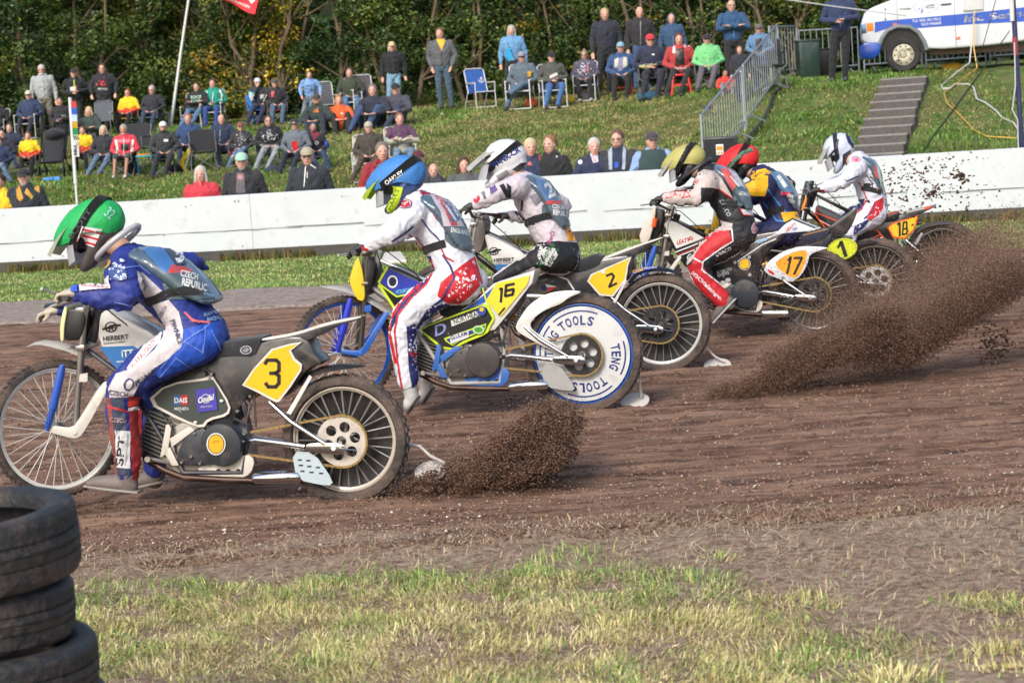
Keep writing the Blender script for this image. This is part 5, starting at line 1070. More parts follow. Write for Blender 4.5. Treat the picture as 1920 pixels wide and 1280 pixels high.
rider(b17, dict(label='racer in a white and black suit with a khaki helmet cover on machine 17', suit=(38, 38, 42), glove=(48, 48, 50), boot=(110, 100, 96), sole=(196, 200, 206), hcol=(40, 40, 42), cover=(186, 180, 104), strap=38, pcol=(220, 220, 216), sdirt=.15,
    helmet=(1287, 303, 34, 20), neck=(1306, 322), peak=(1.8, -.05), bcol=(60, 60, 64),
    torso=[(1390, 432, 30, .17), (1380, 404, 32, .17), (1366, 378, 32, .17), (1350, 350, 33, .19), (1332, 332, 27, .19)],
    larm=[(1325, 343, .19, 23), (1316, 358, .27, 21), (1306, 370, .33, 16), (1276, 371, .34, 14), (1247, 371, .34, 10)],
    lleg=[(1388, 440, .1, 30), (1362, 450, .15, 29), (1326, 474, .19, 25), (1306, 496, .2, 21), (1316, 520, .2, 19), (1340, 548, .19, 17), (1358, 568, .19, 14)],
    lfoot=((1366, 572), (1376, 566), (1342, 602), .2, 13),
    bib=[(1408, 390, 8, .15), (1398, 370, 18, .17), (1384, 350, 23, .18), (1368, 330, 22, .19), (1348, 316, 12, .17)],
    belt=[(1350, 386), (1362, 383), (1380, 382)], beltw=12,
    print=[(s_poly([(1296, 332), (1320, 318), (1345, 322), (1362, 350), (1374, 372), (1352, 356), (1334, 352), (1314, 352), (1314, 384), (1244, 384), (1240, 356), (1290, 352)]), C((206, 192, 186), 'suit', .1)), (s_text('LEATT', 1268, 364, 42, 11, -8, .2, .03), RED), (s_line([(1281, 370), (1286, 356), (1294, 368), (1278, 371)], 2.2), RED), (s_poly([(1306, 324), (1318, 322), (1316, 334), (1304, 334)]), WHT), (s_text('1s', 1311, 328, 10, 8, 8), BLK), (s_text('DMSB', 1302, 340, 16, 7, 15), PK),
        (s_line([(1342, 350), (1358, 362), (1374, 373)], 2.2), RED), (s_poly([(1344, 372), (1356, 370), (1378, 408), (1364, 410)]), C((52, 54, 58), 'suit')), (s_text('DAYCO', 1360, 390, 34, 8, 62), C((190, 200, 210), 'suit')), (s_poly([(1388, 392), (1416, 396), (1418, 404), (1394, 402)]), W), (s_line([(1387, 391), (1393, 403), (1418, 405)], 2), RED),
        (s_poly([(1350, 412), (1374, 420), (1372, 432), (1340, 436), (1316, 460), (1298, 488), (1286, 500), (1296, 470), (1320, 436)]), C((204, 190, 186), 'suit')), (s_poly([(1332, 434), (1366, 432), (1374, 452), (1350, 466), (1320, 486), (1296, 500), (1304, 476)]), R_), (s_poly([(1290, 498), (1316, 490), (1322, 508), (1376, 560), (1346, 580), (1302, 530)]), R_), (s_line([(1372, 430), (1374, 452), (1350, 467), (1318, 490), (1316, 506), (1378, 556)], 2.6)+s_line([(1290, 504), (1302, 532), (1344, 578)], 2.6)+s_line([(1302, 484), (1316, 492)], 3), W), (s_text('MSCMelsungen', 1325, 536, 74, 9, 43, 0, .03), W), (s_text('OVACO', 1356, 472, 32, 6, -27), C((226, 226, 230), 'suit')), (s_disc(1414, 427, 6, 11, 8), C((214, 190, 196), 'suit')), (s_disc(1414, 427, 4, 8, 8, .7), PK)],
    bprint=[(s_poly([(1350, 316), (1366, 318), (1384, 342), (1374, 358), (1362, 338)]), C((214, 96, 96), 'plastic')), (s_poly([(1366, 318), (1382, 328), (1394, 350), (1384, 350)]), C((206, 214, 224), 'plastic')), (s_text('17', 1382, 338, 14, 26, -28, -.2, .03), WHT), (s_poly([(1374, 360), (1400, 352), (1412, 392), (1376, 384)]), C((96, 118, 128), 'plastic')), (s_text('GERMANY', 1396, 364, 20, 7, 14), WHT)],
    hprint=[(s_text('SCOTT', 1284, 286, 36, 6, -62), C((74, 78, 84), 'cloth')), (s_text('LEATT', 1290, 320, 20, 9, -68), C((96, 98, 104), 'plastic'))]))
rider(b1, dict(label='racer in a yellow and navy suit with a red helmet cover on machine 1', suit=(40, 44, 92), glove=(40, 42, 50), boot=(60, 60, 70), hcol=(40, 44, 50), cover=(226, 36, 40), strap=35, brace=False,
    helmet=(1388, 303, 34, 22), neck=(1408, 322), peak=(1.4, .1),
    torso=[(1476, 424, 30, .17), (1466, 398, 32, .17), (1456, 374, 32, .17), (1444, 350, 32, .19), (1430, 334, 26, .19)],
    larm=[(1432, 346, .19, 24), (1424, 356, .28, 23), (1414, 354, .34, 19), (1384, 366, .34, 14), (1360, 371, .34, 10)],
    rarm=[(1444, 344, -.19, 22), (1474, 346, -.36, 17), (1476, 356, -.38, 15), (1430, 370, -.34, 12), (1380, 376, -.34, 10)],
    lleg=[(1474, 432, .1, 28), (1440, 440, .16, 26), (1400, 455, .19, 22), (1395, 480, .2, 18), (1415, 520, .19, 16), (1430, 550, .19, 13)],
    lfoot=((1432, 556), (1440, 566), (1405, 570), .2, 13),
    bib=[(1496, 390, 8, .15), (1488, 370, 18, .17), (1474, 350, 22, .18), (1460, 334, 20, .19), (1442, 324, 11, .17)],
    belt=[(1438, 400), (1452, 395), (1468, 390)], beltw=10,
    print=[(s_poly([(1394, 340), (1412, 326), (1440, 330), (1440, 350), (1434, 368), (1398, 366), (1370, 376), (1360, 366)]), Y_), (s_poly([(1462, 332), (1486, 340), (1484, 364), (1470, 352)]), Y_), (s_poly([(1410, 322), (1434, 316), (1450, 326), (1420, 330)]), Y_), (s_line([(1438, 354), (1460, 382), (1474, 398)], 2.6)+s_line([(1430, 376), (1450, 404), (1456, 414), (1476, 416)], 2.6), C((70, 150, 220), 'suit')), (s_poly([(1464, 398), (1504, 396), (1512, 412), (1470, 416)]), Y_), (s_text('NIELS', 1500, 404, 16, 7, -10), NAV)],
    bprint=[(s_poly([(1444, 324), (1460, 326), (1482, 352), (1490, 362), (1466, 360)]), C((92, 132, 170), 'plastic')), (s_text('1', 1466, 340, 7, 26, -35, 0, .04), WHT), (s_poly([(1464, 358), (1480, 360), (1484, 366), (1464, 366)]), C((214, 70, 90), 'plastic')), (s_text('SWE', 1482, 368, 12, 6, 20), WHT), (s_text('DEN', 1484, 377, 12, 6, 20), WHT)],
    hprint=[(s_line([(1362, 318), (1378, 300), (1392, 288), (1410, 280)], 8), C((96, 124, 104), 'cloth')), (s_line([(1362, 318), (1370, 304), (1380, 304), (1390, 290), (1410, 283)], 1.6), BLK)]))
rider(b18, dict(label='racer in a white and red suit with a white helmet on machine 18', suit=(226, 228, 240), glove=(66, 58, 58), boot=(60, 60, 66), hcol=(206, 216, 236), pcol=(226, 222, 214), strap=60, scol=(60, 64, 74), brace=False, sdirt=.2,
    helmet=(1572, 280, 31, 34), neck=(1594, 300), peak=(1.55, .1),
    torso=[(1640, 394, 25, .16), (1636, 372, 26, .16), (1630, 350, 26, .16), (1622, 326, 28, .18), (1610, 306, 23, .18)],
    larm=[(1608, 313, .18, 19), (1596, 326, .26, 16), (1582, 340, .31, 13), (1560, 348, .32, 11), (1538, 354, .32, 8)],
    lleg=[(1640, 400, .1, 25), (1622, 410, .15, 24), (1600, 424, .19, 20), (1586, 440, .2, 17), (1590, 465, .19, 15), (1598, 490, .19, 12)],
    rleg=[(1638, 400, -.1, 25), (1610, 404, -.15, 22), (1580, 416, -.19, 19), (1560, 432, -.2, 16), (1562, 460, -.19, 14), (1572, 490, -.19, 12)],
    lfoot=((1600, 492), (1608, 500), (1575, 505), .2, 11),
    bib=[(1656, 360, 6, .14), (1650, 344, 14, .16), (1644, 326, 18, .17), (1634, 308, 18, .18), (1620, 296, 10, .16)],
    belt=[(1617, 353), (1632, 355), (1650, 360)], beltw=9,
    print=[(s_poly([(1640, 378), (1656, 370), (1656, 392), (1646, 404), (1632, 414), (1624, 408)]), R_), (splash(1642, 396, 10, 12, 14, 4, 1, 2.6), W), (s_disc(1605, 299, 9, 6, 15), C((210, 160, 180), 'suit')), (s_disc(1605, 299, 6, 3.6, 15), R_), (s_line([(1624, 328), (1634, 342), (1636, 352)], 1.8), N_), (s_line([(1610, 342), (1618, 354), (1626, 374)], 2), R_), (s_line([(1586, 340), (1610, 330)], 2), N_), (s_line([(1534, 358), (1545, 358)], 5), RD),
        (s_poly([(1606, 376), (1622, 372), (1618, 388), (1592, 408), (1566, 436), (1556, 430), (1590, 392)]), C((58, 60, 120), 'suit')), (s_line([(1624, 376), (1616, 392), (1590, 412), (1566, 438)], 2.2), R_), (s_line([(1640, 380), (1636, 396), (1620, 410)], 1.8), N_), (s_poly([(1602, 424), (1630, 410), (1622, 424), (1600, 440)]), N_), (splash(1614, 424, 12, 8, 14, 6, .8, 2), W), (s_poly([(1630, 306), (1640, 312), (1644, 330), (1636, 326)]), R_), (splash(1590, 330, 26, 20, 30, 12, .4, 1.1), C((90, 70, 64), 'suit'))],
    bprint=[(s_poly([(1642, 310), (1648, 318), (1658, 352), (1652, 352)]), C((206, 226, 214), 'plastic')), (s_poly([(1636, 310), (1642, 314), (1648, 336), (1642, 332)]), C((214, 90, 90), 'plastic'))],
    hprint=[(s_line([(1572, 262), (1568, 278), (1556, 292)], 3.5), C((40, 44, 60), 'plastic')), (s_poly([(1584, 250), (1602, 262), (1600, 280), (1590, 268)]), C((44, 52, 80), 'plastic')), (s_poly([(1580, 290), (1596, 280), (1590, 306), (1580, 316)]), C((50, 50, 54), 'plastic'))]))
# ============================================================ SPECTATORS AND CHAIRS
SK = (226, 184, 162); SKR = (220, 170, 150); SKT = (196, 148, 124)
BAKE = []; LATER = []
SITH = 1.33
def person(px, py, fx, fy, pose, arms, top, bot, skin, hair, label, yaw=0, two=None, shorts=False, tee=False, prt=None, hood=None, beard=None, glasses=0, shoe=(60, 58, 60), group=None, chair=None, wx=1., lean=0., vest=None, who=None):
    wall_ = pose == 'wall'
    H = {'stand': 1.755, 'sit': 1.295, 'gsit': .945, 'wall': 1.755, 'crouch': 1.0}[pose]
    back = {'stand': 0, 'sit': .38, 'gsit': .55, 'wall': 0, 'crouch': .2}[pose]
    if wall_:
        g0 = at_depth(px, py, 28.6); B = V(g0.x, wally(g0.x)+.62, -.3); B = V(at_depth(px, py, B.y).x, B.y, -.3); hx_ = B.x
    else:
        B = on_hill(fx, fy)
    top_p = at_depth(px, py, B.y+back); k = (top_p.z-B.z)/H; hx_ = top_p.x
    if k < .75 or k > 1.3: print('PERSON SCALE', label, round(k, 2))
    kk = max(.6, min(1.35, k)); root = empty('person', V(hx_, B.y+back, B.z), label, 'person', group or 'spectators on the bank')
    yaw += random.Random(px*7+py).uniform(-13, 13); Rm = Matrix.Rotation(R(yaw), 3, 'Z'); o = root.location
    sh = (B.x-hx_)/kk if not wall_ else 0.
    sh = max(-.35, min(.35, sh))
    T = lambda x, y, z: o+Rm@Vector((x*kk, y*kk, z*kk))
    def TT(x, y, z):   # lower limbs lean over to where the feet are
        f = max(0, 1-z/(.5 if pose != 'stand' else .95)); return T(x+sh*f, y, z)
    side = Rm@V(1, 0, 0); fwd = Rm@V(0, -1, 0)
    ph = {'stand': .93, 'sit': .47, 'gsit': .12, 'wall': .93, 'crouch': .25}[pose]; py_ = 0; d = -lean
    tors = [(0, py_+.0, ph, .17, .13), (0, py_+.02, ph+.16, .18, .14), (0, d*.5, ph+.32, .2, .14), (0, d, ph+.45, .205, .125), (0, d*1.1, ph+.53, .13, .085)]
    shz = ph+.47; nk = (0, d*1.15, ph+.56); hd_ = (0, d*1.35-.025, ph+.665)
    A = {'down': ((.28, .03, -.28), (.29, -.04, -.54)), 'front': ((.32, .02, -.26), (.06, -.27, -.30)), 'lap': ((.32, -.03, -.27), (.11, -.32, -.37)), 'knees': ((.33, -.25, -.22), (.10, -.48, -.25)), 'crossed': ((.31, -.12, -.24), (-.10, -.25, -.19)), 'pockets': ((.30, .05, -.26), (.21, -.06, -.50)),
         'wall': ((.33, -.1, -.27), (.16, -.42, -.29)), 'lean': ((.33, -.02, -.2), (.30, -.15, -.44))}[arms]
    arms_ = []
    for sg in (-1, 1):
        s0 = (sg*.195, d, shz); e = (sg*A[0][0], d+A[0][1], shz+A[0][2]); w_ = (sg*A[1][0], d+A[1][1], shz+A[1][2])
        if arms == 'front': w_ = (w_[0]*(1 if sg > 0 else .9), w_[1], w_[2]+.02*sg)
        arms_.append((s0, e, w_))
    if label.find('hand at her mouth') >= 0 or label.find('chin on hand') >= 0: arms_[0] = (arms_[0][0], (-.22, -.25, shz-.25), (-.03, -.17, hd_[2]-.1))
    legs = []
    for sg in (-1, 1):
        if pose in ('stand', 'wall'): legs.append(((sg*.09, 0, .9), (sg*.11, -.02, .48), (sg*.12, .02, .08)))
        elif pose == 'sit': legs.append(((sg*.1, -.02, .47), (sg*.15, -.44, .52), (sg*.14, -.42, .08)))
        elif pose == 'gsit': legs.append(((sg*.1, -.03, .12), (sg*.18, -.38, .46), (sg*.16, -.58, .05)))
        else: legs.append(((sg*.1, 0, .25), (sg*.2, -.32, .42), (sg*.16, -.2, .06)))
    if 'legs crossed' in label: legs[1] = (legs[1][0], (.06, -.48, .56), (-.16, -.66, .34))
    # body
    bm = bmesh.new()
    loft(bm, [(T(x, y, z), a*kk*.88*wx, b*kk*.88) for x, y, z, a, b in tors], side, 10)
    loft(bm, [(T(*tors[-1][:3]), .06*kk, .06*kk), (T(*nk), .05*kk, .052*kk), (T(hd_[0], hd_[1]+.02, hd_[2]-.05), .045*kk, .05*kk)], side, 8)
    hc = T(*hd_); ellipsoid(bm, hc+V(0, 0, .012*kk), (side*.082*kk, fwd*.102*kk, V(0, 0, .118*kk)), 14); ellipsoid(bm, hc-V(0, 0, .05*kk)+fwd*.02*kk, (side*.062*kk, fwd*.074*kk, V(0, 0, .074*kk)), 10)
    tube(bm, [hc+fwd*.08*kk+V(0, 0, .018*kk), hc+fwd*.108*kk-V(0, 0, .022*kk), hc+fwd*.085*kk-V(0, 0, .03*kk)], [.009*kk, .015*kk, .008*kk], 6)
    for sg in (-1, 1): ellipsoid(bm, hc+side*sg*.078*kk, (side*.012*kk, fwd*.02*kk, V(0, 0, .032*kk)), 8)
    for s0, e, w_ in arms_:
        P0, P1, P2 = T(*s0), T(*e), T(*w_); out = (P2-P1).normalized(); loft(bm, [(P0, .045*kk, .045*kk), (P1, .038*kk, .038*kk), (P2, .027*kk, .027*kk)], side, 8)
        al = out.cross(V(0, 0, 1)); al = al.normalized() if al.length > .2 else side; h0 = P2+out*.05*kk
        loft(bm, [(P2, .026*kk, .026*kk), (h0, .04*kk, .02*kk), (h0+out*.03*kk, .038*kk, .018*kk)], al, 8)
        dn = al.cross(out)
        for i in range(4):
            b_ = h0+out*.04*kk+al*(i-1.5)*.019*kk; tube(bm, [b_, b_+out*.035*kk*(1.1-.1*abs(i-1.5)), b_+out*.05*kk+dn*.022*kk], [.0095*kk, .009*kk, .0075*kk], 5)
        tube(bm, [P2+out*.03*kk+al*.03*kk, P2+out*.065*kk+al*.055*kk], [.011*kk, .009*kk], 5)
    for a_, b_, c_ in legs: loft(bm, [(TT(*a_), .075*kk, .08*kk), (TT(*b_), .052*kk, .056*kk), (TT(*c_), .036*kk, .04*kk)], side, 8)
    body = link(bm, 'body', [C(skin, 'skin'), C((92, 62, 54), 'skin'), C((176, 96, 88), 'skin')], root); bake(body, (.009 if wall_ else .0125)*kk, 2); BAKE.append(body)
    LATER.append(('face', body, hc.copy(), side.copy(), fwd.copy(), kk))
    # top
    bm = bmesh.new(); f = 1.14
    loft(bm, [(T(x, y, z-.02+(.1 if i_ == 0 else 0)), a*kk*f*wx, b*kk*f*1.06) for i_, (x, y, z, a, b) in enumerate(tors)], side, 12)
    for s0, e, w_ in arms_:
        P0, P1, P2 = T(*s0), T(*e), T(*w_)
        if tee: loft(bm, [(P0, .066*kk, .066*kk), (P0.lerp(P1, .75), .062*kk, .062*kk)], side, 8)
        else: loft(bm, [(P0, .08*kk, .08*kk), (P0.lerp(P1, .5), .072*kk, .072*kk), (P1, .064*kk, .064*kk), (P1.lerp(P2, .5), .056*kk, .056*kk), (P2.lerp(P1, .08), .041*kk, .041*kk)], side, 8)
    ra_ = random.Random(px)
    for i in range(5):
        z = ph+ra_.uniform(.05, .42); q = ra_.uniform(-.09, .09); tube(bm, [T(-.15, -.09, z+q), T(-.07, -.135, z+q*.5), T(.05, -.135, z-q*.5), T(.15, -.09, z-q)], [.004*kk, .013*kk, .013*kk, .004*kk], 5)
    tube(bm, [T(.07*math.cos(t), d*1.15+.005+.072*math.sin(t), ph+.545+.012*math.sin(t)) for t in [2*math.pi*i/10 for i in range(11)]], .024*kk, 6)
    if hood: tube(bm, [T(.085*math.cos(t), d*1.15+.015+.075*math.sin(t), ph+.565+.02*math.sin(t)) for t in [2*math.pi*i/10 for i in range(11)]], .03*kk, 6)
    jk = link(bm, 'jacket' if not tee else 't_shirt', [C(top, 'cloth')]+([C(two[0], 'cloth')] if two else []), root); bake(jk, .0135*kk, 3); BAKE.append(jk)
    if not prt and not tee: bm = bmesh.new(); tube(bm, [T(.004, -.09+d, ph+.5), T(0, -.155+d*.6, ph+.36), T(0, -.165, ph+.2), T(0, -.15, ph+.04)], .006*kk, 5); link(bm, 'zip', C(tuple(min(255, v*1.7+30) for v in top), 'cloth'), root)
    if two: LATER.append(('two', jk, o.copy(), Rm.copy(), kk, two[1]))
    # trousers
    if pose != 'wall':
        bm = bmesh.new(); loft(bm, [(T(0, 0, ph-.03), .178*kk, .13*kk), (T(0, .01, ph+.08), .165*kk, .12*kk)], side, 10)
        for a_, b_, c_ in legs:
            P0, P1, P2 = TT(*a_), TT(*b_), TT(*c_)
            if shorts: loft(bm, [(P0, .1*kk, .1*kk), (P0.lerp(P1, .9), .085*kk, .085*kk)], side, 8)
            else: loft(bm, [(P0, .098*kk, .1*kk), (P0.lerp(P1, .5), .088*kk, .09*kk), (P1, .072*kk, .074*kk), (P1.lerp(P2, .5), .066*kk, .066*kk), (P2, .056*kk, .058*kk)], side, 8)
        tr = link(bm, 'trousers' if not shorts else 'shorts', C(bot, 'cloth'), root); bake(tr, .0135*kk, 3); BAKE.append(tr)
        bm = bmesh.new()
        for a_, b_, c_ in legs:
            P2 = TT(*c_); f_ = fwd if c_[2] < .2 else (fwd*.6+V(0, 0, .6)); loft(bm, [(P2-f_*.03*kk-V(0, 0, .035*kk), .042*kk, .045*kk), (P2+f_*.07*kk-V(0, 0, .04*kk), .046*kk, .04*kk), (P2+f_*.15*kk-V(0, 0, .05*kk), .04*kk, .028*kk)], side, 8)
        link(bm, 'shoes', C(shoe, 'suit'), root)
    # hair, cap
    kind, hcol = hair[0], hair[1]; up = V(0, 0, 1)
    hx = lambda a, b, c: hc+side*a*kk+fwd*b*kk+up*c*kk
    if kind != 'bald':
        bm = bmesh.new()
        if kind in ('short', 'long', 'bun', 'curly', 'capshort', 'caplong'):
            ellipsoid(bm, hx(0, -.026, .05), (side*.094*kk, fwd*.105*kk, up*.104*kk), 16)
        if kind in ('long', 'caplong', 'curly'):
            r_ = .05 if kind != 'curly' else .07
            for sg in (-1, 1): loft(bm, [(hx(sg*.055, -.01, .05), .04*kk, .06*kk), (hx(sg*.08, -.02, -.06), r_*.7*kk, r_*kk), (hx(sg*.075, -.03, -.15), r_*.55*kk, r_*.7*kk)], side, 8)
            loft(bm, [(hx(0, -.07, .04), .08*kk, .04*kk), (hx(0, -.075, -.12), .07*kk, .035*kk)], side, 8)
        if kind == 'bun': ellipsoid(bm, hx(0, -.05, .15), (side*.04*kk, fwd*.04*kk, up*.035*kk), 8)
        if kind == 'rim':
            for sg in (-1, 1): ellipsoid(bm, hx(sg*.07, -.03, .01), (side*.02*kk, fwd*.06*kk, up*.04*kk), 8)
        if kind == 'hat': ellipsoid(bm, hx(0, -.02, .0), (side*.083*kk, fwd*.09*kk, up*.08*kk), 10)
        if kind in ('cap', 'flatcap', 'beanie', 'hoodup'): ellipsoid(bm, hx(0, -.03, .01), (side*.081*kk, fwd*.085*kk, up*.06*kk), 10)
        if len(bm.verts): link(bm, 'hair', C(hair[2] if len(hair) > 2 else hcol, 'hair'), root)
        else: bm.free()
    if kind in ('cap', 'capshort', 'caplong', 'flatcap'):
        bm = bmesh.new(); ellipsoid(bm, hx(0, -.01, .055), (side*.094*kk, fwd*.112*kk, up*.09*kk), 16)
        for v in list(bm.verts):
            if (v.co-hx(0, 0, .035)).dot(up) < 0: v.co -= up*(v.co-hx(0, 0, .035)).dot(up)
        n = 8; q = .075 if kind != 'flatcap' else .04
        a0 = [hx(.07*math.sin(t), .085+.0*math.cos(t), .045) for t in [-1.2+2.4*i/n for i in range(n+1)]]; a1 = [hx(.068*math.sin(t), .09+q*math.cos(t), .034) for t in [-1.2+2.4*i/n for i in range(n+1)]]
        prism(bm, a0+a1[::-1], up*.008*kk)
        link(bm, 'cap', [C(hcol, 'cloth')], root)
    if kind == 'hat':
        bm = bmesh.new(); tube(bm, [hx(0, -.01, .03), hx(0, -.01, .04), hx(0, -.01, .06), hx(0, -.01, .12), hx(0, -.01, .15)], [.16*kk, .13*kk, .095*kk, .085*kk, .06*kk], 18); link(bm, 'sun_hat', C(hcol, 'cloth'), root)
    if kind == 'beanie':
        bm = bmesh.new(); ellipsoid(bm, hx(0, -.02, .05), (side*.088*kk, fwd*.1*kk, up*.095*kk), 14)
        for v in list(bm.verts):
            if (v.co-hx(0, 0, .03)).dot(up) < 0: v.co -= up*(v.co-hx(0, 0, .03)).dot(up)
        link(bm, 'beanie', C(hcol, 'cloth'), root)
    if kind == 'hoodup':
        bm = bmesh.new(); ellipsoid(bm, hx(0, -.035, .015), (side*.108*kk, fwd*.10*kk, up*.128*kk), 14); link(bm, 'hood', C(hcol, 'cloth'), root)
    if beard:
        bm = bmesh.new(); ellipsoid(bm, hx(0, .045, -.082), (side*.05*kk, fwd*.05*kk, up*.042*kk), 10); link(bm, 'beard', C(beard, 'hair'), root)
    if glasses:
        bm = bmesh.new(); c_ = (24, 24, 28) if glasses == 2 else (70, 66, 66)
        for sg in (-1, 1):
            if glasses == 2: ellipsoid(bm, hx(sg*.034, .09, .02), (side*.028*kk, fwd*.012*kk, up*.02*kk), 8)
            else: tube(bm, [hx(sg*.034+.025*math.cos(t), .099, .02+.018*math.sin(t)) for t in [6.283*i/8 for i in range(9)]], .0035*kk, 4)
            tube(bm, [hx(sg*.06, .09, .022), hx(sg*.08, .0, .022)], .004*kk, 4)
        link(bm, 'glasses', C(c_, 'plastic'), root)
    if vest:
        bm = bmesh.new(); loft(bm, [(T(x, y, z-.02), a*kk*f*wx*1.04, b*kk*f*1.12) for x, y, z, a, b in tors[1:4]], side, 12); vs = link(bm, 'vest', C(vest, 'cloth'), root)
    if prt: LATER.append(('print', jk, root, prt))
    if chair: LATER.append(('chair', chair, T(sh*.3, 0, 0), yaw, kk, who or label))
    return root
def m3(a, b, c): return Matrix((a, b, c)).transposed()
def chair(style, loc, yaw, k, label, col=(34, 35, 40), fcol=(200, 202, 204)):
    root = empty('camping_chair', loc, label, 'chair', 'folding chairs on the bank'); Rm = Matrix.Rotation(R(yaw), 3, 'Z'); T = lambda x, y, z: loc+Rm@Vector((x*k, y*k, z*k)); up = V(0, 0, 1)
    fm = C(fcol, 'plastic') if style != 'camp' else C((120, 122, 126), 'plastic'); cm = C(col, 'cloth'); w_ = .27
    hb = .98 if style == 'tube' else .86
    bm = bmesh.new(); prism(bm, [T(-w_+.02, -.44, .42), T(w_-.02, -.44, .42), T(w_-.02, .02, .39), T(-w_+.02, .02, .39)], -up*.02*k); link(bm, 'seat', cm, root)
    bm = bmesh.new(); bk_ = [T(-w_+.02, .04, .42), T(w_-.02, .04, .42), T(w_-.01, .2, hb-.05), T(w_*.6, .215, hb), T(-w_*.6, .215, hb), T(-w_+.01, .2, hb-.05)]; prism(bm, bk_, Rm@V(0, .02*k, 0)); link(bm, 'backrest', cm, root)
    bm = bmesh.new()
    for sg in (-1, 1):
        x = sg*w_
        if style == 'tube':
            tube(bm, [T(x, -.44, .02), T(x, -.44, .62), T(x, .1, .62)], .013*k, 6); tube(bm, [T(x, .02, .38), T(x, .21, hb-.02)], .013*k, 6); tube(bm, [T(x, .3, .02), T(x, .05, .4)], .012*k, 6)
        else:
            tube(bm, [T(x, -.44, .02), T(x*.9, .05, .4), T(x, .21, hb-.04)], .010*k, 6); tube(bm, [T(x, .22, .02), T(x, -.42, .42), T(x, -.42, .6)], .010*k, 6)
    if style == 'tube':
        tube(bm, [T(-w_, .21, hb-.03), T(-w_*.8, .22, hb+.02), T(w_*.8, .22, hb+.02), T(w_, .21, hb-.03)], .013*k, 6)
        tube(bm, [T(-w_, -.44, .02), T(w_, -.44, .02)], .012*k, 6); tube(bm, [T(-w_, .3, .02), T(w_, .3, .02)], .012*k, 6); tube(bm, [T(-w_, -.44, .4), T(w_, -.44, .4)], .012*k, 6)
    else:
        tube(bm, [T(-w_, -.43, .02), T(w_, -.43, .40)], .009*k, 6); tube(bm, [T(w_, -.43, .02), T(-w_, -.43, .40)], .009*k, 6)
    link(bm, 'frame', fm, root)
    for sg in (-1, 1):
        bm = bmesh.new(); box(bm, T(sg*w_, -.16, .635 if style == 'tube' else .60), (.055*k, .5*k, .025*k), Rm, bevel=.008*k); link(bm, 'armrest', C((50, 50, 54) if style == 'camp' else (214, 206, 190), 'plastic'), root)
    return root
NV = (38, 46, 74); BK = (34, 35, 40); JN = (94, 120, 150); DJ = (56, 70, 98); GY = (120, 124, 128); WT = (222, 222, 222)
S = person
# --- left part of the bank
S(77, 120, 90, 250, 'stand', 'down', (172, 176, 176), (130, 124, 108), SKR, ('short', (206, 206, 206)), 'tall white-bearded man standing in a light grey denim jacket', beard=(220, 220, 220), glasses=1)
S(137, 127, 140, 247, 'stand', 'front', BK, (40, 40, 44), SKR, ('cap', (44, 46, 54), (60, 50, 44)), 'man in black cap standing and reading a leaflet, neon zip on his black jacket', prt=[(s_line([(139, 150), (139, 176)], 1.6), C((190, 230, 50), 'cloth')), (s_poly([(131, 164), (143, 162), (144, 170), (133, 172)]), WHT), (s_line([(141, 160), (143, 172)], 2), C((240, 110, 50), 'cloth'))])
S(191, 118, 190, 246, 'stand', 'lean', (36, 38, 48), (36, 38, 46), SKR, ('short', (90, 66, 52)), 'bald-browed man standing in a black hoodie with red print behind a chair', hood=1, glasses=1, wx=1.15, prt=[(splash(192, 156, 9, 7, 14, 3, 1, 3), C((206, 60, 70), 'cloth')), (s_text('NEW YORK', 193, 167, 18, 4, 0), WHT)])
S(53, 168, 44, 262, 'sit', 'lap', (44, 60, 96), (40, 44, 60), SKR, ('cap', (206, 206, 186), (150, 140, 130)), 'older man in a navy sweater and pale cap reading a booklet', glasses=1, chair=('tube', (70, 72, 78), (190, 192, 194)), who='man in the navy sweater')
S(-4, 188, 2, 262, 'sit', 'lap', BK, BK, SKR, ('short', (70, 60, 54)), 'person in black cut off by the left edge, sitting in a silver framed chair', chair=('tube', (60, 62, 66), (206, 208, 210)), who='person in black at the left edge')
S(112, 181, 112, 300, 'stand', 'front', (36, 38, 42), (50, 52, 60), SKT, ('short', (60, 44, 38)), 'man in a black jacket with sunglasses on his head holding a blue can', prt=[(s_poly([(107, 222), (112, 222), (112, 231), (107, 231)]), B_), (s_text('SECU', 119, 217, 8, 3), WHT)])
S(166, 199, 164, 296, 'sit', 'crossed', (58, 72, 68), (50, 50, 60), SKR, ('long', (222, 200, 150)), 'blonde woman in a dark green hoodie sitting behind another woman', chair=('camp', (66, 66, 70)), who='woman in the dark green hoodie')
S(17, 230, 22, 322, 'sit', 'lap', (40, 50, 74), DJ, SKR, ('short', (92, 74, 60)), 'man in a navy sweater looking down, behind the man in glasses', chair=('camp', (60, 60, 64)), who='man looking down')
S(4, 241, 6, 336, 'sit', 'lap', (34, 38, 50), JN, SKR, ('short', (60, 48, 42)), 'man with glasses in a dark sweater near the left edge', glasses=1)
S(-2, 256, 14, 345, 'sit', 'lap', (36, 50, 84), JN, SKR, ('short', (70, 54, 46)), 'man in a blue hoodie and jeans at the very left edge', hood=1)
S(52, 246, 48, 332, 'sit', 'lap', (238, 80, 50), BK, SKR, ('short', (120, 90, 66)), 'boy in a yellow and red jacket holding a phone', two=((248, 212, 30), .24), chair=('camp', (72, 70, 70)), who='boy in yellow and red')
S(154, 236, 152, 322, 'sit', 'lap', (238, 80, 50), BK, SKR, ('short', (120, 86, 60)), 'child in a yellow and red jacket partly behind the striped banner', two=((248, 212, 30), .24), chair=('camp', (60, 58, 62)), who='child behind the banner')
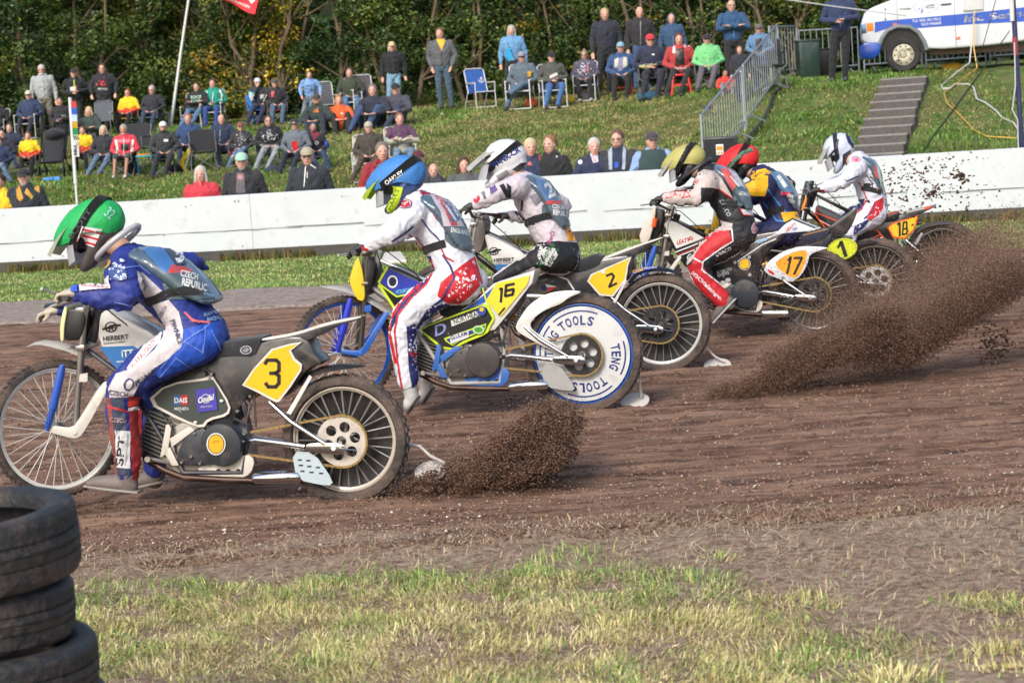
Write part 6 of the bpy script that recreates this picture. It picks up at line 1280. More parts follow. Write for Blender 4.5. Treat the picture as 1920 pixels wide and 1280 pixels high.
S(193, 234, 168, 334, 'sit', 'lap', (44, 46, 54), JN, SKR, ('long', (222, 208, 172)), 'blonde woman in a black top and blue jeans with red shoes', shoe=(190, 60, 50), chair=('camp', (52, 52, 58)), who='blonde woman in black top')
S(231, 232, 226, 335, 'sit', 'lap', (226, 60, 80), (60, 76, 80), SKT, ('short', (176, 172, 166)), 'grey-haired man in a pink and white jersey and shorts', beard=(190, 186, 180), shorts=True, shoe=WT, prt=[(s_poly([(222, 262), (244, 262), (244, 267), (222, 267)]), C((244, 140, 160), 'cloth')), (s_poly([(226, 270), (242, 270), (240, 282), (228, 282)]), BLK), (s_poly([(215, 262), (220, 262), (224, 290), (218, 290)])+s_poly([(247, 262), (251, 262), (250, 290), (244, 288)]), WHT), (s_line([(232, 258), (232, 290)], 1), WHT)], chair=('camp', (40, 42, 50)), who='man in the pink jersey')
S(44, 313, 0, 0, 'wall', 'down', (40, 48, 56), BK, SKR, ('cap', BK, (90, 80, 70)), 'man in a black and gold leather biker jacket behind the wall', beard=(170, 160, 150), prt=[(s_poly([(30, 352), (36, 346), (44, 372), (38, 378), (32, 372)])+s_poly([(50, 352), (62, 368), (60, 374), (46, 362)])+s_poly([(62, 342), (74, 350), (74, 362), (66, 356)]), C((196, 146, 40), 'suit'))])
S(-4, 322, 0, 0, 'wall', 'wall', (226, 60, 60), BK, SKR, ('short', (80, 60, 50)), 'person in a red and yellow jacket cut off at the left edge behind the wall', two=((246, 206, 40), 1.2))
S(239, 166, 232, 248, 'sit', 'lap', (238, 70, 46), BK, SKR, ('long', (150, 84, 50)), 'red-haired woman with glasses in a yellow and red jacket', glasses=1, two=((248, 212, 30), .22), wx=1.2, chair=('camp', (220, 170, 50)), who='red-haired woman')
S(284, 159, 276, 249, 'sit', 'lap', (42, 46, 54), DJ, SKR, ('short', (186, 184, 180)), 'grey-haired woman in a charcoal jacket and blue jeans', glasses=1, chair=('camp', (92, 110, 140)), who='grey-haired woman')
S(368, 153, 336, 246, 'sit', 'crossed', (36, 36, 42), (90, 124, 166), SKR, ('short', (60, 46, 40)), 'dark-haired man in a black hoodie with pale green print, arms folded', hood=1, prt=[(s_text('RUN OR', 368, 182, 20, 6, -4), C((190, 226, 200), 'cloth')), (s_text('DIE', 368, 189, 18, 5, -4), C((150, 200, 170), 'cloth'))], chair=('tube', (80, 82, 88), (180, 182, 186)), who='man in the black hoodie with green print')
S(398, 147, 398, 240, 'sit', 'front', (28, 150, 132), (50, 80, 150), SKR, ('short', (110, 72, 56)), 'man in a teal tracksuit top with white stripes on the sleeves', hood=1, prt=[(s_line([(411, 166), (416, 180), (413, 196)], 3.2)+s_line([(388, 172), (386, 190)], 2.4), WHT), (s_line([(400, 174), (398, 190)], 1.2), WHT)], chair=('tube', (150, 152, 152), (196, 198, 200)), who='man in teal')
S(305, 226, 290, 334, 'sit', 'lap', (50, 54, 58), (48, 48, 54), SKR, ('cap', (226, 226, 226), (70, 60, 50)), 'bearded young man in a white cap and charcoal jacket holding a board', beard=(70, 50, 40), prt=[(s_poly([(307, 261), (315, 261), (315, 266), (307, 266)]), WHT)], chair=('camp', (40, 42, 46)), who='young man in a white cap')
S(352, 212, 352, 316, 'sit', 'lap', (40, 70, 116), DJ, SKR, ('short', (176, 116, 76)), 'ginger-haired man in a blue padded jacket behind an empty chair', prt=[(s_line([(352, 246), (350, 268)], 1), BLK)])
S(414, 212, 418, 316, 'sit', 'lap', (38, 54, 80), DJ, SKR, ('bald', (0, 0, 0)), 'bald man in a navy zipped jacket', prt=[(s_line([(413, 244), (412, 266)], 1), SILV)], shoe=(180, 176, 172), chair=('camp', (44, 46, 50)), who='bald man in the navy jacket')
S(375, 309, 0, 0, 'wall', 'down', (206, 58, 72), BK, SKR, ('long', (216, 212, 200)), 'white-haired woman in a red padded jacket behind the wall', prt=[(s_poly([(370, 336), (382, 334), (380, 346), (375, 350)]), RED)])
S(452, 283, 0, 0, 'wall', 'down', (44, 46, 52), BK, SKR, ('cap', (170, 214, 190), (120, 110, 100)), 'grey-bearded man in a mint cap and black riding jacket behind the wall', beard=(150, 146, 140), prt=[(s_poly([(444, 324), (458, 324), (460, 362), (442, 362)]), C((108, 104, 108), 'cloth')), (s_disc(450, 332, 5, 5), C((190, 130, 136), 'cloth'))])
S(450, 228, 428, 320, 'sit', 'lap', (50, 52, 58), JN, SKR, ('cap', (150, 80, 76), (90, 60, 50)), 'woman in glasses and a maroon cap, legs crossed in blue jeans', glasses=1, shoe=(210, 206, 214), prt=[(splash(452, 258, 14, 14, 46, 2, .5, 1.4), C((200, 200, 206), 'cloth'))], chair=('camp', (150, 40, 46)), who='woman in the maroon cap')
S(502, 215, 482, 322, 'sit', 'lap', (32, 32, 38), (150, 160, 168), SKR, ('short', (96, 74, 60)), 'man with glasses in a black sweater with white skull-like print, hand raised', glasses=1, wx=1.15, prt=[(splash(506, 254, 14, 9, 50, 7, .5, 1.8), C((206, 206, 210), 'cloth')), (s_line([(488, 272), (522, 274)], 3), C((150, 150, 156), 'cloth'))], chair=('camp', (50, 52, 56)), who='man in the white printed sweater')
S(552, 222, 538, 332, 'sit', 'lap', (108, 116, 128), (40, 44, 66), SKR, ('hat', (52, 54, 60), (100, 80, 70)), 'woman in a dark sun hat and grey coat with brown shoes', shoe=(130, 90, 70), prt=[(s_poly([(546, 266), (558, 264), (560, 284), (550, 282)]), RED)], chair=('camp', (54, 56, 60)), who='woman in the sun hat')
S(586, 228, 602, 324, 'sit', 'lap', (40, 42, 54), (52, 76, 116), SKT, ('beanie', (46, 70, 110), (60, 50, 44)), 'man in a blue beanie, maroon hood and dark jacket', beard=(100, 66, 54), prt=[(s_poly([(582, 248), (594, 242), (602, 250), (592, 260), (588, 266)]), C((130, 50, 66), 'cloth')), (s_disc(594, 268, 3.4, 3.4, 0, .6), WHT), (s_poly([(608, 262), (616, 268), (620, 284), (612, 284)]), B_)], chair=('camp', (96, 98, 104)), who='man in the blue beanie')
S(482, 145, 466, 236, 'sit', 'lap', (50, 54, 66), (40, 48, 80), SKR, ('cap', (226, 228, 236), (90, 80, 70)), 'man in a white cap with chin on hand, black and white track jacket', prt=[(s_poly([(464, 172), (476, 176), (478, 192), (462, 192)]), C((200, 216, 232), 'cloth')), (s_line([(466, 172), (476, 176)], 2), C((60, 200, 190), 'cloth')), (s_poly([(488, 178), (500, 176), (500, 182), (488, 186)]), WHT)], chair=('camp', (40, 120, 200)), who='man in the white cap with his chin on his hand')
S(514, 146, 512, 236, 'sit', 'lap', (42, 44, 48), (80, 110, 136), SKR, ('cap', (90, 84, 84), (90, 80, 70)), 'man with glasses and a grey cap in a black jacket beside a red chair', glasses=1, prt=[(s_poly([(509, 172), (514, 171), (513, 182), (508, 182)]), RED), (s_line([(500, 178), (492, 194)], .9), WHT)], chair=('camp', (170, 34, 40)), who='man in the grey cap')
S(578, 133, 570, 236, 'stand', 'lean', (130, 172, 228), (120, 134, 146), SKR, ('short', (150, 110, 84)), 'man in a light blue hoodie leaning forward behind the others', hood=1, lean=.12)
S(593, 174, 604, 256, 'gsit', 'knees', (42, 62, 58), (40, 46, 60), SKR, ('cap', (70, 70, 66), (80, 60, 50)), 'man in a dark green sweater and cap sitting on the grass', beard=(110, 80, 60), prt=[(splash(594, 208, 4.5, 4, 12, 3, 1, 2), C((240, 130, 40), 'cloth'))])
S(634, 177, 636, 252, 'gsit', 'knees', (244, 104, 44), (40, 38, 40), SKR, ('long', (176, 130, 84)), 'long-haired woman in a bright orange jacket sitting on the grass', prt=[(s_disc(641, 213, 2.6, 2.6), WHT)])
S(575, 273, 0, 0, 'wall', 'down', (44, 50, 58), BK, SKR, ('cap', (176, 166, 140), (120, 110, 100)), 'man with glasses and a beige cap in a dark softshell jacket behind the wall', glasses=1, prt=[(s_line([(573, 312), (570, 350)], 1.6)+s_line([(581, 308), (592, 316)], 2)+s_line([(576, 322), (576, 334)], 1.2), WHT)])
S(654, 126, 660, 222, 'sit', 'lap', (62, 70, 56), (96, 132, 176), SKR, ('short', (110, 80, 66)), 'smiling woman in an olive jacket and ripped jeans', hood=1, chair=('tube', (76, 78, 84), (222, 224, 226)), who='smiling woman in olive')
S(698, 156, 676, 248, 'gsit', 'knees', (42, 46, 64), (56, 80, 120), SKR, ('short', (130, 120, 112)), 'man in a navy jacket and jeans resting his arms on his knees', shoe=(50, 46, 50))
S(734, 77, 738, 208, 'stand', 'down', (30, 32, 38), (130, 170, 200), SKR, ('caplong', (222, 196, 150)), 'blonde woman standing in a black jacket and pale jeans')
bpy.data.objects[-1:] if False else None
S(741, 154, 716, 243, 'gsit', 'knees', (72, 72, 86), (46, 60, 86), SKR, ('cap', (44, 44, 50), (70, 56, 46)), 'young man in a grey jacket and dark cap sitting on the slope')
S(824, 51, 838, 206, 'stand', 'pockets', (96, 100, 104), (70, 92, 110), SKR, ('short', (130, 100, 80)), 'man standing with hands in pockets, grey hoodie over a yellow shirt', hood=1, prt=[(s_poly([(818, 74), (836, 73), (828, 96)]), Y_), (s_line([(828, 97), (829, 124)], 1.2), BLK)])
S(690, 226, 668, 345, 'sit', 'lap', (72, 66, 58), (78, 68, 60), SKR, ('flatcap', (190, 184, 166), (180, 170, 160)), 'elderly man in a flat cap and brown coat in a silver chair', shoe=(110, 76, 66), chair=('tube', (206, 196, 170), (210, 212, 214)), who='elderly man in the flat cap')
S(748, 210, 742, 334, 'sit', 'crossed', (190, 192, 172), (110, 140, 170), SKR, ('short', (140, 104, 78)), 'man in a purple and beige fleece with arms folded', two=((96, 62, 92), .32), prt=[(s_line([(748, 246), (744, 280)], 1.6), BLK)], chair=('tube', (206, 190, 150), (210, 212, 214)), who='man in the purple and beige fleece')
S(715, 264, 0, 0, 'wall', 'wall', (150, 40, 48), BK, SKR, ('short', (140, 126, 114)), 'man in a red and black checked shirt behind the wall', prt=[(splash(714, 315, 16, 16, 60, 9, 1, 2.6), BLK)])
S(783, 279, 0, 0, 'wall', 'wall', (66, 70, 78), BK, SKR, ('cap', (92, 40, 50), (110, 90, 70)), 'person in a dark red cap and grey hood behind the wall', hood=1)
S(812, 303, 0, 0, 'wall', 'wall', (40, 40, 42), BK, SKR, ('bald', (0, 0, 0)), 'bald bearded man in a black shirt leaning on the wall', beard=(140, 120, 110), wx=1.15)
S(868, 293, 0, 0, 'wall', 'wall', (90, 94, 96), BK, SKR, ('curly', (92, 60, 52)), 'curly-haired woman in a grey jacket leaning on the wall')
S(958, 46, 958, 190, 'stand', 'down', (110, 160, 206), (40, 40, 50), SKR, ('long', (196, 196, 190)), 'grey-haired woman standing in a light denim jacket', prt=[(s_poly([(950, 92), (959, 90), (958, 134), (946, 134)]), C((40, 170, 230), 'cloth')), (s_line([(950, 78), (966, 112)], 1.4), BLK)])
S(978, 95, 966, 207, 'sit', 'lap', (96, 112, 124), (84, 110, 136), SKR, ('cap', (150, 150, 158), (120, 110, 100)), 'man in grey cap and sunglasses, legs crossed, holding a beer cup', glasses=2, chair=('tube', (200, 190, 170), (226, 228, 230)), who='man in grey cap and sunglasses', prt=[(s_poly([(989, 134), (996, 134), (995, 144), (989, 144)]), Y_)])
S(1033, 96, 1028, 204, 'sit', 'front', (84, 86, 80), (70, 112, 170), SKR, ('cap', (32, 34, 40), (180, 176, 170)), 'man in a black cap and olive grey jacket writing in a programme', chair=('tube', (64, 74, 120), (222, 224, 226)), who='man in the olive grey jacket', prt=[(s_poly([(1030, 142), (1044, 136), (1046, 141), (1032, 148)]), WHT)])
S(1095, 93, 1106, 190, 'sit', 'lap', (84, 82, 100), (38, 38, 44), SKT, ('bun', (150, 130, 106)), 'woman with a hair bun and sunglasses in a floral jacket', glasses=2, wx=1.15, prt=[(splash(1096, 132, 18, 18, 70, 6, .7, 1.8), C((206, 200, 214), 'cloth')), (s_line([(1102, 124), (1102, 136)], 2.4), PK)], shoe=(190, 190, 200), chair=('tube', (44, 80, 140), (222, 224, 226)), who='woman in the floral jacket')
S(1133, 14, 1130, 160, 'stand', 'down', (42, 46, 60), (34, 36, 42), SKR, ('short', (206, 176, 130)), 'young blond man standing in a navy padded jacket', prt=[(s_line([(1138, 50), (1137, 96)], .8), BLK)])
S(1163, 77, 1166, 188, 'sit', 'lap', (52, 84, 130), (36, 38, 38), SKR, ('cap', (140, 176, 200), (130, 110, 96)), 'man in a blue cap and blue jacket with white panels sitting on a red crate', prt=[(s_poly([(1152, 112), (1160, 108), (1158, 130), (1152, 126)])+s_poly([(1168, 108), (1176, 106), (1176, 124), (1168, 128)]), C((214, 214, 200), 'cloth')), (s_poly([(1160, 110), (1168, 108), (1168, 132), (1159, 134)]), C((140, 140, 180), 'cloth'))])
S(1198, 10, 1204, 160, 'stand', 'down', (46, 44, 50), (60, 90, 130), SKR, ('bald', (0, 0, 0)), 'bald man standing in a black zipped jacket', prt=[(s_line([(1201, 40), (1201, 92)], .8), SILV)])
S(1258, 24, 1252, 160, 'stand', 'down', (52, 84, 120), (40, 44, 56), SKR, ('hoodup', (52, 84, 120), (150, 120, 90)), 'youngster standing in a blue padded jacket with the hood up')
S(1218, 62, 1216, 186, 'sit', 'front', (40, 46, 72), (42, 46, 62), SKR, ('cap', (224, 50, 66), (70, 56, 46)), 'man in a bright red cap and sunglasses reading a magazine', glasses=2, hood=1, prt=[(s_poly([(1198, 123), (1224, 119), (1225, 127), (1200, 130)]), C((190, 180, 130), 'cloth')), (s_poly([(1222, 101), (1227, 101), (1227, 104), (1222, 104)]), WHT)], chair=('camp', (52, 54, 60)), who='man in the red cap')
S(1272, 61, 1262, 182, 'sit', 'lap', (186, 62, 60), (44, 48, 54), SKR, ('long', (116, 66, 50)), 'brown-haired woman in a red and black riding jacket', prt=[(s_poly([(1267, 92), (1282, 90), (1284, 122), (1266, 124)]), BLK), (s_poly([(1262, 88), (1266, 86), (1266, 100), (1261, 100)])+s_poly([(1280, 82), (1290, 80), (1296, 86), (1284, 90)]), WHT), (s_poly([(1258, 129), (1278, 126), (1280, 130), (1260, 133)]), C((190, 200, 220), 'cloth'))])
S(1325, 62, 1322, 172, 'sit', 'lap', (126, 212, 140), (110, 104, 118), SKR, ('cap', (44, 40, 44), (206, 200, 190)), 'woman in a black cap and bright mint green jacket', glasses=2, chair=('camp', (50, 54, 60)), who='woman in the mint green jacket', wx=1.1)
S(1370, -3, 1380, 166, 'stand', 'crossed', (44, 84, 124), (36, 36, 42), SKR, ('rim', (170, 160, 150)), 'tall man standing with folded arms in a blue knitted sweater', glasses=1)
S(1422, 44, 1428, 176, 'stand', 'lap', (100, 138, 178), (60, 84, 120), SKR, ('cap', (110, 100, 104), (130, 120, 110)), 'man in a grey cap, sunglasses and denim jacket behind the barrier', glasses=2, prt=[(s_poly([(1416, 72), (1428, 72), (1428, 96), (1418, 94)]), BLK)])
S(1387, 103, 1392, 190, 'stand', 'down', (44, 48, 58), (50, 60, 90), SKR, ('short', (176, 128, 92)), 'boy in a black and white top behind the barrier', prt=[(s_poly([(1380, 132), (1394, 130), (1394, 138), (1381, 140)]), WHT)])
S(1359, 130, 1362, 184, 'gsit', 'knees', (226, 66, 56), (140, 130, 130), SKT, ('short', (76, 50, 40)), 'small child in a red and yellow shirt sitting by the barrier', two=((246, 206, 50), .36))
S(1572, -28, 1572, 154, 'stand', 'front', (42, 58, 96), (34, 35, 40), SKR, ('short', (70, 56, 46)), 'man in a navy sweater and black work trousers standing beside the van', shoe=(70, 78, 96))
S(993, 257, 0, 0, 'wall', 'wall', (46, 58, 88), BK, SKR, ('short', (226, 206, 166)), 'blond boy in a navy top with orange shoulders behind the wall', prt=[(s_poly([(1004, 278), (1013, 280), (1020, 302), (1012, 304), (1008, 288)])+s_poly([(978, 279), (986, 279), (982, 285), (978, 286)]), C((244, 84, 60), 'cloth')), (s_poly([(988, 310), (993, 302), (998, 310)]), PK)])
S(1031, 250, 0, 0, 'wall', 'down', (32, 33, 36), BK, SKR, ('short', (150, 112, 80)), 'boy in a black t-shirt behind the wall', tee=True, yaw=-25, prt=[(s_disc(1044, 294, 2, 2), SILV)])
S(1113, 256, 0, 0, 'wall', 'wall', (40, 50, 80), BK, SKR, ('short', (214, 212, 204)), 'white-haired old man in a navy jacket leaning on the wall', prt=[(s_poly([(1103, 278), (1120, 280), (1122, 304), (1112, 306)]), C((206, 206, 220), 'cloth')), (s_line([(1108, 284), (1116, 304)], 1.4), PK), (s_disc(1088, 304, 4, 4), WHT)])
S(1156, 241, 0, 0, 'wall', 'front', (52, 58, 66), BK, SKR, ('short', (120, 84, 68)), 'man with glasses and beard in a grey body warmer holding a blue can', glasses=1, beard=(120, 96, 80), prt=[(s_poly([(1140, 276), (1148, 274), (1148, 318), (1142, 318)])+s_poly([(1168, 274), (1174, 276), (1172, 318), (1166, 318)]), C((168, 184, 196), 'cloth')), (s_poly([(1148, 274), (1168, 272), (1166, 318), (1148, 318)]), C((38, 48, 76), 'cloth')), (s_poly([(1152, 304), (1159, 303), (1160, 314), (1153, 315)]), B_)])
S(1221, 244, 0, 0, 'wall', 'front', (150, 180, 226), BK, SKR, ('cap', (72, 66, 70), (90, 80, 76)), 'man in a dark cap, dark green waistcoat and blue shirt behind the wall', vest=(50, 72, 72))
# --- bake bodies and clothes in one pass, then faces, two-colour cloth, prints and chairs
apply_all(BAKE)
for o_ in BAKE:
    if not o_.name.startswith('body'): wrinkle(o_, .011, 11.)
for it in LATER:
    if it[0] == 'face':
        _, o_, hc, sd, fw, k = it; b = Vector(o_['_b']); me = o_.data; mi = []
        for p in me.polygons:
            q = (p.center+b-hc)/k; x, y, z = q.dot(sd), q.dot(fw), q.z; m_ = 0
            if y > .045:
                if abs(abs(x)-.033) < .011 and abs(z-.02) < .008: m_ = 1
                elif abs(x) < .024 and abs(z+.062) < .0075: m_ = 2
            mi.append(m_)
        me.polygons.foreach_set('material_index', mi)
    elif it[0] == 'two':
        _, o_, oo, Rm, k, zt = it; b = Vector(o_['_b'])
        zt_ = zt+.47 if zt < 1 else zt
        o_.data.polygons.foreach_set('material_index', [1 if ((p.center+b-oo).z/k+.03*math.sin((p.center.x)*30)) > zt_ else 0 for p in o_.data.polygons])
    elif it[0] == 'print':
        _, jk, root, prt = it; lay('print', prt, on_mesh([jk], .006, .004), root, 5)
    else:
        _, (st_y, col_, *fc), loc, yaw_, k, who = it
        nm = {(34, 35, 40): 'black'}
        chair(st_y, loc, yaw_, k, ('silver framed folding chair under the ' if st_y == 'tube' else 'folding camping chair under the ')+who, col_, fc[0] if fc else (200, 202, 204))
# the neck scarf of the waistcoat man and loose chairs without sitters
ch = chair('tube', on_hill(899, 203), 24, .84, 'empty white framed garden chair with blue fabric and an anchor motif', (46, 96, 176), (226, 228, 230))
lay('anchor_print', [(s_line([(902, 145), (902, 154)], 1.4)+s_line([(897, 150), (899, 154), (902, 155), (905, 154), (907, 150)], 1.3)+s_line([(899, 147), (905, 147)], 1.2), WHT)], on_mesh([c for c in ch.children if c.name.startswith('backrest')], .006), ch, 3)
chair('camp', on_hill(384, 322), 8, .88, 'empty black camping chair in front of the man in the blue padded jacket', (34, 34, 38))
chair('camp', on_hill(258, 318), -10, 1.0, 'empty black camping chair beside the man in the pink jersey', (36, 38, 44))
chair('tube', on_hill(197, 252), 0, .72, 'grey folding chair the man in the black hoodie leans on', (92, 96, 104), (120, 122, 126))
chair('tube', on_hill(610, 226), 15, .82, 'empty silver chair behind the man in the light blue hoodie', (90, 92, 96), (214, 216, 218))
chair('tube', on_hill(682, 216), 10, .86, 'empty reclining chair beside the smiling woman in olive', (84, 78, 84), (222, 224, 226))
chair('camp', on_hill(1440, 172), 0, 1.2, 'dark folding chair behind the man in the denim jacket', (48, 50, 58))
# ============================================================ TREES
def leaf_mat(name, cols, tr=.35):
    m = bpy.data.materials.new(name); m.use_nodes = True; n = m.node_tree.nodes; l = m.node_tree.links; b = n['Principled BSDF']
    oi = n.new('ShaderNodeVertexColor'); oi.layer_name = 'tint'; l.new(oi.outputs[0], b.inputs['Base Color']); b.inputs['Roughness'].default_value = .5
    t = n.new('ShaderNodeBsdfTranslucent'); l.new(oi.outputs[0], t.inputs[0]); mx = n.new('ShaderNodeMixShader'); mx.inputs[0].default_value = tr; l.new(b.outputs[0], mx.inputs[1]); l.new(t.outputs[0], mx.inputs[2]); l.new(mx.outputs[0], n['Material Output'].inputs[0]); return m
LEAF = leaf_mat('leaves', None); BARK = M('bark', (120, 104, 82), .9, var=.35, scale=8, bump=.8, bscale=20)
def crown_mesh(name, seed, h, w, n, pal, pw=None, low=.0, size=.045, holes=True):
    r = np.random.default_rng(seed); nc = 46
    cz = low+(h-low)*r.uniform(.02, 1, nc); rr_ = w*np.sqrt(np.clip(1-((cz-low)/(h-low)*1.0)**3*.7, .15, 1))*r.uniform(.35, 1., nc); a = r.uniform(0, 6.283, nc)
    cc = np.stack([rr_*np.cos(a), rr_*np.sin(a)*.55, cz], 1); cr = r.uniform(.28, .62, nc); ct = r.uniform(.65, 1.3, nc)
    k = r.integers(0, nc, n); d = r.normal(0, 1, (n, 3)); d /= np.linalg.norm(d, axis=1)[:, None]; rad = cr[k]*(r.uniform(.25, 1.05, n)**.6); P = cc[k]+d*rad[:, None]*np.array([1, 1, .8]); P[:, 2] = np.maximum(P[:, 2], .05)
    u = r.normal(0, 1, (n, 3)); u[:, 2] *= .6; u /= np.linalg.norm(u, axis=1)[:, None]; v = np.cross(u, d+r.normal(0, .5, (n, 3))); v /= np.linalg.norm(v, axis=1)[:, None]+1e-9
    s = size*r.uniform(.6, 1.35, n)[:, None]; vs = np.stack([P-u*s, P+v*s*.55, P+u*s, P-v*s*.55], 1).reshape(-1, 3); f = np.arange(n)[:, None]*4+np.array([[0, 1, 2, 3]])
    pal_ = np.array([lin(c) for c in pal]); ci = r.choice(len(pal), n, p=pw); ccol = r.choice(len(pal), nc, p=pw); ci = np.where(r.uniform(0, 1, n) < .55, ccol[k], ci)
    col = pal_[ci]*ct[k][:, None]*r.uniform(.7, 1.3, (n, 1)); col = np.repeat(np.concatenate([col, np.ones((n, 1))], 1), 4, 0)
    return vs, f, col
DG = [(48, 74, 30), (62, 90, 38), (38, 60, 25), (88, 112, 54)]; MG = [(68, 92, 38), (92, 114, 50), (54, 76, 32), (122, 132, 62)]; YG = [(170, 165, 40), (236, 200, 50), (96, 112, 40), (255, 220, 90)]  # YG palette: yellowing leaves with the sun from behind put into their colour
protos = {}
def tree(px, dep, h, w, kind, label, seed, n=15000, bend=0.):
    x = at_depth(px, 200, dep).x; loc = V(x, dep, hill(x, dep)-.05); root = empty('tree', loc, label, 'tree', 'trees and shrubs behind the spectators')
    pal, pw = {'d': (DG+[(150, 140, 50)], [.3, .3, .22, .16, .02]), 'm': (MG+[(160, 146, 56)], [.3, .28, .22, .17, .03]), 'y': (YG, [.35, .25, .25, .15]), 'o': (MG+[(180, 150, 50)], [.28, .26, .24, .16, .06])}[kind]  # gold entries paint sunlit spots into the leaf colour
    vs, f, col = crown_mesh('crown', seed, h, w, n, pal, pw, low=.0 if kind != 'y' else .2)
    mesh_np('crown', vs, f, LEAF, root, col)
    bm = bmesh.new(); r = random.Random(seed)
    for j in range(r.randint(2, 4)):
        bx = r.uniform(-.5, .5)*w; top = V(bx+r.uniform(-.9, .9), r.uniform(-.5, .3), h*r.uniform(.7, 1)); p = [loc+V(bx*.7, r.uniform(-.5, -.1)*.8, 0)]
        for i in range(1, 6): t = i/5; p.append(loc+V(bx*.7, -.35, 0).lerp(top, t)+V(r.uniform(-.1, .1), r.uniform(-.1, .1), 0))
        r0 = r.uniform(.035, .075); tube(bm, p, [r0*(1-.13*i) for i in range(6)], 7)
        for q in range(5):
            i = r.randint(1, 4); s = p[i]; e = s+V(r.uniform(-1, 1), r.uniform(-.7, .2), r.uniform(.3, 1.0)); tube(bm, [s, s.lerp(e, .5)+V(0, 0, r.uniform(-.06, .1)), e], [r0*.45, r0*.32, r0*.14], 5)
    link(bm, 'trunk', BARK, root); return root
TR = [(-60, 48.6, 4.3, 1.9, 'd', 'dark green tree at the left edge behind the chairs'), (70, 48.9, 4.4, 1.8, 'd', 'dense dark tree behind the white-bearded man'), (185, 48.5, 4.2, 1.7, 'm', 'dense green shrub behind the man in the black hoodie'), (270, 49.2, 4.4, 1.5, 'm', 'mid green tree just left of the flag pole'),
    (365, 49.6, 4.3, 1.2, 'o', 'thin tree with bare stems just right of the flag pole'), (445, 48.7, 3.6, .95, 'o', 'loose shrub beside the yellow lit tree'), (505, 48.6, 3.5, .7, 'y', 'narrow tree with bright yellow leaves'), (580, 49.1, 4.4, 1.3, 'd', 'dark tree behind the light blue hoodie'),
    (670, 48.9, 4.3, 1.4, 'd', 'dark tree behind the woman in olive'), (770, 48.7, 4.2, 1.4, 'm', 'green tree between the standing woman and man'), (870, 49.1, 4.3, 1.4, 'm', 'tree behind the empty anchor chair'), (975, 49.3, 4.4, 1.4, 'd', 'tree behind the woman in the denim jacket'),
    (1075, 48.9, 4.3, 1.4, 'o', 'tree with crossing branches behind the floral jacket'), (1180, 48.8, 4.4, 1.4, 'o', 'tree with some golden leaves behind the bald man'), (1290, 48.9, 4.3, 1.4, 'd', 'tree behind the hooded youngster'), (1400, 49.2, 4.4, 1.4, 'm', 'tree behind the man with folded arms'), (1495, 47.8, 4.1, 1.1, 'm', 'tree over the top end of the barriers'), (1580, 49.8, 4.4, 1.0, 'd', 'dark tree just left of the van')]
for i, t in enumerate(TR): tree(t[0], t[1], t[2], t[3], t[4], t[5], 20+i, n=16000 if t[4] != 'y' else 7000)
# the wood beyond: one dark mass
vs_, fs_, cs_ = [], [], []; off = 0
for i in range(14):
    v, f, c = crown_mesh('w', 80+i, 6.2, 2.8, 10000, DG, None, size=.085); x = -16+i*2.45
    v = v*np.array([1, 1.4, 1])+np.array([x, 54.5+(i % 3)*1.2, hill(x, 54)]); vs_.append(v); fs_.append(f+off); cs_.append(c*np.array([.9, .9, .9, 1])); off += len(v)
tag(mesh_np('far_wood', np.concatenate(vs_), np.concatenate(fs_), LEAF, attr=np.concatenate(cs_)), 'dense dark wood closing the view behind the trees', 'wood', kind='stuff')
bm = bmesh.new(); prism(bm, [V(-24, 61, -1), V(24, 61, -1), V(24, 63, 9), V(-24, 63, 9)], V(0, 8, 0)); tag(link(bm, 'hills', M('dark_wooded_rise', (40, 50, 28), .95, var=.5, scale=1.2, bump=1, bscale=3)), kind='structure')
# ============================================================ VAN
class VF: pass
vy = R(9); vg = on_hill(1693, 137); vg = V(vg.x, 42.3, hill(vg.x, 42.3)); vh = V(-math.cos(vy), math.sin(vy), 0); vl = V(-math.sin(vy), -math.cos(vy), 0)
def vp(px, py, w_=0.):
    d = ray(px, py); o = vg+vl*w_; t = (o-CAM).dot(vl)/d.dot(vl); return CAM+d*t
van = empty('service_van', vg, 'white service van with a broad blue stripe parked on top of the bank', 'van')
vw = C((228, 232, 238), 'paint', .12); vb = C((36, 88, 196), 'paint', .1); depth = -vl*1.95
out = [(1616, 82), (1614, 45), (1622, 22), (1640, 12), (1688, -6), (1722, -60), (1760, -86), (1900, -106), (2150, -128), (2158, 60), (2060, 66), (2030, 30), (1985, 30), (1960, 70), (1880, 84), (1738, 95), (1733, 80), (1722, 62), (1706, 52), (1682, 51), (1664, 58), (1654, 72), (1650, 84)]
bm = bmesh.new(); prism(bm, [vp(x, y) for x, y in smoothpoly(out, 1)], depth, bevel=.05, seg=3); vbody = link(bm, 'body', vw, van)
bm = bmesh.new(); prism(bm, [vp(x, y, .03) for x, y in smoothpoly([(1612, 82), (1655, 79), (1650, 100), (1640, 110), (1618, 111), (1612, 104)], 1)], depth*1.03, bevel=.03); link(bm, 'bumper', vb, van)
fv = lambda a, b, l: vp(a, b, .004+.002*l)
lay('stripe', [(s_poly([(1640, 42), (1655, 40), (1820, 25), (1940, 12), (2140, -6), (2140, 22), (1940, 40), (1820, 46), (1700, 55), (1682, 49), (1664, 54), (1640, 62)]), vb)], fv, van, 0)
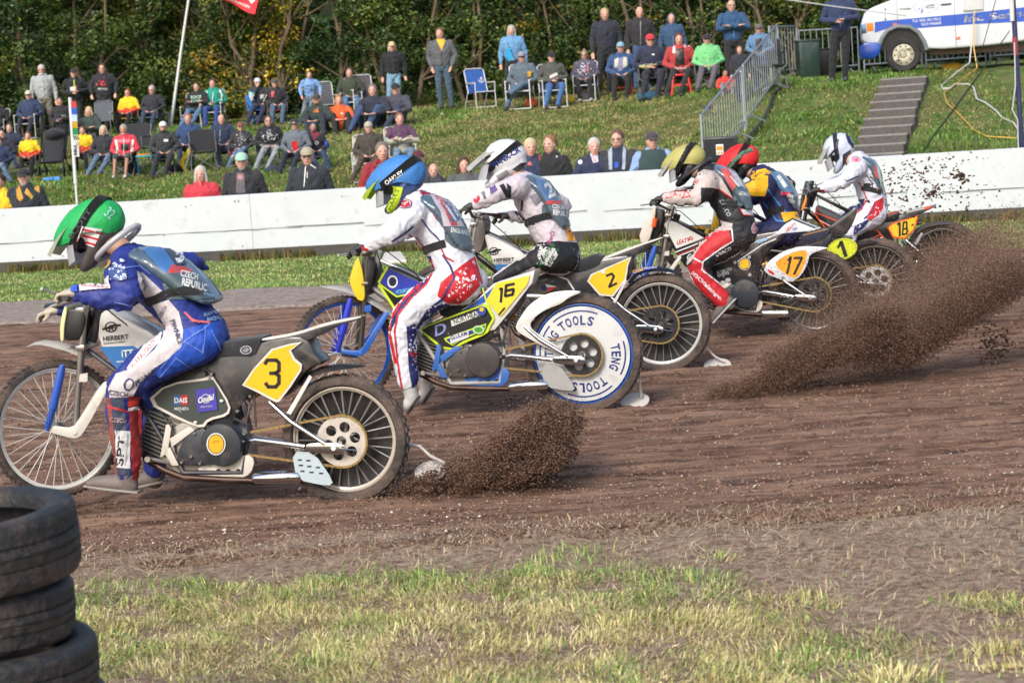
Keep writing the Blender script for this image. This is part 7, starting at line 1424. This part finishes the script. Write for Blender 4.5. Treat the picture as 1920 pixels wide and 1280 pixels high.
lay('lettering', [(s_text('Int. Service', 1877, 29.5, 138, 13, -5.5, .25, .035), WHT), (s_text('Tel: 050 3017913', 1737, 38, 54, 5, -4, 0, .01), WHT), (s_text('0653 996849', 1746, 45, 38, 5, -4, 0, .01), WHT), (s_disc(1736, 13, 24, 12, -4, .96), C((130, 140, 160), 'plastic')), (s_text('GMS', 1746, 10, 14, 4, -3), C((120, 130, 150), 'plastic')), (s_text('Mobility', 1745, 15, 17, 3.4, -3), C((120, 130, 150), 'plastic')), (splash(1730, 13, 7, 7, 12, 4, .8, 2.2), C((110, 150, 210), 'plastic')), (s_text('POWERED', 1698, 17, 22, 3, -3), C((60, 60, 66), 'plastic')), (s_poly([(1764, 8), (1784, 6), (1784, 9), (1764, 11)]), C((50, 50, 54), 'plastic'))], fv, van, 0)
dk = C((70, 74, 80), 'plastic')
lay('panel_gap', [(s_line([(1681, -2), (1683, 48)], .8)+s_line([(1787, -40), (1793, 88)], .9)+s_line([(1659, 8), (1660, 38)], .7)+s_disc(1660, 18, 1.8)+s_disc(1660, 37, 1.8), dk)], fv, van, 0)
bm = bmesh.new(); prism(bm, [vp(x, y, .012) for x, y in ((1624, 44), (1637, 43), (1638, 58), (1626, 59))], -vl*.02, bevel=.004); link(bm, 'indicator', C((250, 140, 40), 'plastic'), van)
bm = bmesh.new(); prism(bm, [vp(x, y, .01) for x, y in ((1614, 45), (1623, 44), (1625, 62), (1615, 64))], -vl*.02, bevel=.004); link(bm, 'headlight', C((130, 170, 210), 'metal'), van)
for a in ((1792, 70, 8, 4), (1674, 45, 8, 3)):
    bm = bmesh.new(); x, y, ww, hh_ = a; prism(bm, [vp(x, y, .02), vp(x+ww, y-1, .02), vp(x+ww, y+hh_-1, .02), vp(x, y+hh_, .02)], -vl*.02); link(bm, 'side_marker', C((240, 120, 50), 'plastic'), van)
bm = bmesh.new(); arc = [(1650, 84), (1654, 72), (1664, 58), (1682, 50), (1706, 51), (1722, 61), (1733, 79), (1738, 94)]
tube(bm, [vp(x, y, .015) for x, y in arc], .045, 8); link(bm, 'wheel_arch', C((120, 126, 132), 'plastic', .3), van)
bm = bmesh.new(); prism(bm, [vp(x, y, -.05) for x, y in [(1655, 95)]+arc+[(1736, 100)]], -vl*.5); link(bm, 'wheel_well', C((16, 16, 17), 'plastic'), van)
for cx, cy in ((1694, 103), (2007, 84)):
    c_ = vp(cx, cy, .02); rw = 32.5/94.5; bm = bmesh.new(); pr = [(.62, -.0), (.66, .02), (.9, .03), (1., -.01), (1.0, -.16), (.9, -.2)]; n = 40; up = V(0, 0, 1); rings = [[bm.verts.new(c_+(vh*math.cos(2*math.pi*i/n)+up*math.sin(2*math.pi*i/n))*rw*a+vl*b) for a, b in pr] for i in range(n)]
    for i in range(n):
        for j in range(len(pr)-1): bm.faces.new((rings[i][j], rings[i][j+1], rings[(i+1) % n][j+1], rings[(i+1) % n][j]))
    bmesh.ops.recalc_face_normals(bm, faces=bm.faces); wh = link(bm, 'wheel', C((46, 46, 48), 'rubber', .3), van)
    bm = bmesh.new(); tube(bm, [c_-vl*.06, c_-vl*.02, c_-vl*.0, c_+vl*.01, c_-vl*.005], [rw*.66, rw*.66, rw*.6, rw*.36, rw*.30], 28); tube(bm, [c_, c_+vl*.035], [rw*.2, rw*.14], 16); rm_ = link(bm, 'hubcap', C((206, 204, 190), 'metal', .3), wh, base=van.location)
    bm = bmesh.new()
    for i in range(10):
        q = c_+(vh*math.cos(.628*i)+up*math.sin(.628*i))*rw*.49+vl*.003; tube(bm, [q-vl*.01, q+vl*.008], rw*.055, 8)
    link(bm, 'vent_holes', C((40, 40, 42), 'plastic'), wh, base=van.location)
bm = bmesh.new(); prism(bm, [vp(x, y, -.3) for x, y in ((1740, 96), (1880, 86), (1950, 80), (1950, 92), (1880, 97), (1745, 104))], -vl*1.2); link(bm, 'chassis', C((96, 70, 50), 'plastic', .5), van)
bm = bmesh.new(); prism(bm, [vp(x, y, .05) for x, y in ((1804, -40), (1844, -44), (1844, 18), (1806, 21))], -vl*.05, bevel=.01); link(bm, 'side_hatch', C((222, 224, 226), 'plastic', .1), van)
bm = bmesh.new(); prism(bm, [vp(x, y, .006) for x, y in ((1700, -14), (1728, -56), (1780, -70), (1782, -14))], -vl*.02); link(bm, 'window', C((40, 50, 60), 'metal'), van)
# ============================================================ BARRIERS
galv = M('galvanised', (176, 184, 190), .4, metal=.6, var=.15, dirt=.15)
def barrier(a, b, label, h=1.1, n=16):
    a, b = Vector(a), Vector(b); root = empty('crowd_barrier', a, label, 'barrier', 'steel crowd barriers'); up = V(0, 0, 1)
    bm = bmesh.new(); tube(bm, [a+up*.03, a+up*h, b+up*h, b+up*.03], .02, 8); tube(bm, [a+up*.2, b+up*.2], .016, 8); link(bm, 'frame', galv, root)
    bm = bmesh.new()
    for i in range(1, n): p = a.lerp(b, i/n); tube(bm, [p+up*.2, p+up*h], .0075, 6)
    link(bm, 'bars', galv, root)
    t = (b-a).normalized(); s = V(-t.y, t.x, 0)*.25
    for q in (a.lerp(b, .15), a.lerp(b, .85)):
        bm = bmesh.new(); tube(bm, [q+s+up*.02, q+up*.14, q-s+up*.02], .014, 6); link(bm, 'foot', galv, root)
def hp(px, py, y):
    p = at_depth(px, py, y); return V(p.x, y, hill(p.x, y))
g0 = hp(1312, 0, 33.6); g0 = on_hill(1326, 312); g1 = on_hill(1401, 226); g2 = on_hill(1462, 160)
g0 = V(at_depth(1318, 290, 33.4).x, 33.4, hill(at_depth(1318, 290, 33.4).x, 33.4))
g1 = on_hill(1397, 228); g2 = on_hill(1463, 158)
barrier(g0, g0.lerp(g2, .48), 'sloping steel barrier on the lower half of the bank above the loudspeaker', 1.15, 17)
barrier(g0.lerp(g2, .5), g2, 'sloping steel barrier on the upper half of the bank', 1.15, 17)
t0 = on_hill(1468, 152); t0 = V(t0.x, t0.y, t0.z)
def tb(px, y): x = at_depth(px, 150, y).x; return V(x, y, hill(x, y))
barrier(tb(1447, 43.2), tb(1498, 45.2), 'short steel barrier at the top corner by the green cabinet', 1.1, 9)
barrier(tb(1502, 45.3), tb(1612, 45.6), 'steel barrier behind the man in work trousers', 1.0, 10)
barrier(tb(1622, 45.7), tb(1730, 45.9), 'steel barrier behind the front wheel of the van', 1.0, 11)
barrier(tb(1738, 46.0), tb(1850, 46.0), 'steel barrier behind the middle of the van', 1.0, 11)
barrier(tb(1858, 46.0), tb(1960, 46.0), 'steel barrier at the right edge behind the van', 1.0, 10)
# cabinet, loudspeaker
p = tb(1516, 44.4); r_ = empty('cabinet', p, 'dark green metal utility cabinet at the top of the bank', 'cabinet'); bm = bmesh.new(); box(bm, p+V(0, 0, .38), (.42, .4, .76), R(6), bevel=.015); link(bm, 'body', C((44, 66, 60), 'paint', .2), r_); bm = bmesh.new(); box(bm, p+V(0, 0, .78), (.46, .44, .04), R(6), bevel=.01); link(bm, 'lid', C((60, 80, 72), 'paint', .2), r_)
p = tb(1546, 44.8); bm = bmesh.new(); box(bm, p+V(0, 0, .28), (.34, .3, .56), R(4), bevel=.015); box(bm, p+V(0, 0, .58), (.36, .32, .03), R(4), bevel=.008); tag(link(bm, 'equipment_box', C((34, 38, 36), 'plastic', .2)), 'small black equipment box behind the green cabinet', 'box')
p = at_depth(1352, 280, 28.4); sp = empty('loudspeaker', V(p.x, p.y, -.3), 'black loudspeaker box on a stand behind the wall', 'loudspeaker')
bm = bmesh.new(); box(bm, p, (.44, .3, .33), R(-12), bevel=.02); cb = link(bm, 'cabinet', C((42, 43, 46), 'plastic', .1), sp)
Rz = Matrix.Rotation(R(-12), 3, 'Z')
bm = bmesh.new(); box(bm, p+Rz@V(0, -.155, 0), (.40, .012, .29), Rz, bevel=.005); link(bm, 'grille', M('grille', (56, 57, 60), .7, var=.4, scale=90, bump=1, bscale=300), sp)
bm = bmesh.new(); box(bm, p+Rz@V(.0, -.165, .0), (.1, .01, .14), Rz, bevel=.004); pl_ = link(bm, 'plate', C((226, 224, 214), 'plastic'), sp)
bm = bmesh.new()
for dx in (-.022, .022): tube(bm, [p+Rz@V(dx, -.168, -.04), p+Rz@V(dx, -.176, -.04)], .014, 10)
box(bm, p+Rz@V(0, -.171, .02), (.08, .004, .05), Rz); link(bm, 'connector', C((216, 150, 40), 'plastic'), sp)
bm = bmesh.new(); tube(bm, [p-V(0, 0, .16), V(p.x, p.y, -.3)], .02, 8); link(bm, 'stand', C((60, 60, 64), 'metal'), sp)
# ============================================================ POLES, FLAG, MAST, CABLES
b0 = on_hill(318, 236); tp_ = at_depth(358, -30, b0.y); fpole = empty('flag_pole', b0, 'leaning white flag pole standing among the seated spectators', 'pole')
bm = bmesh.new(); tube(bm, [b0-V(0, 0, .1), b0.lerp(tp_, .5), tp_+(tp_-b0)*.15], [.036, .032, .026], 10); link(bm, 'pole', C((224, 226, 224), 'paint'), fpole)
bm = bmesh.new(); tube(bm, [b0-V(0, 0, .02), b0+V(0, 0, .35)], .045, 10); link(bm, 'base', C((140, 150, 150), 'metal'), fpole)
fy = 45.; fpts = [(340, -120), (420, -100), (500, -70), (490, -4), (484, 18), (480, 30), (474, 28), (470, 20), (440, 10), (400, -8), (360, -30)]
bm = bmesh.new(); nu, nv = 16, 8; rows = []
TLp, TRp, BLp, BRp = (356, -110), (498, -60), (372, -16), (478, 26)
for j in range(nv+1):
    row = []
    for i in range(nu+1):
        a, b = i/nu, j/nv; x = (TLp[0]*(1-a)+TRp[0]*a)*(1-b)+(BLp[0]*(1-a)+BRp[0]*a)*b; y = (TLp[1]*(1-a)+TRp[1]*a)*(1-b)+(BLp[1]*(1-a)+BRp[1]*a)*b+3*math.sin(a*9)*b
        row.append(bm.verts.new(at_depth(x, y, b0.y+.12*math.sin(a*8+b*2))))
    rows.append(row)
for j in range(nv):
    for i in range(nu): bm.faces.new((rows[j][i], rows[j][i+1], rows[j+1][i+1], rows[j+1][i]))
flag = link(bm, 'flag', M('flag_cloth', (236, 44, 56), .7, var=.06, scale=4, trans=0), fpole)
lay('flag_print', [(s_text('GRONINGEN', 448, 6, 44, 5, 22), WHT), (s_poly([(466, 0), (484, -10), (478, 2), (472, 8)]), WHT)], on_mesh([flag], .01), flag, 5, b0)
# striped marker banner at the left
b0 = on_hill(142, 352); b0 = V(at_depth(141, 368, 33.2).x, 33.2, hill(at_depth(141, 368, 33.2).x, 33.2)); mt = at_depth(131, 183, 33.2); mk = empty('marker_banner', b0, 'slim white pole with a striped red, blue, white, gold and green banner', 'banner')
bm = bmesh.new(); tube(bm, [b0-V(0, 0, .1), mt], .019, 8); tube(bm, [b0.lerp(mt, .42), mt], .027, 8); link(bm, 'pole', C((236, 238, 236), 'paint'), mk)
fb = lambda x, y: at_depth(x, y, 33.17)
cols_ = [((206, 70, 60), 190, 202), ((50, 100, 200), 202, 215), ((190, 214, 234), 215, 228), ((206, 160, 40), 228, 240), ((30, 140, 80), 240, 253), ((226, 228, 226), 253, 272), ((226, 228, 226), 272, 294)]
for c_, y0, y1 in cols_:
    bm = bmesh.new(); prism(bm, [fb(133+(y0-190)*.05, y0), fb(143+(y0-190)*.055, y0), fb(143+(y1-190)*.055, y1), fb(133+(y1-190)*.05, y1)], V(0, .012, 0)); link(bm, 'stripe', C(c_, 'cloth'), mk)
lay('checks', [([q for i in range(3) for j in range(2) for q in s_poly([(137+i*4+(j % 2)*2, 254+j*4), (139+i*4+(j % 2)*2, 254+j*4), (139+i*4+(j % 2)*2, 258+j*4), (137+i*4+(j % 2)*2, 258+j*4)])], BLK), (s_text('FIM', 141, 282, 18, 6, 86), BLK), (s_text('LT', 146, 270, 6, 5), BLK)], lambda a, b, l: at_depth(a, b, 33.16), mk, 0)
# dark blue mast at the right edge with stays and cables
m0 = at_depth(1922, 300, 27.9); m0 = V(m0.x, 27.9, -.3); m1 = at_depth(1897, -40, 27.9); mast = empty('mast', m0, 'dark blue lattice mast at the right edge behind the wall', 'mast')
bm = bmesh.new(); a_ = at_depth(1918, 310, 27.9); tube(bm, [m0, a_, m1+(m1-a_)*.2], .034, 10); link(bm, 'pole', C((48, 56, 96), 'paint', .2), mast)
bm = bmesh.new(); q = at_depth(1898, 40, 27.85); q2 = at_depth(1896, -30, 27.85); tube(bm, [q, q2], .03, 8); link(bm, 'upper_tube', C((222, 222, 218), 'paint'), mast)
bm = bmesh.new(); q = at_depth(1902, 70, 27.84); q2 = at_depth(1905, 104, 27.84); tube(bm, [q, q2], .03, 8); link(bm, 'sleeve', C((170, 60, 70), 'paint'), mast)
def cable(name, pts, r, col, label, cat='cable', kind='plastic'):
    bm = bmesh.new(); tube(bm, [Vector(p) for p in pts], r, 6); o = link(bm, name, C(col, kind)); tag(o, label, cat); return o
gp = lambda x, y: on_hill(x, y)+V(0, 0, .05)
cable('stay_rod', [at_depth(1893, 58, 27.9), at_depth(1845, 128, 29.5), at_depth(1785, 210, 32), at_depth(1748, 258, 33.6), on_hill(1730, 288)], [.006, .012, .02, .02, .012], (120, 150, 160), 'grey green steel stay slanting from the mast down to the bank', 'stay', 'metal')
cable('stay_wire', [at_depth(1870, -10, 30), at_depth(1842, 90, 33), at_depth(1820, 140, 35)], .006, (60, 60, 66), 'thin dark wire running down beside the van', 'wire')
cable('mains_cable', [vp(1828, 20, .2), vp(1822, 80, .3), vp(1818, 118, .5), gp(1790, 145), gp(1765, 168), gp(1768, 172), gp(1780, 171)], .014, (200, 200, 196), 'white cable hanging from the van hatch onto the bank')
cable('ground_cable', [gp(1768, 174), gp(1782, 172), gp(1790, 164), gp(1815, 163), gp(1826, 170), gp(1832, 192), gp(1848, 198), gp(1868, 214), gp(1880, 228), gp(1900, 236), gp(1910, 250)], .016, (206, 206, 200), 'white cable snaking across the bank below the van')
cable('yellow_cable', [vp(1826, 22, .25), vp(1826, 90, .4), vp(1832, 128, .6), gp(1770, 180), gp(1776, 200), gp(1800, 222), gp(1826, 250), gp(1850, 262), gp(1910, 266)], .012, (214, 170, 50), 'yellow cable running from the van down across the bank')
cable('mast_cable', [at_depth(1902, 80, 27.8), at_depth(1904, 160, 27.8), at_depth(1898, 206, 27.8), at_depth(1908, 225, 27.8), at_depth(1910, 300, 27.8)], .009, (206, 206, 206), 'white cable looped along the dark blue mast')
cable('overhead_lines', [at_depth(1380, -14, 40), at_depth(1560, 12, 40.5), at_depth(1700, 30, 41)], .012, (214, 214, 214), 'white tensioned cord passing in front of the man beside the van')
cable('dark_hose', [on_hill(1465, 165), gp(1450, 182), gp(1444, 205), gp(1432, 228), gp(1408, 258), gp(1394, 280)], .03, (70, 72, 70), 'dark cable lying down the grass beside the steel barrier')
# ============================================================ LOOSE THINGS ON THE BANK
def thing_bag(name, px, py, s, col, label, cat, seed=1, depthk=1.):
    p = on_hill(px, py); bm = bmesh.new(); r = random.Random(seed); bmesh.ops.create_icosphere(bm, subdivisions=3, radius=1)
    for v in bm.verts:
        v.co = V(v.co.x*s[0], v.co.y*s[1], max(v.co.z, -.55)*s[2]); n_ = mathutils.noise.noise(v.co*6+V(seed, 0, 0)); v.co *= 1+.18*n_
    bmesh.ops.translate(bm, verts=bm.verts, vec=p+V(0, 0, s[2]*.5)); root = empty(name, p, label, cat); link(bm, 'body', C(col, 'cloth'), root)
    bm = bmesh.new(); tube(bm, [p+V(-.3*s[0], -.2*s[1], s[2]*1.35), p+V(-.1*s[0], 0, s[2]*1.75), p+V(.3*s[0], .1*s[1], s[2]*1.4)], .012, 5); link(bm, 'handle', C([c*.8 for c in col], 'cloth'), root)
    return root
thing_bag('rucksack', 1213, 187, (.22, .15, .13), (36, 84, 112), 'blue rucksack lying on the grass under the man in the red cap', 'rucksack', 1)
thing_bag('shopping_bag', 996, 199, (.14, .1, .12), (244, 110, 40), 'crumpled orange bag under the chair of the man in sunglasses', 'bag', 2)
thing_bag('picnic_bag', 1066, 192, (.14, .1, .11), (216, 184, 50), 'yellow and black bag between two seated spectators', 'bag', 3)
thing_bag('carrier_bag', 1096, 186, (.1, .08, .14), (216, 200, 206), 'white and red carrier bag beside the woman in the floral jacket', 'bag', 4)
thing_bag('backpack', 244, 326, (.17, .13, .2), (36, 36, 42), 'black backpack on the grass behind the man in the pink jersey', 'backpack', 5)
thing_bag('sports_bag', 330, 322, (.17, .12, .09), (38, 40, 46), 'flat black bag on the grass beside the yellow toy', 'bag', 6)
thing_bag('cool_bag', 512, 326, (.15, .12, .11), (40, 52, 66), 'dark blue cool bag in front of the man in the printed sweater', 'bag', 7)
thing_bag('tent_bag', 262, 246, (.14, .12, .12), (70, 136, 110), 'green bag on the grass behind the grey-haired woman', 'bag', 8)
thing_bag('blue_backpack', 484, 232, (.12, .1, .14), (40, 80, 150), 'blue backpack at the feet of the man in the white cap', 'backpack', 9)
thing_bag('yellow_sack', 1785, 131, (.22, .14, .09), (226, 180, 50), 'yellow cloth bundle lying in front of the barrier beneath the van', 'bundle', 11)
thing_bag('rubbish_bag', 1328, 203, (.1, .06, .03), (70, 80, 96), 'small grey piece of litter on the bank left of the barrier', 'litter', 12)
thing_bag('paper_cup', 829, 217, (.05, .04, .03), (220, 220, 230), 'crumpled white wrapper on the grass below the standing man', 'litter', 13)
p = on_hill(92, 341); bm = bmesh.new(); box(bm, p+V(0, 0, .05), (.18, .1, .06), R(10), bevel=.01); box(bm, p+V(.16, .02, .04), (.12, .1, .08), R(-15), bevel=.01); tag(link(bm, 'drinks_carton', C((70, 150, 220), 'plastic')), 'blue and orange cartons lying in front of the pushchair', 'carton')
def crate(px, py, label):
    p = on_hill(px, py); root = empty('red_stool', p, label, 'stool', 'red plastic stools'); m = C((214, 44, 44), 'plastic')
    bm = bmesh.new(); box(bm, p+V(0, .1, .40), (.36, .3, .04), 0, bevel=.01); link(bm, 'seat', m, root)
    for sx in (-1, 1):
        for sy in (-1, 1):
            bm = bmesh.new(); tube(bm, [p+V(sx*.15, .1+sy*.12, .39), p+V(sx*.2, .1+sy*.15, 0)], [.03, .022], 6); link(bm, 'leg', m, root)
    bm = bmesh.new(); box(bm, p+V(0, -.04, .2), (.32, .015, .04)); box(bm, p+V(0, .24, .2), (.32, .015, .04)); link(bm, 'rail', m, root)
crate(1170, 182, 'red plastic stool under the man in the blue cap'); crate(1278, 178, 'red plastic stool under the brown-haired woman')
# pushchair
p = on_hill(104, 330); pc = empty('pushchair', p, 'black pushchair with hood standing in the second row', 'pushchair'); kk = .85; T = lambda x, y, z: p+V(x*kk, y*kk, z*kk)
bm = bmesh.new(); loft(bm, [(T(0, -.1, .32), .2, .05), (T(0, .08, .55), .22, .06), (T(0, .2, .85), .21, .07)], V(1, 0, 0), 14); link(bm, 'seat', C((40, 40, 46), 'cloth'), pc)
bm = bmesh.new(); ellipsoid(bm, T(0, .2, .9), (V(.2, 0, 0), V(0, .2, 0), V(0, 0, .11)), 14); link(bm, 'hood', C((34, 34, 38), 'cloth'), pc)
bm = bmesh.new(); tube(bm, [T(-.26, -.38, .12), T(-.26, .3, 1.02), T(-.24, .4, 1.08), T(.24, .4, 1.08), T(.26, .3, 1.02), T(.26, -.38, .12)], .014, 8); tube(bm, [T(-.25, .35, .1), T(-.25, -.15, .55)], .012, 6); tube(bm, [T(.25, .35, .1), T(.25, -.15, .55)], .012, 6); tube(bm, [T(-.25, -.36, .3), T(.25, -.36, .3)], .02, 6); link(bm, 'frame', C((60, 62, 66), 'metal'), pc)
for sx in (-1, 1):
    for yy in (-.38, .35):
        bm = bmesh.new(); tube(bm, [T(sx*.27-.015, yy, .1), T(sx*.27+.015, yy, .1)], .1, 16); link(bm, 'wheel', C((44, 44, 46), 'rubber'), pc)
# yellow toy windmill and little coloured table
p = on_hill(355, 322); toy = empty('kite', p, 'yellow and white kite stuck in the grass beside the black chair', 'kite'); bm = bmesh.new()
f2 = lambda x, y: at_depth(x, y, p.y); prism(bm, [f2(x, y) for x, y in ((358, 268), (367, 282), (352, 292), (344, 304), (354, 322), (348, 326), (335, 304), (348, 286))], V(0, .02, 0)); link(bm, 'sail', C((236, 206, 50), 'cloth'), toy)
bm = bmesh.new(); tube(bm, [f2(360, 268), f2(346, 324)], .012, 6); link(bm, 'stick', C((210, 210, 206), 'plastic'), toy)
p = on_hill(276, 330); tb_ = empty('side_table', p, 'small orange and turquoise folding table with a parasol cloth', 'table'); bm = bmesh.new(); box(bm, p+V(0, 0, .36), (.36, .3, .03), R(12), bevel=.008); link(bm, 'table_top', C((60, 176, 190), 'plastic'), tb_)
bm = bmesh.new(); box(bm, p+V(-.02, -.03, .39), (.2, .2, .03), R(30), bevel=.008); link(bm, 'tray', C((236, 150, 50), 'plastic'), tb_)
for sx in (-1, 1):
    bm = bmesh.new(); tube(bm, [p+V(sx*.14, -.1, .35), p+V(sx*.16, .1, 0)], .012, 6); link(bm, 'leg', C((50, 130, 200), 'plastic'), tb_)
# white block and a dark marker box on the verge
p = ground(745, 495, .0); bm = bmesh.new(); prism(bm, [ground(715, 497), ground(762, 494), ground(752, 478), ground(722, 480)], V(0, 0, .05), bevel=.006); tag(link(bm, 'foam_board', C((222, 216, 210), 'plastic', .2)), 'flat white board lying on the verge grass behind machine 16', 'board')
# ============================================================ TYRE STACK (front left)
trub = M('old_tyre_rubber', (40, 41, 43), .6, var=.3, scale=16, dirt=.5, bump=.5, bscale=40)
def old_tyre(c, ro, h, label, seed, tilt=(0, 0)):
    root = empty('old_tyre', V(c[0], c[1], c[2]-h/2), label, 'tyre', 'stacked old car tyres'); r = random.Random(seed); n = 150
    Rm = Matrix.Rotation(R(tilt[0]), 3, 'X')@Matrix.Rotation(R(tilt[1]), 3, 'Y'); c = Vector(c); hh = h/2
    prof = [(.72, .6), (.74, .86), (.80, .97), (.90, .985), (.955, .92), (.985, .76)]
    groove = [(.99, .60), (.995, .36), (.978, .34), (.978, .29), (.997, .27), (1.0, .06), (.985, .05), (.985, -.05), (1.0, -.06), (.997, -.27), (.978, -.29), (.978, -.34), (.995, -.36), (.99, -.60)]
    prof = prof+groove+[(a, -b) for a, b in prof[::-1]]+[(.72, -.5), (.9, -.36), (.93, 0), (.9, .36), (.72, .5)]
    bm = bmesh.new(); rings = []
    for i in range(n):
        t = 2*math.pi*i/n; row = []
        for j, (a, b) in enumerate(prof):
            k = a
            if 5 < j < 20 and (i+(1 if j > 12 else 0)) % 2 == 0 and abs(b) > .1: k -= .013
            row.append(bm.verts.new(c+Rm@V(math.cos(t)*ro*k, math.sin(t)*ro*k, b*hh*(1+.02*math.sin(3*t+seed)))))
        rings.append(row)
    m = len(prof)
    for i in range(n):
        for j in range(m): bm.faces.new((rings[i][j], rings[i][(j+1) % m], rings[(i+1) % n][(j+1) % m], rings[(i+1) % n][j]))
    bmesh.ops.recalc_face_normals(bm, faces=bm.faces); link(bm, 'carcass', trub, root)
dT = 5.85; cx = lambda px: (px-960+28)/(F/dT)
sT = F/dT
def zc(px, py): return at_depth(px, py, dT).z
zs = [zc(60, 1012), zc(60, 1130), zc(90, 1222)]
lab = ['topmost tyre of the stack at the bottom left corner', 'second tyre from the top of the stack', 'third tyre down, jutting out furthest to the right', 'fourth tyre of the stack, half hidden at the bottom edge', 'lowest tyre of the stack on the ground']
xr = [at_depth(150, 1040, dT).x, at_depth(138, 1140, dT).x, at_depth(182, 1230, dT).x]
old_tyre((xr[0]-.325, dT, zs[0]), .325, .205, lab[0], 1, (2, -1)); old_tyre((xr[1]-.31, dT+.01, zs[1]-.01), .31, .165, lab[1], 2, (-1, 2)); old_tyre((xr[2]-.33, dT, zs[2]-.03), .33, .18, lab[2], 3, (1, 4))
z_ = zs[2]-.03-.09
old_tyre((xr[2]-.31, dT+.02, z_-.095), .33, .18, lab[3], 4, (0, -2)); old_tyre((xr[2]-.35, dT, max(.1, z_-.28)), .33, .18, lab[4], 5)
# ============================================================ THROWN DIRT
def spray(name, segs, label, seed):
    """segs: (outline in photo units, depth, depth spread, count, size lo, size hi, colours)"""
    r = np.random.default_rng(seed); P, S_, Cc = [], [], []
    for poly, dep, spr, cnt, s0, s1, pal, soft in segs:
        pg = np.array(poly); x0, y0 = pg.min(0); x1, y1 = pg.max(0); got = []
        while len(got) < cnt:
            x = r.uniform(x0, x1); y = r.uniform(y0, y1); ins = False; j = len(pg)-1
            for i in range(len(pg)):
                if (pg[i, 1] > y) != (pg[j, 1] > y) and x < (pg[j, 0]-pg[i, 0])*(y-pg[i, 1])/(pg[j, 1]-pg[i, 1])+pg[i, 0]: ins = not ins
                j = i
            if not ins: continue
            u_ = x*.83-y*.55; v_ = x*.55+y*.83
            if mathutils.noise.noise(Vector((u_*.007, v_*.06, seed)))*1.5+.5+.3*mathutils.noise.noise(Vector((x*.04, y*.05, seed))) < r.uniform(.08, 1): continue
            got.append((x+r.normal(0, soft), y+r.normal(0, soft*.7)))
        for x, y in got:
            d = dep(x) if callable(dep) else dep; p = at_depth(x, y, d+r.normal(0, spr)); 
            if p.z < .004: continue
            P.append(tuple(p)); S_.append(r.uniform(s0, s1))
        Cc.append(pick(r, len(P)-sum(len(c) for c in Cc), pal))
    crumbs(name, np.array(P), np.array(S_), np.concatenate(Cc), label, seed)
D1 = [(92, 68, 53), (114, 86, 68), (70, 51, 40), (138, 108, 88)]; D2 = [(124, 98, 82), (148, 120, 102), (104, 82, 67), (172, 144, 126)]
spray('dirt_spray', [([(742, 930), (800, 895), (870, 860), (930, 815), (985, 775), (1030, 752), (1082, 758), (1086, 800), (1074, 850), (1050, 885), (1040, 915), (960, 922), (860, 924)], 10.55, .16, 30000, .0018, .0052, D1, 7), ([(740, 930), (830, 870), (950, 800), (1020, 750), (1085, 755), (1060, 860), (900, 900)], 10.5, .2, 20000, .001, .0026, D2, 20),
    ([(690, 936), (800, 888), (860, 890), (850, 925)], 10.5, .1, 3000, .0015, .004, D1, 6), ([(790, 830), (840, 800), (860, 840), (800, 880)], 10.6, .1, 300, .001, .002, D2, 12)], 'dense brown spray of dirt thrown up behind the rear wheel of machine 3', 21)
spray('dirt_plume', [([(1310, 749), (1360, 715), (1430, 672), (1520, 632), (1610, 592), (1690, 578), (1700, 620), (1640, 655), (1540, 690), (1450, 735), (1380, 748)], lambda x: 13.2, .16, 42000, .0012, .0042, D1, 8),
    ([(1600, 680), (1680, 625), (1760, 570), (1840, 515), (1925, 452), (1925, 540), (1850, 590), (1760, 640), (1690, 690)], lambda x: 13.5, .25, 40000, .0012, .004, D1, 14),
    ([(1310, 748), (1450, 655), (1600, 575), (1700, 545), (1800, 500), (1925, 430), (1925, 510), (1800, 600), (1680, 668), (1500, 728)], lambda x: 13.4, .3, 70000, .0009, .0028, D2, 20), ([(1340, 738), (1900, 735), (1900, 750), (1380, 752)], lambda x: 13.3, .15, 9000, .001, .003, D1, 7)], 'long slanting plume of brown dirt thrown up behind machine 16', 22)
spray('dirt_cloud', [([(1480, 600), (1600, 545), (1720, 500), (1850, 420), (1925, 395), (1925, 480), (1700, 590), (1560, 640)], lambda x: 15.6, .35, 40000, .001, .0032, D2, 22), ([(1500, 560), (1620, 500), (1720, 480), (1700, 570), (1560, 600)], lambda x: 15.5, .3, 9000, .001, .003, D1, 20), ([(1690, 470), (1800, 440), (1870, 420), (1850, 500), (1740, 560)], lambda x: 17.6, .3, 20000, .0012, .0038, D1, 18)], 'thin brown dirt cloud behind the rear wheels of the farther machines', 23)
spray('flying_clods', [([(1640, 300), (1860, 290), (1840, 400), (1700, 410), (1640, 360)], 17.5, .4, 330, .003, .011, D1, 20), ([(1790, 320), (1830, 320), (1832, 340), (1800, 340)], 17.5, .1, 60, .006, .012, D1, 4), ([(1735, 355), (1760, 352), (1760, 368), (1740, 370)], 17.5, .1, 60, .005, .01, D1, 4), ([(1540, 330), (1700, 330), (1700, 400), (1540, 400)], 17.6, .3, 120, .002, .005, D1, 20), ([(1850, 615), (1900, 620), (1880, 650), (1860, 690)], 14, .2, 300, .003, .01, D1, 14), ([(1300, 440), (1700, 420), (1720, 520), (1400, 560)], 14.8, .4, 2200, .0012, .003, D1, 16)], 'scattered dark clods of dirt flying through the air before the white wall', 24)
